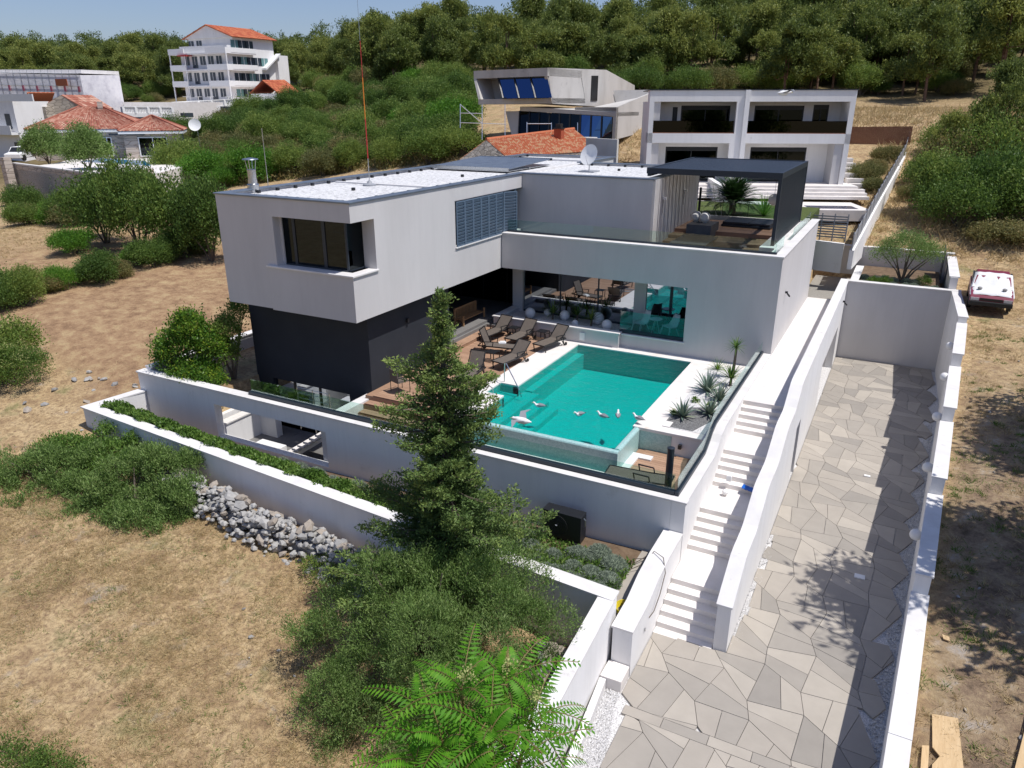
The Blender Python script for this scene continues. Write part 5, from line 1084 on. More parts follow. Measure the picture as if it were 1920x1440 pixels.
for k in range(120):
    y = random.uniform(9.6, 13.2); x = -4.95-(13.36-y)*-.06-random.random()**1.5*1.1; put_stone(x, y, hz(x, y)+.05+random.uniform(0, .35), random.uniform(.12, .24), RB2)

# ================================================================== NEIGHBOURS
def L2(o, ang): return Matrix.Translation(o)@Matrix.Rotation(ang, 4, 'Z')
def lb(name, par, mat, *boxes, **kw):
    if name in SPLIT and len(boxes) > 1: return [lb(name, par, mat, b_, **kw) for b_ in boxes][0]
    g = G()
    for b_ in boxes: g.box(*b_)
    return g.build(name, M[mat] if isinstance(mat, str) else mat, par, local=True, **kw)
# --- twin white house --------------------------------------------
pR = D(1581, 346, 50.0); ang = R(21.9); zR = pR[2]; W_ = 13.3; H_ = 5.95
oL = (pR[0]-W_*math.cos(ang), pR[1]-W_*math.sin(ang), zR)
TH = thing('twin_house', 'white two-storey twin house with dark balcony glass and flat roof behind the pergola', 'house', oL, ang)
u = lambda px: (px-155)/1635*W_
lb('frame_wall', TH, 'render_white', (0,W_,0,1.9,5.25,H_),(0,W_,0,1.9,2.62,3.25),(u(920),u(958),-.12,7,0,H_+.02),(0,.0001+.32,0,7,0,5.25),(W_-.34,W_-.001,0,7,0,5.25),(.32,W_-.34,6.9,7,0,5.25),(u(860),u(920),0,.3,3.25,5.25),(u(830),u(920),0,.3,0,2.62),(.32,W_-.34,1.9,7,2.9,3.0))
lb('back_wall', TH, 'render_white', (.32,u(440),1.9,2.1,3.25,5.25),(u(440),u(850),1.9,2.1,5.0,5.25),(u(850),u(920),1.9,2.1,3.25,5.25),(u(958),u(1050),1.9,2.1,3.25,5.25),(u(1050),u(1455),1.9,2.1,5.0,5.25),(u(1455),u(1530),1.9,2.1,3.25,5.25),(u(1655),W_-.34,1.9,2.1,3.25,5.25),(u(1530),u(1655),1.9,2.1,5.05,5.25),(.32,u(330),1.6,1.8,0,2.62),(u(770),u(920),1.6,1.8,0,2.62),(u(330),u(770),1.6,1.8,2.3,2.62),(u(958),u(1045),1.6,1.8,0,2.62),(u(1045),u(1510),1.6,1.8,2.3,2.62),(u(1510),W_-.34,1.6,1.8,0,2.62))
lb('flat_roof', TH, 'anthra', (-.05,W_+.05,-.05,7.1,H_,H_+.06))
lb('grey_side_wall', TH, 'render_grey', (.33,.75,.1,1.85,3.25,5.25),(.33,.8,.1,1.6,0,2.62),(W_-.9,W_-.36,.1,1.6,0,2.62))
for (a, b_, z0, z1, y_) in ((440,850,3.3,5.0,1.95),(1050,1455,3.3,5.0,1.95),(1530,1655,3.3,5.05,1.95),(330,770,.05,2.3,1.65),(1045,1510,.05,2.3,1.65)):
    f = lb('window_frame', TH, 'dark', (u(a),u(a)+.08,y_-.02,y_+.06,z0,z1),(u(b_)-.08,u(b_),y_-.02,y_+.06,z0,z1),(u(a)+.08,u(b_)-.08,y_-.02,y_+.06,z1-.28,z1),(u(a)+.08,u(b_)-.08,y_-.02,y_+.06,z0,z0+.07),((u(a)+u(b_))/2-.03,(u(a)+u(b_))/2+.03,y_-.02,y_+.05,z0+.07,z1-.28))
    lb('pane', f, 'glass_dark', (u(a)+.08,u(b_)-.08,y_+.02,y_+.03,z0+.07,z1-.28))
lb('dark_interior', TH, 'interior', (.4,W_-.4,4.5,4.6,0,5.2))
lb('balcony_floor', TH, 'wood_fence', (.32,W_-.34,.02,1.9,3.25,3.30))
for (a, b_) in ((.02,u(850)),(u(958),W_-.36)): lb('balcony_glass', TH, 'glass_rail_dark', (a,b_,.04,.06,3.30,4.05))
lb('door', TH, 'dark', (u(370),u(410),1.86,1.92,3.3,4.9))
lb('terrace', TH, 'step_stone', (-.5,W_+.6,-1.2,1.6,-.15,0),(-.5,W_+.9,-1.7,-1.2,-.33,-.15),(-.5,W_+.9,-2.2,-1.7,-.51,-.33),(-.5,W_+.9,-2.7,-2.2,-.69,-.51))
lb('pool_terrace', TH, 'step_stone', (-.5,W_-.2,-6.6,-2.7,-1.5,-.86))
lb('divider_wall', TH, 'render_white', (u(700)-.15,u(700)+.15,-6,0,-.86,.35))
pl_ = D(1560, 393, 45)
lb('plunge_pool', TH, 'water_blue', (W_-3.6,W_-.8,-5.9,-4.6,-.86,-.852)); lb('plunge_pool_tile', TH, plain('navy tile', (.01,.03,.12), .2), (W_-3.65,W_-.75,-5.95,-4.55,-.865,-.856))
for k in range(6): lb('garden_step', TH, 'step_stone', (W_+.5+.05*k,W_+1.6+.05*k,.2+.85*k,.75+.85*k,-.3+.28*k,.02+.28*k))
# its fence and retaining wall towards the pool
FN = thing('slat_fence', 'grey metal slat fence on a white wall stepping uphill beside the twin house', 'fence', tuple(on(1590,460,2,2.4)))
fp = [D(1594,462,38.5), D(1640,378,44), D(1668,330,49), D(1694,285,56), D(1702,258,62)]
for k, (a, b_) in enumerate(zip(fp, fp[1:])):
    a = Vector(a); b_ = Vector(b_); G().prism([(a.x,a.y),(b_.x,b_.y),(b_.x+.22,b_.y),(a.x+.22,a.y)], min(a.z,b_.z)-1.2, [a.z-.2,b_.z-.2,b_.z-.2,a.z-.2]).build('base_wall', M['render_white'], FN)
    n = 6 if k < 3 else 3
    for j in range(n):
        c = a.lerp(b_, j/n); d_ = a.lerp(b_, (j+.92)/n); G().bar(c+Vector((.1,0,.2)), d_+Vector((.1,0,.2)), .03, .75).build('fence_panel', M['grey_paint'], FN)
        G().bar(c+Vector((.1,0,-.2)), c+Vector((.1,0,.75)), .05, .05).build('post', M['grey_paint'], FN)
FG = thing('front_slat_fence', 'low grey horizontal slat fence in front of the neighbour pool terrace', 'fence', tuple(on(1525,445,2,3.2)))
a = Vector(D(1520,398,40.0)); b_ = Vector(D(1592,402,38.6)); 
G().prism([(a.x-.6,a.y),(b_.x,b_.y),(b_.x,b_.y+.25),(a.x-.6,a.y+.25)], 1.4, a.z-1.45).build('base_wall', M['render_white'], FG)
for k in range(9): G().bar(a+Vector((0,0,-.15-.135*k)), b_+Vector((0,0,-.15-.135*k)), .03, .07).build('slat', M['grey_paint'], FG)
for t in (0, .33, .66, 1): c = a.lerp(b_, t); G().bar(c, c-Vector((0,0,1.45)), .06, .06).build('post', M['grey_paint'], FG)
# brown board fence + road behind
BF = thing('board_fence', 'red brown vertical board fence right of the twin house', 'fence', tuple(D(1650,290,58)))
a = Vector(D(1596,238,60)); b_ = Vector(D(1712,237,58)); h_ = 2.35; n = 56
for k in range(n):
    c = a.lerp(b_, k/n); d_ = a.lerp(b_, (k+.93)/n); G().prism([(c.x,c.y),(d_.x,d_.y),(d_.x,d_.y+.04),(c.x,c.y+.04)], c.z-h_, c.z+.01*(k % 3)).build('board', M['wood_fence'], BF)
RD = G(); rows_ = []
for k in range(9):
    xx_ = 1560+30*k; a_ = D(xx_, 226-.02*k, 74); b_ = D(xx_, 213-.02*k, 84); rows_.append((a_, b_))
for k in range(8):
    a0_, b0_ = rows_[k]; a1_, b1_ = rows_[k+1]; RD.add([(a0_[0],a0_[1],a0_[2]),(a1_[0],a1_[1],a1_[2]),(b1_[0],b1_[1],b1_[2]),(b0_[0],b0_[1],b0_[2]),(a0_[0],a0_[1],a0_[2]-4),(a1_[0],a1_[1],a1_[2]-4)], [(0,1,2,3),(0,4,5,1)])
structure(RD.build('road', surf('pale asphalt', [(.40,.37,.34),(.50,.46,.42)], scale=1)))
g = G(); a = Vector(D(1500,214,86)); b_ = Vector(D(1785,217,82)); g.bar(a, b_, .12, .28); single('guard_rail', g, M['steel'], 'grey steel guard rail along the road below the pines', 'guard rail')
# --- raw concrete house -------------------------------------------
CB = thing('concrete_house', 'raw concrete house with angled cantilever and blue reflecting windows', 'house', tuple(D(1000,262,62)))
dep = 60
A1 = Vector(D(1027,127,dep)); A2 = Vector(D(1035,194,dep)); B1 = Vector(D(888,133,dep+4)); B2 = Vector(D(897,196,dep+4))   # front frame: top right, bottom right, top left, bottom left
back = Vector((-1.2, 10.5, 0))
def hexa(g, p, thick):   # p four points ccw, extruded by vector thick
    q = [v+thick for v in p]; g.add([tuple(v) for v in p+q], [(0,1,2,3),(7,6,5,4),(0,4,5,1),(1,5,6,2),(2,6,7,3),(3,7,4,0)]); return g
nrm = Vector((A1.y-B1.y, -(A1.x-B1.x), 0)).normalized(); bk = -nrm
bk = Vector(D(1137,131,dep+9.5))-A1; bk.z = 0; bk.normalize()
def onpl(x, y, p0, n_):
    r_ = Vector(ray(x, y)); c_ = Vector(CP); return c_+r_*((Vector(p0)-c_).dot(n_)/r_.dot(n_))
nF = bk.cross(Vector((0, 0, 1))); A2 = onpl(1035, 194, A1, nF)
t_ = Vector((0,0,.62)); e_ = (A1-B1).normalized()*.32
g = G(); hexa(g, [B1-t_, A1-t_, A1, B1], bk*6.5); g.build('roof_slab', M['concrete'], CB)
g = G(); hexa(g, [B2, A2, A2+Vector((0,0,.42)), B2+Vector((0,0,.42))], bk*6.5); g.build('floor_slab', M['concrete'], CB)
g = G(); hexa(g, [A2+Vector((0,0,.42))-e_, A2+Vector((0,0,.42))-e_*.08, A1-t_-e_*.08, A1-t_-e_], bk*4); g.build('side_wall', M['concrete'], CB)
g = G(); hexa(g, [B2+Vector((0,0,.42)), B2+Vector((0,0,.42))+e_*.8, B1-t_+e_*.8, B1-t_], bk*6.5); g.build('side_wall', M['concrete'], CB)
p_ = bk*2.4; iL = (A1-B1)
g = G(); w0 = B2+iL*.0+p_+Vector((0,0,.42)); hexa(g, [w0-iL*.2, w0+iL*.30, B1-t_+iL*.30+p_, B1-t_-iL*.2+p_], bk*.2); g.build('inner_wall', M['concrete'], CB)
for k in range(3):
    s0_ = .33+.216*k; s1_ = s0_+.208; zb_ = B2+Vector((0,0,.45)); g = G(); hexa(g, [zb_+iL*s0_+bk*.22, zb_+iL*s1_+bk*.22, B1-t_+iL*s1_+bk*.22, B1-t_+iL*s0_+bk*.22], bk*.05); f = g.build('window_pane', M['glass_blue'], CB)
    g = G(); g.bar(zb_+iL*s0_+bk*.17, B1-t_+iL*s0_+bk*.17, .12, .12); g.build('window_frame', M['dark'], CB)
g = G(); g.bar(B2+Vector((0,0,.47))+iL*.33+bk*.17, A2+Vector((0,0,.47))+bk*.17, .1, .1); g.bar(B1-t_+iL*.33+bk*.17+Vector((0,0,-.05)), A1-t_+bk*.17+Vector((0,0,-.05)), .1, .1); g.build('window_frame', M['dark'], CB)
hexa(G(), [B2+Vector((0,0,.45))+bk*6.4, A2+Vector((0,0,.45))+bk*6.4, A1-t_+bk*6.4, B1-t_+bk*6.4], bk*.1).build('inner_back', M['interior'], CB)
# right flank (lit), gently receding, with slit window and sloping end
s1, s2, s3, s4 = (onpl(x, y, A1, nF) for x, y in ((1137,131),(1190,160),(1190,196),(1125,200)))
g = G(); thick = Vector((-3.5, 2.0, 0))
pp = [A2, s4, s3, s2, s1, A1]; qq = [v+thick for v in pp]; g.add([tuple(v) for v in pp+qq], [(0,1,2,3,4,5),(11,10,9,8,7,6)]+[((i+1) % 6, i, 6+i, 6+(i+1) % 6) for i in range(6)]); g.build('flank_wall', M['concrete'], CB)
w1 = A1.lerp(s1, .80); sl = [onpl(x, y, A1-nF*(.06 if nF.dot(A1-Vector(CP)) > 0 else -.06), nF) for x, y in ((1110,142),(1122,142),(1120,189),(1108,189))]
hexa(G(), sl, (nF if nF.dot(A1-Vector(CP)) > 0 else -nF)*.05).build('slit_window', M['dark'], CB)
# lower volume
l1 = Vector(D(1078,201,dep+2)); l2 = Vector(D(1156,201,dep-.5)); l3 = Vector(D(1153,262,dep-.5)); l4 = Vector(D(1076,262,dep+2)); r1 = onpl(1236, 168, l2, nF); r2 = onpl(1236, 240, l2, nF); l3 = onpl(1153, 262, l2, nF)
g = G(); hexa(g, [l2+Vector((0,0,0)), r1, r2, l3], Vector((-.3,.3,0))); g.build('long_side_wall', M['concrete'], CB)
lu = (l2-l1)
g = G(); g.add([tuple(v) for v in (l1, l2, r1, r1+(l1-l2)*1.2, l1+bk*9)]+[tuple(v-Vector((0,0,.3))) for v in (l1, l2, r1, r1+(l1-l2)*1.2, l1+bk*9)], [(0,1,2,3,4),(0,5,6,1),(9,8,7,6,5)]); g.build('lower_roof', M['concrete'], CB)
hexa(G(), [l1-Vector((0,0,.75)), l2-Vector((0,0,.75)), l2, l1], bk*.4).build('lintel', M['concrete'], CB)
hexa(G(), [l4+(l3-l4)*.93, l3, l2-Vector((0,0,.75)), l2-Vector((0,0,.75))-lu*.07], bk*.4).build('pier', M['concrete'], CB)
c1 = Vector(D(975,208,dep+4)); c2 = Vector(D(972,264,dep+4))
z_up = l1-Vector((0,0,.75)); 
for k in range(9):
    t0, t1 = k/9, (k+.93)/9; a0_ = c1.lerp(l2-Vector((0,0,.75))-lu*.07, t0); a1_ = c1.lerp(l2-Vector((0,0,.75))-lu*.07, t1); b0_ = c2.lerp(l3-lu*.07, t0); b1_ = c2.lerp(l3-lu*.07, t1)
    hexa(G(), [b0_, b1_, a1_, a0_], bk*.06).build('window_pane', M['glass_blue'] if k in (6, 7, 8) else M['glass_dark'], CB)
    G().bar(b0_-bk*.05, a0_-bk*.05, .1, .1).build('window_frame', M['dark'], CB)
hexa(G(), [c2-(l3-c2)*.06, c2, c1, c1-(l3-c2)*.16], bk*5).build('leaning_pier', M['concrete'], CB)
hexa(G(), [c2+bk*6, l3+bk*6, l2+bk*6, c1+bk*6], bk*.1).build('inner_back', M['interior'], CB)
hexa(G(), [c1, l2-Vector((0,0,.7)), l2-Vector((0,0,.4)), c1+Vector((0,0,.35))], bk*5).build('soffit', M['concrete'], CB)
g = G(); a = Vector(D(1156,290,46)); b_ = Vector(D(1098,283,48))
g.prism([(a.x,a.y),(b_.x,b_.y),(b_.x-.1,b_.y+.3),(a.x,a.y+.3)], a.z-2.5, a.z+.9); single('low_concrete_wall', g, M['concrete'], 'low grey concrete wall right of the tiled cottage', 'wall')
SC = thing('scaffold_frame', 'thin galvanised scaffold tubes in front of the concrete house', 'scaffold', tuple(D(900,250,60)))
for (x0, y0, x1, y1, dp) in ((863,195,863,240,58),(904,196,904,262,58),(947,196,947,262,58),(863,212,905,213,58),(863,196,905,232,58),(863,230,950,233,58),(988,229,988,256,56),(1034,230,1034,256,56),(988,232,1034,232,56),(1083,230,1083,258,56),(1030,256,1120,258,56)):
    G().tube([D(x0,y0,dp), D(x1,y1,dp)], .03, 5).build('tube', M['steel'], SC)
# --- stone cottage with orange tiled roof ---------------------------
CT = thing('stone_cottage', 'small stone cottage with an orange tiled gable roof and brick chimney', 'cottage', tuple(D(1000,300,50)))
r0 = Vector(D(912,263,50)); r1 = Vector(D(1076,243,56)); e0 = Vector(D(862,300,51.5)); f0 = Vector(D(950,296,47)); f1 = Vector(D(1126,283,53.5)); 
f0 = r0+(f0-r0); 
def roofplane(par, ra, rb, ea, eb, mats, rows, cols, name='roof_tile', lift=.06, lim=300, kindname='roof_tiles'):
    """tiled plane: ridge ra-rb, eaves ea-eb; overlapping half round tiles"""
    base = G(); n = (rb-ra).cross(ea-ra).normalized(); n = n if n.z > 0 else -n
    base.add([tuple(v-n*.12) for v in (ra, rb, eb, ea)]+[tuple(v-n*.02) for v in (ra, rb, eb, ea)], [(3,2,1,0),(4,5,6,7),(0,1,5,4),(1,2,6,5),(2,3,7,6),(3,0,4,7)]); base.build('roof_base', mats[0], par)
    tiles = [G() for _ in mats]
    for j in range(rows):
        for i in range(cols):
            u0, u1 = i/cols, (i+.95)/cols; v0, v1 = j/rows, min(1.02, (j+1.12)/rows)
            def P_(u_, v_): return ra.lerp(rb, u_).lerp(ea.lerp(eb, u_), v_)
            a_, b2, c_2, d_ = P_(u0, v0), P_(u1, v0), P_(u1, v1), P_(u0, v1); m0 = (a_+b2)/2+n*lift*1.3; m1 = (c_2+d_)/2+n*(lift*1.3+.04); up_ = n*.04
            k = random.randrange(len(mats)); w_ = rng.random()
            tiles[k].add([tuple(v) for v in (a_, m0, b2, d_+up_, m1, c_2+up_)], [(0,3,4,1),(1,4,5,2),(3,5,4)])
    for k, t in enumerate(tiles):
        if t.v: o = t.build(kindname, mats[k], par); o['kind'] = 'stuff'
roofplane(CT, r0, r1, f0, f1, [M['roof_tile'][0], M['roof_tile'][1], M['roof_tile'][0], M['roof_tile'][3]], 19, 50)
roofplane(CT, r1, r0, r1+(e0-r0), e0, M['roof_tile'], 6, 30)
G().tube([r0+Vector((0,0,.06)), r1+Vector((0,0,.06))], .12, 6).build('ridge', M['roof_tile'][0], CT)
g = G(); g.add([tuple(v) for v in (e0, f0, r0, e0-Vector((0,0,3)), f0-Vector((0,0,3)))], [(0,3,4,1),(0,1,2)]); g.build('gable_wall', M['stonewall'], CT)
g = G(); g.add([tuple(v) for v in (f0, f1, f1-Vector((0,0,3)), f0-Vector((0,0,3)), r1, r1+(e0-r0), r1+(e0-r0)-Vector((0,0,3)))], [(0,3,2,1),(1,2,6,5),(1,5,4)]); g.build('wall', M['stonewall'], CT)
c = Vector(D(1048,262,53.5)); lbx = G(); lbx.box(c.x-.28,c.x+.28,c.y-.28,c.y+.28,c.z-.6,c.z+.75); lbx.build('chimney', M['roof_tile'][2], CT); lbx = G(); lbx.box(c.x-.33,c.x+.33,c.y-.33,c.y+.33,c.z+.75,c.z+.82); lbx.box(c.x-.2,c.x+.2,c.y-.2,c.y+.2,c.z+.82,c.z+1.1); lbx.build('chimney_cap', M['dark'], CT)
# --- villa with hip roofs on the left --------------------------------
def hip(par, cx_, cy_, hw, hd, ze, zr, ridge, mats, rows, cols, over=.45):
    """hip roof about centre; hw half width x, hd half depth y, ridge half length along x"""
    E_ = [Vector((cx_-hw-over,cy_-hd-over,ze)),Vector((cx_+hw+over,cy_-hd-over,ze)),Vector((cx_+hw+over,cy_+hd+over,ze)),Vector((cx_-hw-over,cy_+hd+over,ze))]
    r_a = Vector((cx_-ridge,cy_,zr)); r_b = Vector((cx_+ridge+.01,cy_,zr))
    roofplane(par, r_a, r_b, E_[0], E_[1], mats, rows, cols, lift=.05); roofplane(par, r_b, r_b+Vector((0,.02,0)), E_[1], E_[2], mats, rows, cols, lift=.05)
    roofplane(par, r_b, r_a, E_[2], E_[3], mats, rows//2, cols//2, lift=.05); roofplane(par, r_a+Vector((0,.02,0)), r_a, E_[3], E_[0], mats, rows//2, cols//2, lift=.05)
    for e, r_ in ((E_[0],r_a),(E_[1],r_b),(E_[2],r_b),(E_[3],r_a)): G().tube([e+Vector((0,0,.1)), r_+Vector((0,0,.1))], .11, 5).build('hip_ridge', mats[-1], par)
    g = G(); g.box(cx_-hw-over,cx_+hw+over,cy_-hd-over,cy_+hd+over,ze-.32,ze-.05); g.build('eaves', M['white_paint'], par)
dv = 82
w1_ = D(215, 297, dv); vz_ = w1_[2]
VL = thing('tiled_villa', 'single-storey villa with pinkish tiled hip roofs, stone walls and a blue pool', 'house', (w1_[0], w1_[1], vz_), R(47)); ORIG[VL.name] = (0, 0, 0)
vx, vy, vz = 0, 0, 0
tl_ = [M['tile_pink'][0], M['tile_pink'][1], M['tile_pink'][0], M['tile_pink'][2]]
hip(VL, -2.4, 6.2, 5.6, 4.4, 3.05, 5.3, 1.2, tl_, 18, 34); hip(VL, 4.1, 3.4, 2.9, 2.8, 2.85, 4.35, .05, tl_, 12, 20)
part('wall', [(-8.0,3.2,1.8,10.6,-.2,2.75)], 'brick_pale', VL); part('wing_wall', [(1.2,7.0,.6,6.2,-.2,2.55)], 'brick_pale', VL)
for (a, b_, y_, z0, z1) in ((-7.2,-6.2,1.76,.9,2.1),(-4.6,-3.6,1.76,.9,2.1),(-1.2,-.2,1.76,.1,2.2),(2.6,5.6,.56,.1,2.2)):
    f = part('window_frame', [(a,b_,y_-.05,y_,z0,z1)], 'white_paint', VL); part('pane', [(a+.12,(a+b_)/2-.05,y_-.08,y_-.051,z0+.12,z1-.12)], 'glass_dark', f); part('pane', [((a+b_)/2+.05,b_-.12,y_-.08,y_-.051,z0+.12,z1-.12)], 'glass_dark', f)
part('awning_box', [(-.2,3.4,.2,.6,2.42,2.6)], 'anthra', VL); part('chimney', [(-1.6,-1.1,5.6,6.1,4.8,5.9)], 'brick_pale', VL)
vx, vy, vz = w1_[0], w1_[1], vz_
def lineat(x, y, h): return Vector(on(x, y, 2, h))
g0z = vz-.1
tl = [lineat(22,305,g0z+.55), lineat(165,323,g0z+.55), lineat(288,314,g0z+.55)]
TWv = thing('villa_terrace_wall', 'coursed pale stone retaining wall with a corner under the villa pool terrace', 'wall', tuple(tl[1]-Vector((0,0,3))))
for a, b_ in zip(tl, tl[1:]):
    n_v = Vector((-(b_-a).y, (b_-a).x, 0)).normalized()*.35
    G().prism([(a.x,a.y),(b_.x,b_.y),(b_.x+n_v.x,b_.y+n_v.y),(a.x+n_v.x,a.y+n_v.y)], -2.5, a.z-.12).build('wall', M['brick_pale'], TWv)
    G().prism([(a.x,a.y),(b_.x,b_.y),(b_.x+n_v.x,b_.y+n_v.y),(a.x+n_v.x,a.y+n_v.y)], a.z-.115, a.z).build('coping', M['stone_white'], TWv)
g = G(); q_ = [tl[0], tl[1], tl[2], Vector((vx+9,vy+6,0)), Vector((vx-14,vy+8,0)), Vector((tl[0].x-3,tl[0].y+6,0))]; g.prism([(v.x,v.y) for v in q_][:6], -2.5, g0z); structure(g.build('villa_terrace', M['step_stone']))
g = G(); q_ = [lineat(150,303,g0z), lineat(283,311,g0z), lineat(270,302,g0z), lineat(190,297,g0z)]; g.prism([(v.x,v.y) for v in q_], g0z+.001, g0z+.03); single('villa_pool', g, plain('blue pool water', (.02,.24,.5), .08), 'blue pool on the terrace of the tiled villa', 'pool')
# white car by the villa
wc0 = lineat(45, 300, g0z); WC = thing('white_car', 'small white car parked beside the left olive of the tiled villa', 'car', tuple(wc0), R(30))
g = G(); prof_ = [(-2,.3),(-2,.75),(-1.1,.9),(-.5,1.4),(1.2,1.42),(1.9,.95),(2,.3)]
g.extx([(p[0], p[1]) for p in prof_], -.85, .85); g.build('body', M['white_paint'], WC, local=True, bevel=.06); G().add([(-.75,-1.12,.93),(.75,-1.12,.93),(.7,-.55,1.38),(-.7,-.55,1.38)],[(0,1,2,3)]).build('windscreen', M['dark'], WC, local=True)
for s in (-1,1):
    G().box(s*.86-.01,s*.86+.01,-.6,1.2,.95,1.32).build('side_window', M['dark'], WC, local=True)
    for y_ in (-1.25,1.25): G().tube([(s*.7,y_,.32),(s*.88,y_,.32)],.32,14).build('wheel', M['rubber'], WC, local=True)
gp2 = G(); c = lineat(17, 330, g0z-.6); gp2.box(c.x-.35,c.x+.35,c.y-.35,c.y+.35,-1,g0z+1.1); single('gate_pillar', gp2, M['brick_pale'], 'pale stone gate pillar at the left picture edge', 'pillar')
# satellite dish near
c = Vector(D(365,234,78)); t = thing('far_satellite_dish', 'round white satellite dish behind the thicket left of the villa roof', 'satellite dish', tuple(c)); g = G(); g.M = Matrix.Translation(c)@Matrix.Rotation(R(40),4,'Z')@Matrix.Rotation(R(75),4,'X'); g.lathe([(.01,-.1),(.5,-.05),(.62,.02),(.63,.04),(.5,-.02),(.01,-.07)],(0,0,0),20); g.build('dish', M['white_paint'], t, True); G().tube([c+Vector((0,.3,-2.5)), c+Vector((0,.25,0))],.04).build('pole', M['steel'], t)
# --- apartment block --------------------------------------------------
da = 135; C0 = Vector(D(438,190,da)); Lx = on(340,190,1,C0.y)[0]; Wd = C0.x-Lx; Rr = on(520,165,0,C0.x); Ld = min(Rr[1]-C0.y, 24); za = C0.z
AB = thing('apartment_block', 'white four-storey apartment block with balconies and an orange gable roof', 'apartment building', (C0.x, C0.y, za))
x0, x1, y0, y1 = C0.x-Wd+1.6, C0.x, C0.y, C0.y+Ld; fh = 2.75; 
part('wall', [(x0,x1,y0,y1,za-2,za+3*fh+1.2)], 'render_white', AB); part('attic_wall', [(x0+1.0,x1,y0+1.5,y1,za+3*fh+1.2,za+3*fh+2.6)], 'render_white', AB)
zt = za+3*fh+2.55; xm = (x0+x1)/2+.3; rzz = zt+2.1
g = G(); g.exty([(x0+.2,zt),(x1+.4,zt),(xm,rzz)], y0+1.2, y1+.3); g.build('gable', M['render_white'], AB)
roofplane(AB, Vector((xm,y0+.9,rzz+.12)), Vector((xm,y1+.5,rzz+.12)), Vector((x1+.7,y0+.9,zt+.02)), Vector((x1+.7,y1+.5,zt+.02)), M['roof_tile'][:1]+M['roof_tile'][2:3], 8, 30)
roofplane(AB, Vector((xm,y1+.5,rzz+.12)), Vector((xm,y0+.9,rzz+.12)), Vector((x0-.2,y1+.5,zt+.02)), Vector((x0-.2,y0+.9,zt+.02)), M['roof_tile'][:1], 4, 10)
M['glass_far'] = plain('dark far window', (0.05, 0.065, 0.085), .15); M['curtain_far'] = plain('teal curtain', (0.12, 0.24, 0.24), .6)
for fl in range(4):
    zf = za+fl*fh
    for k in range(5):
        xx = x0+.9+(x1-x0-1.8)*k/5
        if fl < 3 or k in (0, 1): f = part('window', [(xx,xx+1.35,y0-.04 if fl < 3 else y0+1.46,y0+.03 if fl < 3 else y0+1.52,zf+.75-(.5 if k % 2 else 0),zf+2.2)], 'glass_far', AB); part('mullion', [(xx+.63,xx+.72,(y0 if fl < 3 else y0+1.5)-.06,(y0 if fl < 3 else y0+1.5)-.041,zf+.8,zf+2.2)], 'white_paint', f)
    for k in range(5 if fl < 3 else 3):
        yy = y0+1.0+(y1-y0-3)*k/5; f = part('window', [(x1-.03,x1+.04,yy,yy+1.9,zf+.7,zf+2.1)], 'curtain_far' if (k+fl) % 3 == 0 else 'glass_far', AB); part('mullion', [(x1+.041,x1+.06,yy+.9,yy+1.0,zf+.7,zf+2.1)], 'white_paint', f)
    if fl:
        part('balcony', [(x0-1.7,x1+.9,y0-1.3,y0,zf-.25,zf-.05),(x0-1.7,x0-.0,y0,y0+3,zf-.25,zf-.05)], 'render_white', AB)
        part('balustrade', [(x0-1.7,x0+2.5,y0-1.3,y0-1.2,zf-.05,zf+.75),(x1-4.2,x1+.9,y0-1.3,y0-1.2,zf-.05,zf+.75),(x1+.8,x1+.9,y0-1.2,y0+6,zf-.05,zf+.75),(x0-1.7,x0-1.6,y0-1.2,y0+3,zf-.05,zf+.75)], 'white_paint', AB)
        part('balcony_side', [(x1,x1+.85,y0-1.2,y0+6,zf-.25,zf-.05)], 'render_white', AB)
        for xx in (x0-1.6, x0+2.4, x1-4.1, x1+.75): part('pillar', [(xx,xx+.16,y0-1.25,y0-1.1,zf-.25-fh if fl > 1 else za-1,zf-.25)], 'white_paint', AB)
part('awning', [(x0+.9,x0+3.4,y0-1.6,y0-.2,za+2*fh+2.25,za+2*fh+2.4)], 'red_paint', AB)
g = G(); g.extx([(y1-3.5,za+2*fh),(y1-3.5,za+2*fh+.35),(y1+.5,za+3*fh+.3),(y1+.5,za+3*fh)], x1+.02, x1+1.2); g.build('outside_stair', M['white_paint'], AB)
part('stair_tower', [(x1-4,x1+.8,y1,y1+2.8,za-2,za+3*fh)], 'render_white', AB)
# terrace walls with balustrades below the block
def balu(label, a, b_, h_, zbot, nb, grp=None, mat='render_white'):
    t = thing('balustrade_wall', label, 'wall', (a.x, a.y, zbot)); d_ = (b_-a); n_v = Vector((-d_.y, d_.x, 0)).normalized()*.5
    G().prism([(a.x,a.y),(b_.x,b_.y),(b_.x+n_v.x,b_.y+n_v.y),(a.x+n_v.x,a.y+n_v.y)], zbot, [a.z-.9,b_.z-.9,b_.z-.9,a.z-.9]).build('wall', M[mat], t)
    G().bar(a+n_v*.4, b_+n_v*.4, .35, .14).build('top_rail', M['white_paint'], t)
    o0 = None
    for k in range(nb+1):
        c_ = a.lerp(b_, k/nb)+n_v*.4; big = k % 8 == 0; w_ = .22 if big else .07
        G().box(c_.x-w_,c_.x+w_,c_.y-w_,c_.y+w_,c_.z-.95,c_.z-.05).build('pillar' if big else 'baluster', M['white_paint'], t)
    return t
W1 = balu('long white terrace wall with balusters left of the apartment block', Vector(D(230,200,112)), Vector(D(322,201,116)), 0, 2.5, 32)
W2 = balu('higher white terrace wall with balusters in front of the apartment block', Vector(D(322,192,118)), Vector(D(490,183,125)), 0, 3.5, 56)
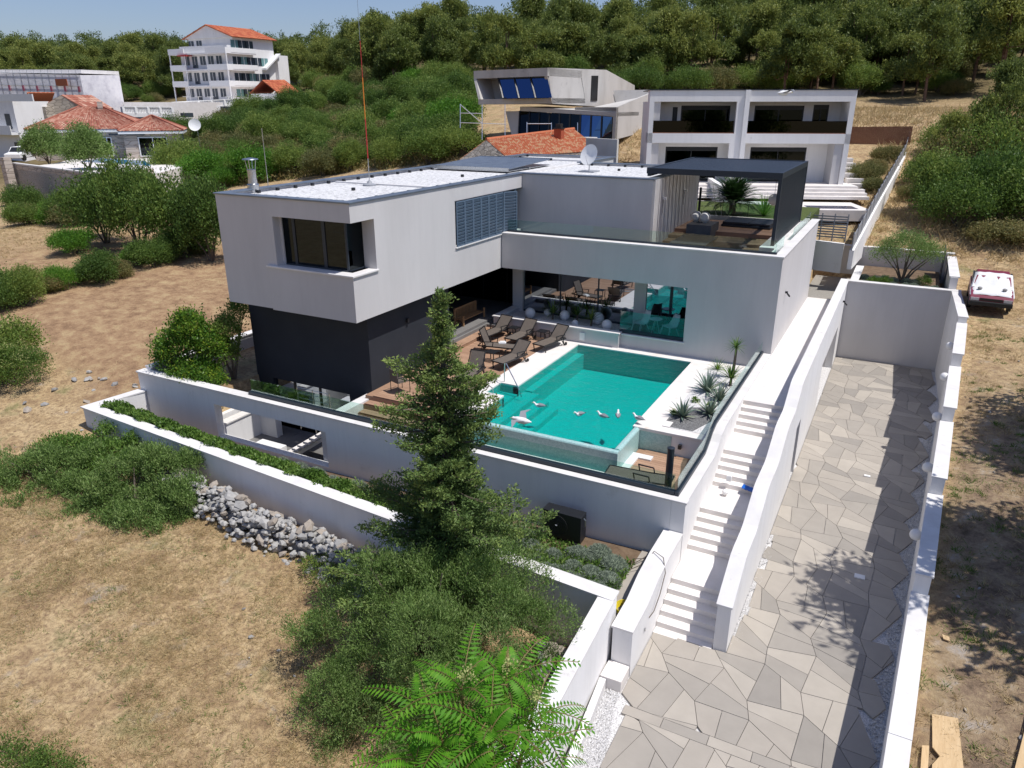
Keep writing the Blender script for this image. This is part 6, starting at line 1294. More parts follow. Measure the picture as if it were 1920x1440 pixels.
for (x, y) in ((258,224),(350,216),(425,204),(481,196)):
    c = Vector(D(x,y,111 if x < 300 else 117)); G().box(c.x-.7,c.x+.7,c.y-.6,c.y+.7,c.z-.3,c.z+.35).build('window', M['glass_far'], W1 if x < 300 else W2)
g = G(); a = Vector(D(0,300,1)); 
tb_ = [Vector(D(232,200,113)), Vector(D(490,184,126)), Vector(D(620,176,136)), Vector(D(520,160,160)), Vector(D(230,180,150))]
g.prism([(v.x,v.y) for v in tb_], 2, C0.z-.15); structure(g.build('terrace_ground', M['step_stone']))
for k, (x, y) in enumerate([(350,184),(372,186),(395,184),(428,182),(455,181)]):
    c = Vector(D(x,y,127)); c.z = C0.z; t = thing('terrace_table', 'white table and chairs on the apartment terrace', 'table', tuple(c), 0, 'white tables on the apartment terrace'); G().lathe([(.6,.7),(.62,.75)], n=10).build('tabletop', M['white_paint'], t, local=True); G().lathe([(.3,0),(.06,.1),(.06,.7)], n=8).build('leg', M['white_paint'], t, local=True)
# shed with red roof
SH = thing('white_shed', 'small white building with a red tiled gable roof right of the apartment block', 'shed', tuple(D(520,185,128)))
a = Vector(D(493,162,128)); b_ = Vector(D(535,161,134)); 
d_ = (b_-a); n_v = Vector((d_.y, -d_.x, 0)).normalized()*2.6; rz_ = a.z
G().prism([((a+n_v).x,(a+n_v).y),((b_+n_v).x,(b_+n_v).y),((b_-n_v).x,(b_-n_v).y),((a-n_v).x,(a-n_v).y)], a.z-5, a.z-1.2).build('wall', M['render_white'], SH)
g = G(); a2 = a+Vector((0,0,1.0)); b2 = b_+Vector((0,0,1.0)); dn = Vector((0,0,-1.3)); g.add([tuple(v) for v in (b_+n_v+dn, b_-n_v+dn, b2-Vector((0,0,.1)))], [(0,1,2)]); g.build('gable', M['render_white'], SH)
roofplane(SH, a2, b2, a+n_v*1.15+Vector((0,0,-1.1)), b_+n_v*1.15+Vector((0,0,-1.1)), M['roof_tile'][2:3]+M['roof_tile'][:1], 8, 16); roofplane(SH, b2, a2, b_-n_v*1.15+Vector((0,0,-1.1)), a-n_v*1.15+Vector((0,0,-1.1)), M['roof_tile'][2:3], 4, 8)
def far_car(x, y, dep, mat, lab, nm='distant_car'):
    c = Vector(D(x,y,dep)); t = thing(nm, lab, 'car', tuple(c), R(70)); g = G(); g.extx([(p[0], p[1]) for p in prof_], -.85, .85); g.build('body', M[mat], t, local=True, bevel=.05)
    G().box(-.88,.88,-.4,1.1,.95,1.3).build('side_window', M['dark'], t, local=True)
    for s in (-1,1):
        for y_ in (-1.25,1.25): G().tube([(s*.7,y_,.32),(s*.88,y_,.32)],.32,10).build('wheel', M['rubber'], t, local=True)
far_car(560,163,150,'dark','dark car parked between the red-roofed shed and the yellow cars'); far_car(582,163,150,'yellow','yellow car behind the agaves, the left one'); far_car(640,163,140,'yellow','yellow car at the track near the pines, the right one')
g = G(); c = Vector(D(535,186,127)); g.box(c.x-.5,c.x+.5,c.y-.2,c.y+.2,c.z-1,c.z+1); single('red_door', g, M['red_paint'], 'small red panel beside the white shed', 'panel')
wl2 = balu('white low wall right of the red-roofed shed', Vector(D(545,183,127)), Vector(D(605,181,130)), 0, 8, 1)
# --- old stone houses and scaffolded block on the far left -----------------
OS = thing('old_stone_house', 'old stone house with a small tiled gable behind the tiled villa', 'house', tuple(D(90,240,105)))
c = Vector(D(52,200,105)); d2 = Vector(D(155,225,108))
G().prism([(c.x-6,c.y),(c.x+4,c.y),(c.x+4,c.y+8),(c.x-6,c.y+8)], 0, c.z).build('wall', M['stonewall_far'], OS)
ga = Vector(D(115,178,104)); gl = Vector(D(82,198,104)); gr = Vector(D(157,204,104)); 
g = G(); vv_ = [gl, gr, ga, Vector((gl.x,gl.y,0)), Vector((gr.x,gr.y,0))]; wv = Vector((-2,6,0)); g.add([tuple(v) for v in vv_]+[tuple(v+wv) for v in vv_], [(0,3,4,1,2),(1,4,9,6),(2,1,6,7)]); g.build('gable_wall', M['stonewall_far'], OS)
roofplane(OS, ga+wv, ga, gl+wv-Vector((.4,0,0)), gl-Vector((.4,0,0)), M['roof_tile'][:1]+M['tile_pink'], 6, 10); roofplane(OS, ga, ga+wv, gr+Vector((.4,0,0)), gr+wv, M['tile_pink'], 6, 8)
c = Vector(D(56,186,112)); g = G(); g.add([tuple(v) for v in (c+Vector((-2.2,0,-1.5)), c+Vector((2.2,0,-1.5)), c+Vector((0,0,1)))], [(0,1,2)]); g.build('small_gable', M['stonewall_far'], OS)
roofplane(OS, c+Vector((0,4,1)), c+Vector((0,-.2,1)), c+Vector((-2.6,4,-1.6)), c+Vector((-2.6,-.2,-1.6)), M['roof_tile'][:1], 4, 6)
WH = thing('white_terrace_house', 'white house with balustrade terrace at the left picture edge', 'house', tuple(D(10,250,100)))
c = Vector(D(22,190,100)); G().box(c.x-12,c.x,c.y,c.y+9,0,c.z).build('wall', M['render_white'], WH); G().box(c.x-12.2,c.x+.3,c.y-1.2,c.y,c.z-4.3,c.z-4.0).build('balcony', M['white_paint'], WH); G().box(c.x-12.2,c.x+.3,c.y-1.2,c.y-1.1,c.z-4,c.z-3.1).build('balustrade', M['white_paint'], WH); G().box(c.x-12.2,c.x+5,c.y-.1,c.y+.05,c.z,c.z+.9).build('parapet', M['white_paint'], WH)
for (a, z_) in ((-2.4,-3.6),(-1.6,-7.3),(-6,-3.6)): G().box(c.x+a,c.x+a+1.2,c.y-.04,c.y+.03,c.z+z_,c.z+z_+2).build('window', M['glass_far'], WH)
SB = thing('scaffolded_block', 'long building wrapped in white scaffold sheeting with red printed marks', 'building', tuple(D(70,200,128)))
M['sheeting'] = surf('white scaffold sheeting', [(.52,.51,.55),(.66,.65,.68),(.72,.71,.72)], scale=.8, rough=.8, bump=.05, bscale=1.5)
a = Vector(D(-60,137,128)); b_ = Vector(D(150,141,128)); n_v = Vector((-2,9,0))
G().prism([(a.x,a.y),(b_.x,b_.y),(b_.x+n_v.x,b_.y+n_v.y),(a.x+n_v.x,a.y+n_v.y)], 3, [a.z,b_.z,b_.z+.3,a.z+.3]).build('wall', M['sheeting'], SB)
G().prism([(a.x,a.y+1),(b_.x-1,b_.y+1),(b_.x+n_v.x,b_.y+n_v.y),(a.x+n_v.x,a.y+n_v.y)], a.z, a.z+.6).build('roof', M['stone_white'], SB)
for k in range(16):
    c_ = a.lerp(b_, (k+.5)/16); yy = c_.y-.08; G().box(c_.x-.02,c_.x+.02,yy,yy+.04,4,c_.z+.8).build('scaffold_pole', M['steel'], SB)
    for zr_ in ((2.2 if k % 2 else 5.2),): G().box(c_.x-.35,c_.x+.35,yy-.03,yy,c_.z-zr_-.5,c_.z-zr_+.4).build('red_print', M['red_pale'] if 'red_pale' in M else M.setdefault('red_pale', plain('faded red print', (.62,.16,.22), .7)), SB)
for zz_ in (0.2, -1.8, -3.8): G().bar(a+Vector((0,-.15,zz_)), b_+Vector((0,-.15,zz_)), .06, .06).build('scaffold_rail', M['steel'], SB)
c_ = a.lerp(b_, .78); G().box(c_.x-3,c_.x+3,c_.y-.12,c_.y-.03,c_.z-1.8,c_.z-.7).build('orange_panel', M['roof_tile'][0], SB)

# ================================================================== VEGETATION
def gpt(x, y, d0=8, d1=400):
    """where the sight line meets the ground"""
    v = ray(x, y); ts = np.geomspace(d0, d1, 500); P = CP[None]+ts[:, None]*v[None]; h = height(P[:, 0], P[:, 1]); k = np.argmax(P[:, 2] < h)
    if k == 0: k = len(ts)-1
    return P[k, 0], P[k, 1], float(h[k]), ts[k]
def proto(name, lobes, mat, label, cat, nclump, per, csig, l, w, **kw):
    return make_bush(name, lobes, mat, label, cat, nclump, per, csig, l, w, origin=(0, 0, 0), **kw)
# pines ---------------------------------------------------------------
def pine_proto(seed, hgt):
    random.seed(seed); lob = []
    n = random.randint(9, 12)
    for k in range(n):
        a = random.random()*6.28; rr = random.uniform(.3, 1.0)*hgt*.27; zc = hgt*random.uniform(.26, .86); s = hgt*random.uniform(.13, .21)*(1.15-.3*(zc/hgt))
        lob.append((rr*math.cos(a)*(1.25-zc/hgt*.8), rr*math.sin(a)*(1.25-zc/hgt*.8), zc, s*1.25, s*1.25, s*.8))
    lob[0] = (0, 0, hgt*.83, hgt*.17, hgt*.17, hgt*.15)
    t = thing('pine_tree', 'pine', 'pine', (0, 0, 0)); P, cr, d = blob_points(lob, 460, 26, hgt*.027, .45, 1.0, .6); U, V_, lv = leaves(P, cr, d, .16, .058, .6)
    lv = np.clip(lv+(P[:, 2]/hgt-.65)*.25, 0, 1)
    leafcloud('crown', P, U, V_, lv, M['pine'], t)
    g = G(); g.tube([(0,0,-.3),(random.uniform(-.3,.3),random.uniform(-.3,.3),hgt*.35),(random.uniform(-.5,.5),random.uniform(-.5,.5),hgt*.75)], [.17,.13,.05], 6)
    for k in range(4):
        l_ = lob[k+1]; g.tube([(0,0,hgt*(.25+.06*k)),(l_[0]*.6,l_[1]*.6,l_[2]-.6),(l_[0],l_[1],l_[2])], [.08,.05,.02], 5)
    g.build('trunk', M['bark_red'], t, True); return t, lob
pines = [pine_proto(s, h) for s, h in ((1, 8.5), (2, 7.6), (3, 9.6), (4, 8.2), (5, 6.8), (6, 9.0))]
random.seed(11); cand = []
def keep_pine(px_, dep):
    if not (-120 < px_ < 2060): return False
    if px_ < 170: d0, d1 = 158, 300
    elif px_ < 540: d0, d1 = 168, 290
    elif px_ < 680: d0, d1 = 150, 250
    elif px_ < 900: d0, d1 = 112, 225
    elif px_ < 1450: d0, d1 = 97, 215
    elif px_ < 1700: d0, d1 = 90, 215
    else: d0, d1 = 84, 205
    return d0 < dep < d1
xx = -330
while xx < 110:
    yy = 20
    while yy < 300:
        x = xx+random.uniform(-2.6, 2.6); y = yy+random.uniform(-2.6, 2.6); a_ = proj((x, y, 10))
        if a_[2] > 0 and keep_pine(a_[0], a_[2]): cand.append((a_[2], x, y, a_[0]))
        yy += 5.6
    xx += 5.6
cand.sort(); print('pines', len(cand))
ZC = height(np.array([c[1] for c in cand]), np.array([c[2] for c in cand]))
front = []
for i, c in enumerate(cand):
    px_ = c[3]; d0 = 158 if px_ < 170 else 168 if px_ < 540 else 150 if px_ < 680 else 112 if px_ < 900 else 97 if px_ < 1700 else 84
    front.append((c[2] if False else (c[0]-d0), i))
front.sort(); near_idx = set(i for _, i in front[:290])
far_P, far_cr, far_d, far_l = [], [], [], []
first = {}
for i, c in enumerate(cand):
    k = random.randrange(6); s = random.uniform(.8, 1.25); x, y, z_ = c[1], c[2], ZC[i]-.1
    if i in near_idx:
        lab = 'green pine standing at the front of the wooded hillside' if c[0] < 125 else 'green pine on the wooded hill behind the houses'
        if k not in first: first[k] = 1; r = pines[k][0]; r.location = (x, y, z_); r.rotation_euler = (0, 0, random.random()*6.28); r.scale = (s, s, s*random.uniform(.9, 1.15))
        else: r = dup(pines[k][0], (x, y, z_), random.random()*6.28, None, None, (s, s, s*random.uniform(.9, 1.15)))
        r['label'] = lab; r['group'] = 'front row pines of the hillside' if c[0] < 125 else 'pines on the hill'
    else:
        lob = np.array(pines[k][1]); n = 46; li = rng.integers(0, len(lob), n); d = rdir(n); d[:, 2] = np.abs(d[:, 2]); p = lob[li, :3]+d*lob[li, 3:6]*.9
        p = p*s+np.array([x, y, z_]); p = np.repeat(p, 10, 0)+rng.normal(size=(n*10, 3))*.36*s; far_P.append(p); far_cr.append(np.repeat(np.full(n, rng.random())*.6+rng.random(n)*.4, 10)); far_d.append(np.repeat(d, 10, 0))
if far_P:
    P = np.concatenate(far_P); cr = np.concatenate(far_cr); d = np.concatenate(far_d); U, V_, lv = leaves(P, cr, d, .27, .11, .4); o = leafcloud('far_pine_wood', P, U, V_, lv, M['pine']); o['kind'] = 'stuff'
for k_, (x, y, s_, lab) in enumerate([(7.0,19.5,1.08,'pine just outside the picture on the right, shading the driveway'),(8.4,26.5,1.0,'pine outside the picture shading the rough ground by the car')]): dup(pines[2][0], (x, y, hz(x, y)-.1), 1.3*k_, lab, None, (s_, s_, s_))
for r_ in bpy.data.objects:
    if r_.get('label', '').startswith('pine ') and 'outside' in r_.get('label', '') and 'group' in r_: del r_['group']
# thicket shrubs --------------------------------------------------------
def shrub_proto(seed, r_, h_, mat, nl=6, l=.060, w=.028, ncl=420, per=40, name='shrub', cat='shrub', nb=6):
    random.seed(seed); lob = [(0, 0, h_*.55, r_*.7, r_*.7, h_*.45)]
    for k in range(nl): a = k*6.28/nl+random.random(); lob.append((r_*.55*math.cos(a), r_*.55*math.sin(a), h_*random.uniform(.3, .62), r_*random.uniform(.35, .5), r_*random.uniform(.35, .5), h_*random.uniform(.26, .38)))
    return proto(name, lob, mat, 'shrub', cat, ncl, per, .11*r_, l, w, nb=nb, tr=.05)
SHR = [shrub_proto(21, 2.0, 2.6, 'maquis'), shrub_proto(22, 1.7, 3.2, 'maquis'), shrub_proto(23, 2.3, 2.3, 'maquis'), shrub_proto(24, 1.8, 2.2, 'maquis_dry'), shrub_proto(25, 1.9, 2.4, 'bright'), shrub_proto(26, 1.5, 1.8, 'maquis_dry')]
usedS = set()
def put_shrub(k, x, y, z_, s, label, group=None, sz=None, cat=None):
    sc_ = (s, s, s*(sz or random.uniform(.85, 1.15)))
    if k not in usedS: usedS.add(k); r = SHR[k]; r.location = (x, y, z_); r.rotation_euler = (0, 0, random.random()*6.28); r.scale = sc_; r['label'] = label
    else: r = dup(SHR[k], (x, y, z_), random.random()*6.28, label, None, sc_)
    if group: r['group'] = group
    elif 'group' in r: del r['group']
    if cat: r['category'] = cat
    return r
random.seed(5)
def free(x, y):
    if -27 < x < 3.5 and 12 < y < 47: return False
    px_, py_, dp = proj((x, y, hz(x, y)))
    return True
n_th = 0; tries = 0; placed = []
poly_th = [(360,230),(440,215),(560,212),(640,188),(700,165),(780,160),(860,175),(880,215),(870,262),(858,300),(820,305),(700,322),(480,345),(420,352),(330,350),(290,330),(300,300),(340,260)]
def inpoly(x, y, P):
    c = False; j = len(P)-1
    for i in range(len(P)):
        if ((P[i][1] > y) != (P[j][1] > y)) and x < (P[j][0]-P[i][0])*(y-P[i][1])/(P[j][1]-P[i][1])+P[i][0]: c = not c
        j = i
    return c
while n_th < 292 and tries < 14000:
    tries += 1; x = random.uniform(-95, -22); y = random.uniform(44, 105); z_ = hz(x, y); a_ = proj((x, y, z_))
    if not inpoly(a_[0], a_[1], poly_th): continue
    md = 1.35+a_[2]*.016
    if any((x-p[0])**2+(y-p[1])**2 < md*md for p in placed[-400:]): continue
    placed.append((x, y)); pc = a_[0]; k = random.choice((0, 0, 1, 2, 3, 5, 3, 4 if random.random() < .5 else 1)) if pc < 760 else random.choice((0, 1, 4, 4, 2))
    if 330 < a_[1]: k = 4 if random.random() < .6 else 0
    put_shrub(k, x, y, z_-.15, random.uniform(.7, 1.5), ('fresh green shrub in the thicket on the slope behind the villa' if k == 4 else 'dusty brown green shrub in the thicket behind the villa' if k in (3, 5) else 'dark green shrub in the thicket behind the villa'), 'fresh green thicket shrubs' if k == 4 else 'dusty thicket shrubs' if k in (3, 5) else 'dark thicket shrubs'); n_th += 1
print('thicket', n_th)
tx, ty = rng.uniform(-95, -22, 260000), rng.uniform(44, 105, 260000); tz = height(tx, ty); v_ = np.stack([tx, ty, tz], 1)-CP; c_ = v_@_fw; qx = 960+FPX*(v_@_rt)/c_; qy = 720+FPX*(v_@_dn)/c_
km = np.array([inpoly(a, b, poly_th) for a, b in zip(qx, qy)]); tx, ty, tz = tx[km], ty[km], tz[km]; pn = np.array([mnoise.noise(Vector((a*.12, b*.12, 3))) for a, b in zip(tx, ty)]); km = pn > -.28; tx, ty, tz, pn = tx[km], ty[km], tz[km], pn[km]
P = np.stack([tx, ty, tz+rng.random(len(tx))**1.5*(.9+1.2*np.clip(pn, -.2, .5))], 1); U, V_, lv = leaves(P, rng.random(len(P)), np.tile([0, 0, 1.0], (len(P), 1)), .14, .07, .5); tag(leafcloud('thicket_undergrowth', P, U, V_, lv, M['maquis_dry']), kind='stuff')
# trees at the edge of the wood behind the left villa and apartment (fill)
random.seed(9)
for (x0_, x1_, y0_, y1_, n, gname) in ((150, 330, 170, 205, 26, 'bushes between tiled villa and apartment block'), (540, 700, 165, 185, 10, 'bushes at the track by the pines'), (640, 880, 140, 165, 14, 'bushes at the foot of the pines'), (1000, 1540, 165, 180, 26, 'undergrowth at the foot of the hillside pines'), (1540, 1800, 100, 182, 44, 'undergrowth between the pines above the road')):
    for k in range(n):
        X_, Y_, Z_, dd = gpt(random.uniform(x0_, x1_), random.uniform(y0_, y1_), 60); put_shrub(random.choice((0, 1, 2, 3)), X_, Y_, Z_-.2, random.uniform(.9, 1.5), 'green bush among the '+gname, gname)
# hedge bushes along the brown field
for k in range(13):
    t = k/12; X_, Y_, Z_, dd = gpt(-10+400*t+random.uniform(-12, 12), 578-112*t+random.uniform(-12, 9), 15)
    put_shrub(random.choice((0, 4, 0, 3, 1)), X_, Y_, Z_-.25, random.uniform(.42, .8), 'green bush of the overgrown stone wall edging the brown field', 'bushes edging the brown field')
for k in range(10):
    X_, Y_, Z_, dd = gpt(random.uniform(-10, 160), random.uniform(375, 425), 15); put_shrub(random.choice((0, 0, 3, 4)), X_, Y_, Z_-.3, random.uniform(.75, 1.05), 'green bush below the villa track at the left edge', 'bushes below the track')
for i, (x, y, s, sz, k, lab) in enumerate([(200,455,1.25,1.5,0,'round green tree at the left of the row beside the villa wall'),(262,470,1.25,1.55,1,'tall green tree in the middle of the row left of the villa'),(335,475,1.3,1.5,0,'green tree between the brown field and the thicket'),(398,492,1.15,1.5,1,'green tree touching the left edge of the upper storey'),(240,400,1.0,1.3,0,'small green tree below the pale terrace wall corner'),(140,478,.75,1.0,4,'bright green bush on the straw slope above the brown field'),(340,350,1.35,1.55,2,'big dark round tree right of the villa pool'),(280,355,.9,.8,3,'dusty green bush at the corner of the pale terrace wall')]):
    X_, Y_, Z_, dd = gpt(x, y, 15); put_shrub(k, X_, Y_, Z_-.2, s, lab, None, sz, 'tree' if s > .95 else 'shrub')
# right hand evergreen group
for i, (x, y, s, sz) in enumerate([(1750,405,1.15,1.1),(1800,425,1.2,1.1),(1860,410,1.3,1.2),(1915,420,1.3,1.1),(1790,350,1.3,1.2),(1850,345,1.4,1.3),(1910,345,1.4,1.3),(1735,345,.8,1.0),(1712,375,.6,.8),(1770,290,1.0,1.0)]):
    X_, Y_, Z_, dd = gpt(x, y, 20); put_shrub(random.choice((0, 1, 3, 2)), X_, Y_, Z_-.2, s, 'green evergreen of the dense group on the right slope', 'evergreens on the right slope', sz, 'tree')
for i, (x, y, s_, k_) in enumerate([(1835,330,.62,1),(1905,335,.66,3),(1770,345,.5,0),(1868,300,.62,2),(1925,395,.52,4)]):
    X_, Y_, Z_, dd = gpt(x, y, 20); dup(pines[k_][0], (X_, Y_, Z_-.1), i*1.7, 'upright young pine rising out of the dense group on the right slope', 'young pines on the right slope', (s_*.9, s_*.9, s_*1.15))
X_, Y_, Z_, dd = gpt(1880, 455, 20); put_shrub(3, X_, Y_, Z_-.3, 1.1, 'low brown green bush on the straw behind the old car', None, .6)
X_, Y_, Z_, dd = gpt(1620, 345, 30); put_shrub(3, X_, Y_, Z_-.1, .7, 'dry bush on the slope right of the twin house', None, 1.0)
for k, (x, y) in enumerate([(1640,325),(1655,305),(1670,300),(1640,360)]): X_, Y_, Z_, dd = gpt(x, y, 30); put_shrub(5, X_, Y_, Z_-.2, .6, 'dry low bush beside the garden steps of the twin house', 'dry bushes by the twin house steps')
# olives of the tiled villa
OLV = shrub_proto(31, 2.1, 3.9, 'olive', 7, .085, .034, 420, 60, 'olive_tree', 'olive tree', nb=8)
c = lineat(92, 306, g0z); OLV.location = tuple(c); OLV['label'] = 'left olive tree on the terrace of the tiled villa'; c = lineat(168, 318, g0z); dup(OLV, tuple(c), 1.2, 'right olive tree on the terrace of the tiled villa, at the wall corner', None, (1.05,)*3)
# ------ foreground olives, hand placed
def pxl(L_, sq=.92):
    out = []
    for (x, y, r_, d_) in L_: p = D(x, y, d_); rm = r_*d_/FPX; out.append((p[0], p[1], p[2], rm, rm, rm*sq))
    return out
def sub(L_, n=6, k=.48, seed=1):
    r_ = random.Random(seed); out = []
    for (x, y, z, a, b_, c) in L_:
        out.append((x, y, z, a*.72, b_*.72, c*.72))
        for i in range(n):
            t = r_.random()*6.28; e = r_.uniform(-.25, 1.2); q_ = k*r_.uniform(.75, 1.2); out.append((x+a*.72*math.cos(t)*math.cos(e), y+b_*.72*math.sin(t)*math.cos(e), z+c*.75*math.sin(e), a*q_, b_*q_, c*q_*.9))
    return out
GB = D(810, 1290, 17.3); GB[2] = hz(GB[0], GB[1])
random.seed(3)
make_bush('olive_bush', sub(pxl([(855,1115,95,16.8),(745,1120,95,16.8),(940,1120,90,16.6),(660,1170,85,16.8),(1010,1190,72,16.2),(800,1200,130,16.0),(925,1225,110,15.8),(690,1270,105,16.2),(625,1300,75,16.4),(760,1345,105,15.6),(570,1195,45,17.2),(650,1385,70,16.0),(870,1330,115,15.2),(800,1075,60,17.0),(700,1060,55,17.6),(960,1320,75,15.3)])), 'olive', 'huge many-stemmed olive bush in the foreground below the conifer', 'olive tree', 3300, 44, .085, .036, .0095, nb=18, origin=tuple(GB), shell=.55, updir=.9)
make_bush('olive_bush', sub(pxl([(243, 899, 63.24, 24), (318, 894, 61.2, 23.6), (353, 939, 45.9, 23.2), (288, 964, 63.24, 23.2), (218, 954, 51.0, 23.6), (298, 859, 38.76, 24), (255,985,42,22.6), (310,985,40,22.6), (345,960,36,23), (215,975,36,23)])), 'olive', 'grey green olive bush at the left end of the dry stone wall', 'olive tree', 1300, 40, .09, .05, .014, nb=8, origin=(-20.0,12.4,-2.2), updir=.9)
make_bush('olive_bush', sub(pxl([(54, 899, 63.24, 25), (124, 889, 61.2, 24.8), (14, 939, 61.2, 25), (104, 949, 63.24, 24.4), (159, 929, 45.9, 24.2), (49, 964, 51.0, 24.6), (-26, 894, 51.0, 25.5), (159, 864, 35.7, 25), (120,985,42,23.6), (60,990,42,24), (10,975,42,24.6), (165,960,34,23.6)])), 'olive', 'olive bush casting shade at the left picture edge', 'olive tree', 1500, 40, .09, .05, .014, nb=8, origin=(-24.4,12.2,-2.2), updir=.9)
make_bush('bush', [(-13.0,5.3,-2.6,1.0,.6,.6),(-12.0,5.5,-2.8,.6,.5,.4),(-14.2,5.2,-2.7,.9,.6,.5)], 'maquis', 'dark green bush cut off by the bottom left picture edge', 'shrub', 300, 40, .1, .03, .012, origin=(-13,5.3,-3.1))
make_bush('round_bush', [(-31.6,15.9,-.3,1.4,1.1,.9),(-32.4,15.5,-.4,.9,.8,.8)], 'maquis', 'round dark green bush with cream blossom on the brown field', 'shrub', 360, 40, .12, .04, .016, origin=(-31.8,15.8,-1.2))
P, cr, d = blob_points([(-31.7,15.9,-.1,1.35,1.05,.85)], 26, 30, .10, .95); k_ = P[:, 2] > .1; P, cr, d = P[k_], cr[k_], d[k_]; U, V_, lv = leaves(P, cr, d, .03, .015)
o = leafcloud('blossom', P, U, V_, lv, M['blossom'], [q for q in bpy.data.objects if q.name.startswith('round_bush')][0], (-31.8,15.8,-1.2))
X_, Y_, Z_, dd = gpt(-5, 705, 15); put_shrub(0, X_, Y_, Z_-.2, 1.0, 'green bush at the left picture edge above the round bush')
# ivy heap by the planter wall
make_bush('ivy_heap', [(-23.2,13.7,-1.45,1.6,.8,.5),(-24.9,13.5,-1.5,1.3,.8,.5),(-21.7,13.9,-1.5,1.0,.5,.45),(-24.2,14.5,-1.1,.5,.25,.45),(-22.8,14.5,-1.15,.4,.2,.35)], 'ivy', 'dark green ivy climbing over the left end of the planter wall', 'ivy', 420, 40, .1, .04, .022, trunk=False)
make_bush('sapling', [(-11.3,10.9,-1.95,.25,.2,.4),(-11.3,10.8,-2.3,.3,.25,.3)], 'citrus', 'small yellow green sapling in the straw near the rubble wall', 'sapling', 30, 22, .07, .04, .02, nb=3, tr=.012, origin=(-11.3,10.85,-2.65))
make_bush('bramble', [(-12.6,12.6,-1.9,.6,.5,.35),(-11.8,12.3,-2.05,.5,.4,.3)], 'maquis', 'dark bramble in the dip of the dry stone wall', 'shrub', 70, 36, .08, .03, .014, trunk=False)
# citrus and shrubs behind the front wall
make_bush('citrus_bush', [(-24.4,18.2,.85,1.0,.8,1.0),(-23.7,18.3,1.7,.7,.6,.95),(-25.1,18.1,.4,.6,.55,.55),(-23.2,18.0,.35,1.0,.65,.5),(-22.9,18.5,1.2,.7,.5,.8)], 'citrus', 'yellow green citrus bush spilling over the left end of the front wall', 'shrub', 480, 32, .13, .055, .026, nb=9, origin=(-24.2,18.3,-.3))
make_bush('citrus_bush', [(-22.7,19.2,1.6,.6,.5,.8),(-22.8,18.9,.8,.6,.6,.7),(-22.9,20.1,2.2,.4,.4,.5)], 'maquis', 'darker green shrub squeezed between citrus bush and anthracite wall', 'shrub', 230, 30, .12, .05, .022, nb=6, origin=(-22.8,19.3,-.3))
make_bush('climbing_jasmine', [(-22.5,17.9,.15,.8,.45,.3),(-23.8,17.6,.2,.7,.25,.22)], 'citrus', 'low trailing shrub lying on the coping beside the anthracite wall', 'shrub', 110, 30, .09, .045, .022, trunk=False)
GBW = thing('garden_back_wall', 'white low wall piece between the citrus bushes and the brown field', 'wall', (-25.5, 20, -.5)); g = G(); g.prism([(-25.6,17.5),(-25.3,17.5),(-25.3,27),(-25.6,27)], -1.5, .25); g.build('wall', M['render_white'], GBW); g = G(); g.prism([(-25.65,17.5),(-25.25,17.5),(-25.25,27),(-25.65,27)], .25, .30); g.build('coping', M['stone_white'], GBW)
# ground cover in the planter strip: one hedge of low cover
n = 60000; x = rng.uniform(-25.3, -8.6, n); fr = (x+25.3)/16.7; yo = rng.random(n); y = pw(x)+.38+yo*(0.85+0.2*fr)+.08*np.sin(x*5); z_ = -1.5-.1*fr+(1.30-.12*fr)*np.sqrt(rng.random(n))*(1-.42*yo**2)*(.88+.14*np.sin(x*3.1)*np.sin(x*7.7)); P = np.stack([x, y, z_], 1); cr = (np.sin(x*9)+1)*.4; U, V_, lv = leaves(P, cr, np.tile([0, 0, 1.0], (n, 1)), .05, .026, .5)
tag(leafcloud('ground_cover_hedge', P, U, V_, lv, M['ivy']), kind='stuff')
n = 16000; x = rng.uniform(-10.6, -4.9, n); y = pw(x)+.42+rng.random(n)**1.4*(16.4-pw(x)-.42); z_ = -1.58+rng.random(n)*(.34-.2*(y-13.8)/2.6); P = np.stack([x, y, z_], 1); U, V_, lv = leaves(P, rng.random(n), np.tile([0, 0, 1.0], (n, 1)), .045, .022, .5); tag(leafcloud('ground_cover', P, U, V_, lv, M['ivy']), kind='stuff')
# lavender cushions
def cushion(x, y, z_, r_, h_, lab, grp):
    n = int(900+1400*r_); d = rdir(n); d[:, 2] = np.abs(d[:, 2]); P = d*np.array([r_, r_*.9, h_])*(.85+.15*rng.random((n, 1)))
    t = thing('cushion_plant', lab, 'plant', (x, y, z_), 0, grp); U = unit(d+rng.normal(size=(n, 3))*.3)*.045; V_ = unit(np.cross(U, rdir(n)))*.008
    leafcloud('foliage', P, U, V_, .3+.7*rng.random(n)*(.5+.5*d[:, 2]), M['lavender'], t); g = G(); g.ball((0, 0, 0), 1, 12); g.v = [(p[0]*r_*.86, p[1]*r_*.77, max(p[2], -.1)*h_*.86) for p in g.v]; g.build('heart', M['maquis_core'], t, True, local=True)
M['maquis_core'] = surf('grey green twigs', [(.12,.15,.105),(.17,.205,.15)], scale=20, rough=.95)
random.seed(12); GC = 'grey green cushion plants below the front garden wall'
cl_ = [(-5.35,15.9,.42),(-5.9,16.25,.40),(-6.4,16.0,.33),(-5.25,15.2,.38),(-5.75,15.25,.36),(-6.3,15.35,.3),(-5.35,14.6,.42),(-5.95,14.65,.36),(-6.6,15.0,.28),(-7.0,15.6,.3),(-7.4,15.2,.27),(-7.9,15.7,.28),(-8.3,15.3,.3),(-8.8,15.7,.28),(-8.3,16.2,.3),(-9.0,16.3,.32),(-9.6,15.8,.3),(-6.7,14.4,.24),(-7.3,14.6,.22)]
rq = random.Random(6); cl_ = cl_+[(rq.uniform(-10.2, -4.95), rq.uniform(14.3, 16.3), rq.uniform(.2, .32)) for _ in range(26)]
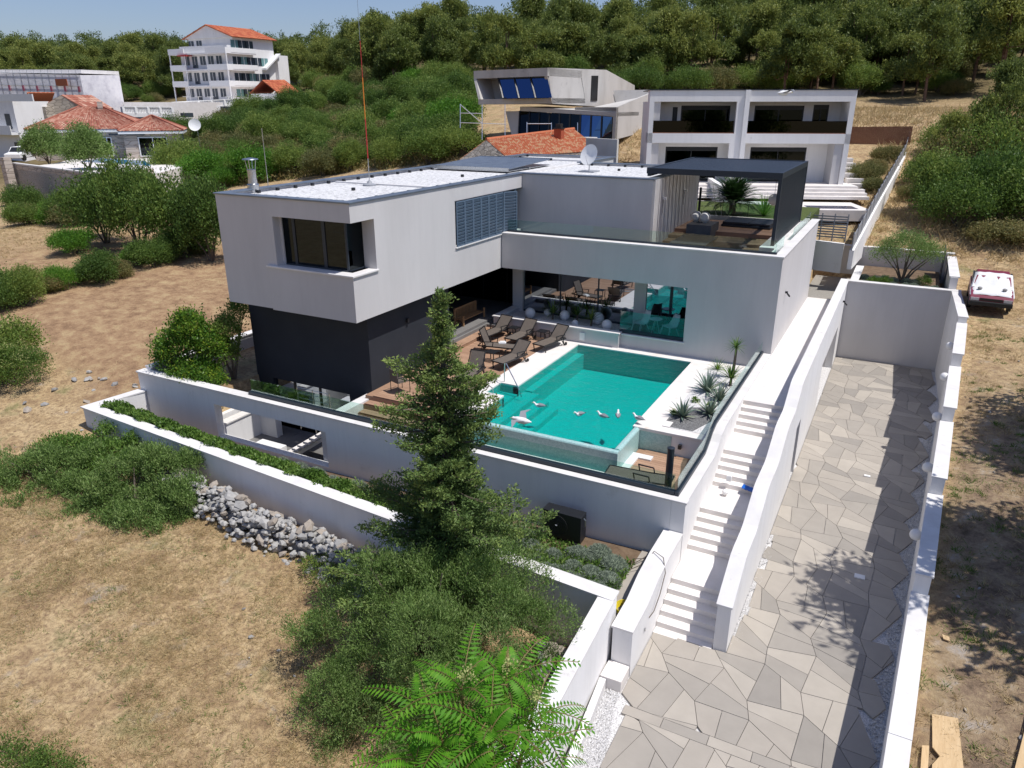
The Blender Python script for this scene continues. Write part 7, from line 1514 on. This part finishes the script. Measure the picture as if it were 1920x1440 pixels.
for k, (x, y, r_) in enumerate(cl_): cushion(x, y, -1.6, r_, r_*.95, 'largest cushion plant beside the hose path, in the front corner of the bed' if k == 6 else 'grey green cushion plant in the bed below the front wall', None if k == 6 else GC)
for k, (x, y, r_) in enumerate([(-16.7,16.3,.3),(-15.9,16.2,.34),(-15.0,16.0,.34),(-14.1,16.1,.36),(-13.3,15.9,.34),(-12.6,15.8,.33),(-12.0,16.0,.3),(-17.6,16.4,.26)]): cushion(x, y, -1.72, r_*1.15, r_*1.35, 'pale cushion plant behind the leafy hedge left of the conifer', 'pale cushion plants left of the conifer')
# agaves, yucca, palms
def rosette(name, cat, lab, x, y, z_, n, ln, wd, mat, el0=20, el1=85, grp=None, trunk=0, droop=.1, segs=4):
    t = thing(name, lab, cat, (x, y, z_), 0, grp); vv, ff, lvv = [], [], []
    for k in range(n):
        a = k*2.399+random.random()*.3; el = R(el0+(el1-el0)*(k/n)**.8+random.uniform(-6, 6)); L_ = ln*random.uniform(.8, 1.1); px_, pz_ = .03, trunk; o = len(vv)
        for s in range(segs+1):
            f_ = s/segs; w_ = wd*(1-f_)**.7*(.6+1.6*f_ if f_ < .3 else 1.08)+.002; e = el-droop*f_*f_*3
            if s: px_ += L_/segs*math.cos(e); pz_ += L_/segs*math.sin(e)
            ca_, sa_ = math.cos(a), math.sin(a); vv += [(px_*ca_-w_*sa_, px_*sa_+w_*ca_, pz_+w_*.35), (px_*ca_, px_*sa_, pz_-.0), (px_*ca_+w_*sa_, px_*sa_-w_*ca_, pz_+w_*.35)]
        for s in range(segs): b_ = o+s*3; ff += [(b_, b_+1, b_+4, b_+3), (b_+1, b_+2, b_+5, b_+4)]; 
        lvv += [random.random()]*(segs*2)
    me_ = bpy.data.meshes.new('leaf_rosette'); me_.from_pydata(vv, [], ff); at = me_.attributes.new('lv', 'FLOAT', 'FACE'); at.data.foreach_set('value', np.array(lvv, dtype=np.float32)); me_.materials.append(M[mat]); me_.update(); ob = bpy.data.objects.new('leaf_rosette', me_); COL.objects.link(ob); ob.parent = t
    if trunk: G().tube([(0, 0, -.05), (.02, 0, trunk)], [.06, .045], 8).build('trunk', M['bark'], t, True, local=True)
    return t
random.seed(8)
for (x, y, s, lab) in ((-5.62,22.95,.62,'agave nearest the lower deck, at the front of the pebble bed'),(-4.85,23.6,.60,'agave next to the side glass, second from the front'),(-5.45,25.7,.78,'largest blue agave in the middle of the pebble bed'),(-4.85,25.0,.62,'agave between the largest agave and the side glass')): rosette('agave', 'agave', lab, x, y, .06, 30, s*1.05, .055, 'agave', 12, 82)
rosette('yucca_palm', 'palm', 'slender yucca palm with a bare trunk at the back of the pebble bed', -4.95, 27.6, .06, 46, .46, .018, 'palm', -35, 80, None, 1.25, .12); rosette('yucca', 'yucca', 'bushy low yucca at the foot of the slender yucca palm', -4.85, 26.7, .06, 60, .62, .02, 'palm', 0, 85, None, .3, .1)
rosette('fern_tuft', 'plant', 'drooping grass tuft left of the slender yucca palm', -5.7, 28.3, .06, 40, .5, .012, 'citrus', 0, 80)
for (x, y, s) in ((-5.6,24.5,.14),(-5.9,23.0,.12),(-5.0,24.3,.15)): make_bush('small_pot_herb', [(x,y,.12,s,s,s*.7)], 'ivy', 'small green tuft between the agaves of the pebble bed', 'plant', 14, 20, .03, .03, .014, trunk=False, group='small tufts between the agaves')
g = G(); g.prism([(-6.0,21.95),(-5.0,21.95),(-4.6,23.2),(-5.0,24.2),(-5.6,23.9),(-6.0,22.7)], .055, .066); structure(g.build('dark_pebbles', surf('dark pebbles', [(.05,.05,.05),(.13,.13,.13),(.4,.4,.4)], scale=34, rough=.8, bump=.02, bscale=30)))
for (x, y, h_, lab) in ((-13.9,30.35,.85,'left small palm in the window planter'),(-12.75,30.55,.8,'middle small palm in the window planter'),(-11.9,30.2,.8,'right small palm in the window planter')): rosette('window_palm', 'palm', lab, x, y, .52, 34, .75, .022, 'palm', -5, 82, 'small palms in the window planter', .3, .14)
def cycas(x, y, z_, ln, lab, mat='palm', n=44, tr=.5, wd=.012):
    t = thing('cycas_palm', lab, 'palm', (x, y, z_)); P, U, V_, lv = [], [], [], []
    for k in range(n):
        a = k*2.399; el = R(-5+88*(k/n)**.9); p = np.array([0, 0, tr]); L_ = ln*random.uniform(.85, 1.05)
        for s in range(22):
            f_ = s/22; e = el-f_*f_*.8; dr = np.array([math.cos(e)*math.cos(a), math.cos(e)*math.sin(a), math.sin(e)]); p = p+dr*L_/22; sd_ = np.array([-math.sin(a), math.cos(a), 0]); ll = .17*math.sin(math.pi*min(1, .15+f_*.85))+.03
            for q_ in (-1, 1): u_ = (sd_*q_*.85+dr*.5+np.array([0, 0, .12])); u_ = u_/np.linalg.norm(u_); P.append(p+u_*ll); U.append(u_*ll); V_.append(np.cross(u_, [0, 0, 1])*0+dr*wd); lv.append(random.random()*.8)
    leafcloud('fronds', np.array(P), np.array(U), np.array(V_), np.array(lv), M[mat], t); G().tube([(0,0,-.1),(0,0,tr)], [.2,.16], 10).build('trunk', M['bark'], t, True, local=True)
p = on(1372, 402, 2, 4.4); M['cycas'] = leafmat('dark cycas leaf', [(0.018, 0.045, 0.012), (0.035, 0.08, 0.02)], 0.2); cycas(p[0], p[1], 4.4, 1.65, 'big dark cycas palm on the lawn behind the terrace deck', tr=.6, n=90, wd=.034, mat='cycas')
p = on(1432, 405, 2, 4.4); rosette('pampas_tuft', 'plant', 'feathery green tuft right of the cycas palm behind the pergola', p[0], p[1], 4.4, 150, 1.25, .012, 'bright', 25, 88)
# raised planter: olive and cushions
make_bush('olive_tree', [(0.25,42.6,3.0,1.3,1.1,.7),(-.6,42.4,2.7,.8,.7,.55),(1.2,42.8,2.8,.9,.8,.6),(.2,42.5,3.5,.8,.7,.4)], 'olive', 'small olive tree in the raised planter behind the driveway', 'olive tree', 260, 40, .16, .05, .014, nb=9, origin=(.27,42.5,1.3), tb='bark')
random.seed(4)
for k in range(15):
    x = -1.4+(k % 8)*.46+random.uniform(-.1, .1); y = 41.1+(k//8)*1.3+random.uniform(-.2, .2); m_ = random.choice(('weedy', 'lav')); 
    if m_ == 'lav': cushion(x, y, 1.3, .3, .28, 'grey green cushion in the raised planter under the olive', 'cushions in the raised planter')
    else: make_bush('box_cushion', [(x,y,1.5,.36,.34,.3)], 'weed', 'moss green rounded cushion in the raised planter under the olive', 'plant', 60, 26, .05, .03, .012, trunk=False, group='moss green cushions in the raised planter')
# ------ conifer in front of the villa
random.seed(17); rng = np.random.default_rng(17)
FT = thing('conifer', 'tall dark conifer with a slim pointed tip in front of the pool terrace', 'tree', (-8.65, 13.05, -2.3))
P, U, V_, LV = [], [], [], []; g = G(); H0 = -2.3; TOP = 6.25
def rad(z_):
    pts_ = [(6.3,.06),(5.9,.26),(5.2,.34),(4.7,.45),(4.4,.95),(3.6,1.1),(2.9,1.15),(2.2,1.0),(1.6,1.45),(1.0,1.8),(.3,2.05),(-.4,2.15),(-1.0,1.95),(-1.6,1.6),(-2.2,1.1)]
    for a, b_ in zip(pts_, pts_[1:]):
        if b_[0] <= z_ <= a[0]: return b_[1]+(a[1]-b_[1])*(z_-b_[0])/(a[0]-b_[0])
    return .5
z_ = TOP-.1; k = 0
while z_ > -1.9:
    nb_ = 1 if z_ > 5.6 else (2 if z_ > 3.6 else 3)
    for _ in range(nb_):
        k += 1; a = k*2.4+random.uniform(-.6, .6); lobe = .78+.42*math.sin(a*2+z_*1.9)+.18*math.sin(a*3-z_*3.1); Lb = rad(z_)*max(.42, lobe)*random.uniform(.7, 1.22); p = np.array([0., 0., z_]); pts_ = [tuple(p)]
        dirh = np.array([math.cos(a), math.sin(a), 0]); sdv = np.array([-math.sin(a), math.cos(a), 0]); n_s = max(4, int(Lb/.11)); rise = random.uniform(.55, 1.15)
        for s in range(n_s):
            f_ = (s+.5)/n_s; p = p+dirh*(Lb/n_s)+np.array([0, 0, (-.32+rise*f_)*(Lb/n_s)]); pts_.append(tuple(p))
            if f_ > .15 or Lb < .5:
                for side in ((-1, 1) if Lb > .45 else (0,)):
                    wsp = (.10+.20*(1-f_)*min(1.2, Lb)); c_ = p+sdv*side*wsp*random.uniform(.5, 1.2)+np.array([0, 0, random.uniform(-.03, .05)]); m_ = 24
                    q = c_+rng.normal(size=(m_, 3))*np.array([.062, .062, .045]); ax_ = dirh*.7+sdv*side*.7; ax_ = ax_/np.linalg.norm(ax_)
                    u_ = unit(ax_*.8+rng.normal(size=(m_, 3))*.55+np.array([0, 0, .5])); P.append(q); U.append(u_*rng.uniform(.03, .062, (m_, 1))); V_.append(unit(np.cross(u_, rng.normal(size=(m_, 3))))*.019)
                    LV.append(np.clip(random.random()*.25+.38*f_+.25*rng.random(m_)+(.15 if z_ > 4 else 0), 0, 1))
        pp_ = pts_[::2] if len(pts_) > 4 else pts_; g.tube(pp_, [.028*(1-i_/len(pp_))+.004 for i_ in range(len(pp_))], 4)
    z_ -= .070 if z_ > 4.6 else .074
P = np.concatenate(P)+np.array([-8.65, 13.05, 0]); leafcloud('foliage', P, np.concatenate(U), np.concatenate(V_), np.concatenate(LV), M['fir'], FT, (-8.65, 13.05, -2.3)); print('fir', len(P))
g.v = [(p[0]-8.65, p[1]+13.05, p[2]) for p in g.v]; g.build('branches', M['bark'], FT); G().tube([(-8.6,13.05,-2.5),(-8.62,13.05,1),(-8.65,13.05,4),(-8.65,13.05,6.1)], [.16,.12,.06,.015], 10).build('trunk', M['bark'], FT, True)
# ------ tree of heaven with compound fronds
heads = [tuple(D(*q)) for q in ((800,1325,6.9),(865,1290,6.7),(950,1275,6.9),(1000,1330,6.6),(830,1390,6.4),(920,1370,6.3),(975,1420,6.2),(870,1450,6.1),(780,1430,6.5))]; TB = D(900, 1420, 6.6); tbz = hz(TB[0], TB[1]); T0 = (TB[0], TB[1], tbz)
AT = thing('compound_leaf_tree', 'bright green tree with long compound fronds at the bottom centre', 'tree', T0)
random.seed(23); P, U, V_, LV, g = [], [], [], [], G()
g.tube([(TB[0],TB[1],tbz-.1),(TB[0]+.1,TB[1],TB[2]-3),(TB[0],TB[1],TB[2]-.9)], [.09,.07,.04], 8)
for hi_, hd in enumerate(heads):
    g.tube([(TB[0],TB[1],TB[2]-.95),((TB[0]+hd[0])/2,(TB[1]+hd[1])/2,TB[2]-.75),hd], [.035,.022,.012], 6)
    for k in range(17):
        a = k*2.4+hi_; el = R(68-5.2*k+random.uniform(-8, 8)) if k < 14 else R(-5); L_ = random.uniform(.5, .8)*(.5 if k < 2 else 1); p = np.array(hd)-np.array([0, 0, .02*k]); pts_ = [tuple(p)]; N_ = 15
        for s in range(N_):
            f_ = s/N_; e = el-f_*1.15; dr = np.array([math.cos(e)*math.cos(a), math.cos(e)*math.sin(a), math.sin(e)]); p = p+dr*L_/N_; pts_.append(tuple(p)); sdv = np.array([-math.sin(a), math.cos(a), 0]); ll = .052*math.sin(math.pi*min(1, .25+f_*.7))+.012
            if s > 1:
                for q_ in (-1, 1): u_ = sdv*q_*.9+dr*.4+np.array([0, 0, -.28]); u_ = u_/np.linalg.norm(u_); P.append(p+u_*ll); U.append(u_*ll); V_.append(dr*.014); LV.append(random.random()*.6+.4*f_)
        g.tube(pts_, [.005]*len(pts_), 3)
g.build('stems', surf('green brown stem', [(.12,.11,.03),(.18,.12,.05)], scale=3), AT); leafcloud('leaflets', np.array(P), np.array(U), np.array(V_), np.array(LV), M['sumac'], AT, T0)
P, cr, d = blob_points([(h_[0]+.05, h_[1], h_[2]+.14, .09, .09, .09) for h_ in heads[:4]], 40, 14, .025); U, V_, lv = leaves(P, cr, d, .012, .008); leafcloud('blossom', P, U, V_, lv, M['blossom'], AT, T0)
# ------ grasses
rng = np.random.default_rng(4)
def grass(name, n, xr, yr, mat, hmin, hmax, mask=None, wd=.006, lean=.8, dens=None):
    x = rng.uniform(*xr, n); y = rng.uniform(*yr, n); k = np.ones(n, bool)
    if mask is not None: k &= mask(x, y)
    if dens is not None: k &= rng.random(n) < dens(x, y)
    x, y = x[k], y[k]; z_ = height(x, y)+np.array([mnoise.noise(Vector((a*0.35, b_*0.35, 0)))*0.10 for a, b_ in zip(x, y)]); m_ = len(x); h_ = rng.uniform(hmin, hmax, m_); U = unit(np.stack([rng.normal(size=m_)*lean, rng.normal(size=m_)*lean, np.ones(m_)*.55], 1))*h_[:, None]; V_ = unit(np.cross(U, rdir(m_)))*wd
    o = leafcloud(name, np.stack([x, y, z_], 1)+U*.8, U, V_, rng.random(m_), M[mat], tri=True); o['kind'] = 'stuff'; return o
def nzf(s, seed, lo, hi):
    return lambda x, y: np.clip(np.array([(mnoise.noise(Vector((a*s, b_*s, seed)))-lo)/(hi-lo) for a, b_ in zip(x, y)]), .02, 1)
def tufts(name, ntuft, per, xr, yr, mat, hmin, hmax, mask, wd, spread, seed, dens=None):
    r_ = np.random.default_rng(seed); x = r_.uniform(*xr, ntuft); y = r_.uniform(*yr, ntuft); k = mask(x, y)
    if dens is not None: k &= r_.random(ntuft) < dens(x, y)
    x, y = x[k], y[k]; z_ = height(x, y)+np.array([mnoise.noise(Vector((a*0.35, b_*0.35, 0)))*0.10+mnoise.noise(Vector((a*1.3, b_*1.3, 5)))*0.035 for a, b_ in zip(x, y)]); m_ = len(x); sz = np.repeat(r_.uniform(.5, 1.2, m_), per)
    P = np.repeat(np.stack([x, y, z_], 1), per, 0)+np.concatenate([r_.normal(size=(m_*per, 2))*spread*sz[:, None], np.zeros((m_*per, 1))], 1); d = P-np.repeat(np.stack([x, y, z_], 1), per, 0); U = unit(d/spread*.7+r_.normal(size=(m_*per, 3))*.35+np.array([0, 0, .9]))*(r_.uniform(hmin, hmax, m_*per)*sz)[:, None]; V_ = unit(np.cross(U, r_.normal(size=(m_*per, 3))))*wd
    o = leafcloud(name, P+U*.8, U, V_, np.clip(np.repeat(r_.random(m_), per)*.6+r_.random(m_*per)*.4, 0, 1), M[mat], tri=True); o['kind'] = 'stuff'; return o
infield = lambda x, y: (y < pw(x)-.9) & (x < -4.9+(13.4-y)*.05) & (x > -30)
grass('dry_grass', 120000, (-24, -4.6), (4, 14.3), 'straw', .05, .15, infield, .0055, 1.5, nzf(.5, 1., -.35, .25))
grass('green_weeds', 26000, (-26, -4.6), (4, 14.3), 'weed', .04, .10, infield, .008, 1.0, nzf(.8, 9., .12, .42))
inright = lambda x, y: x > np.array([xw(min(max(b_, 3), 46))+.4 for b_ in y])
grass('dry_grass', 36000, (1.6, 12), (9, 55), 'straw', .04, .13, inright, .007, 1.4, nzf(.4, 3., -.2, .3)); grass('green_weeds', 16000, (1.6, 8), (9, 36), 'weed', .04, .11, inright, .011, .9, nzf(.9, 5., .16, .45))
grass('dry_grass', 30000, (-62, -26), (14, 46), 'straw', .05, .13, None, .01, 1.2, nzf(.3, 3., -.1, .4))
grass('tall_dry_grass', 26000, (-30, 12), (46, 92), 'straw', .2, .5, lambda x, y: (x > -3) | (y > 72), .03, .5, nzf(.15, 3., -.2, .3))
tufts('straw_tufts', 9000, 14, (-27, -4.6), (4, 14.3), 'straw', .05, .13, infield, .006, .07, 1, nzf(.45, 2., -.4, .25))
tufts('weed_tufts', 1500, 22, (-27, -4.6), (4, 14.3), 'weed', .03, .08, infield, .008, .07, 2, nzf(.6, 9., -.05, .4))
tufts('straw_tufts', 4200, 14, (1.6, 9), (9, 50), 'straw', .05, .13, inright, .009, .07, 3, nzf(.5, 3., -.3, .3))
tufts('weed_tufts', 900, 40, (1.6, 7), (9, 36), 'weed', .03, .09, inright, .011, .08, 4, nzf(.6, 5., -.05, .35))
tufts('straw_tufts', 5000, 10, (-62, -26), (14, 46), 'straw', .08, .2, lambda x, y: (y > 33) | (x < -50), .014, .1, 5)
tufts('dry_brush', 5000, 12, (-30, 14), (46, 92), 'straw', .15, .4, lambda x, y: (x > -3) | (y > 72) | (x < -14), .03, .25, 6)
# scattered stones on the fields
random.seed(31)
for k in range(70):
    if k < 26: x, y = random.uniform(-30, -25.9), random.uniform(14.6, 18)
    elif k < 42: x, y = random.uniform(-14, -9), random.uniform(9, 12.6)
    else: x, y = random.uniform(2.5, 7), random.uniform(12, 48); x = max(x, xw(min(y, 46))+.6)
    o = put_stone(x, y, hz(x, y)+.02, random.uniform(.03, .09) if k >= 26 else random.uniform(.08, .22), None); tag(o, 'grey limestone lying on the ground left of the planter wall' if k < 26 else 'pale stone lying in the straw below the dry stone wall' if k < 42 else 'pale stone on the rough ground right of the boundary wall', 'stone', 'loose stones left of the planter wall' if k < 26 else 'loose stones in the straw' if k < 42 else 'loose stones right of the boundary wall')
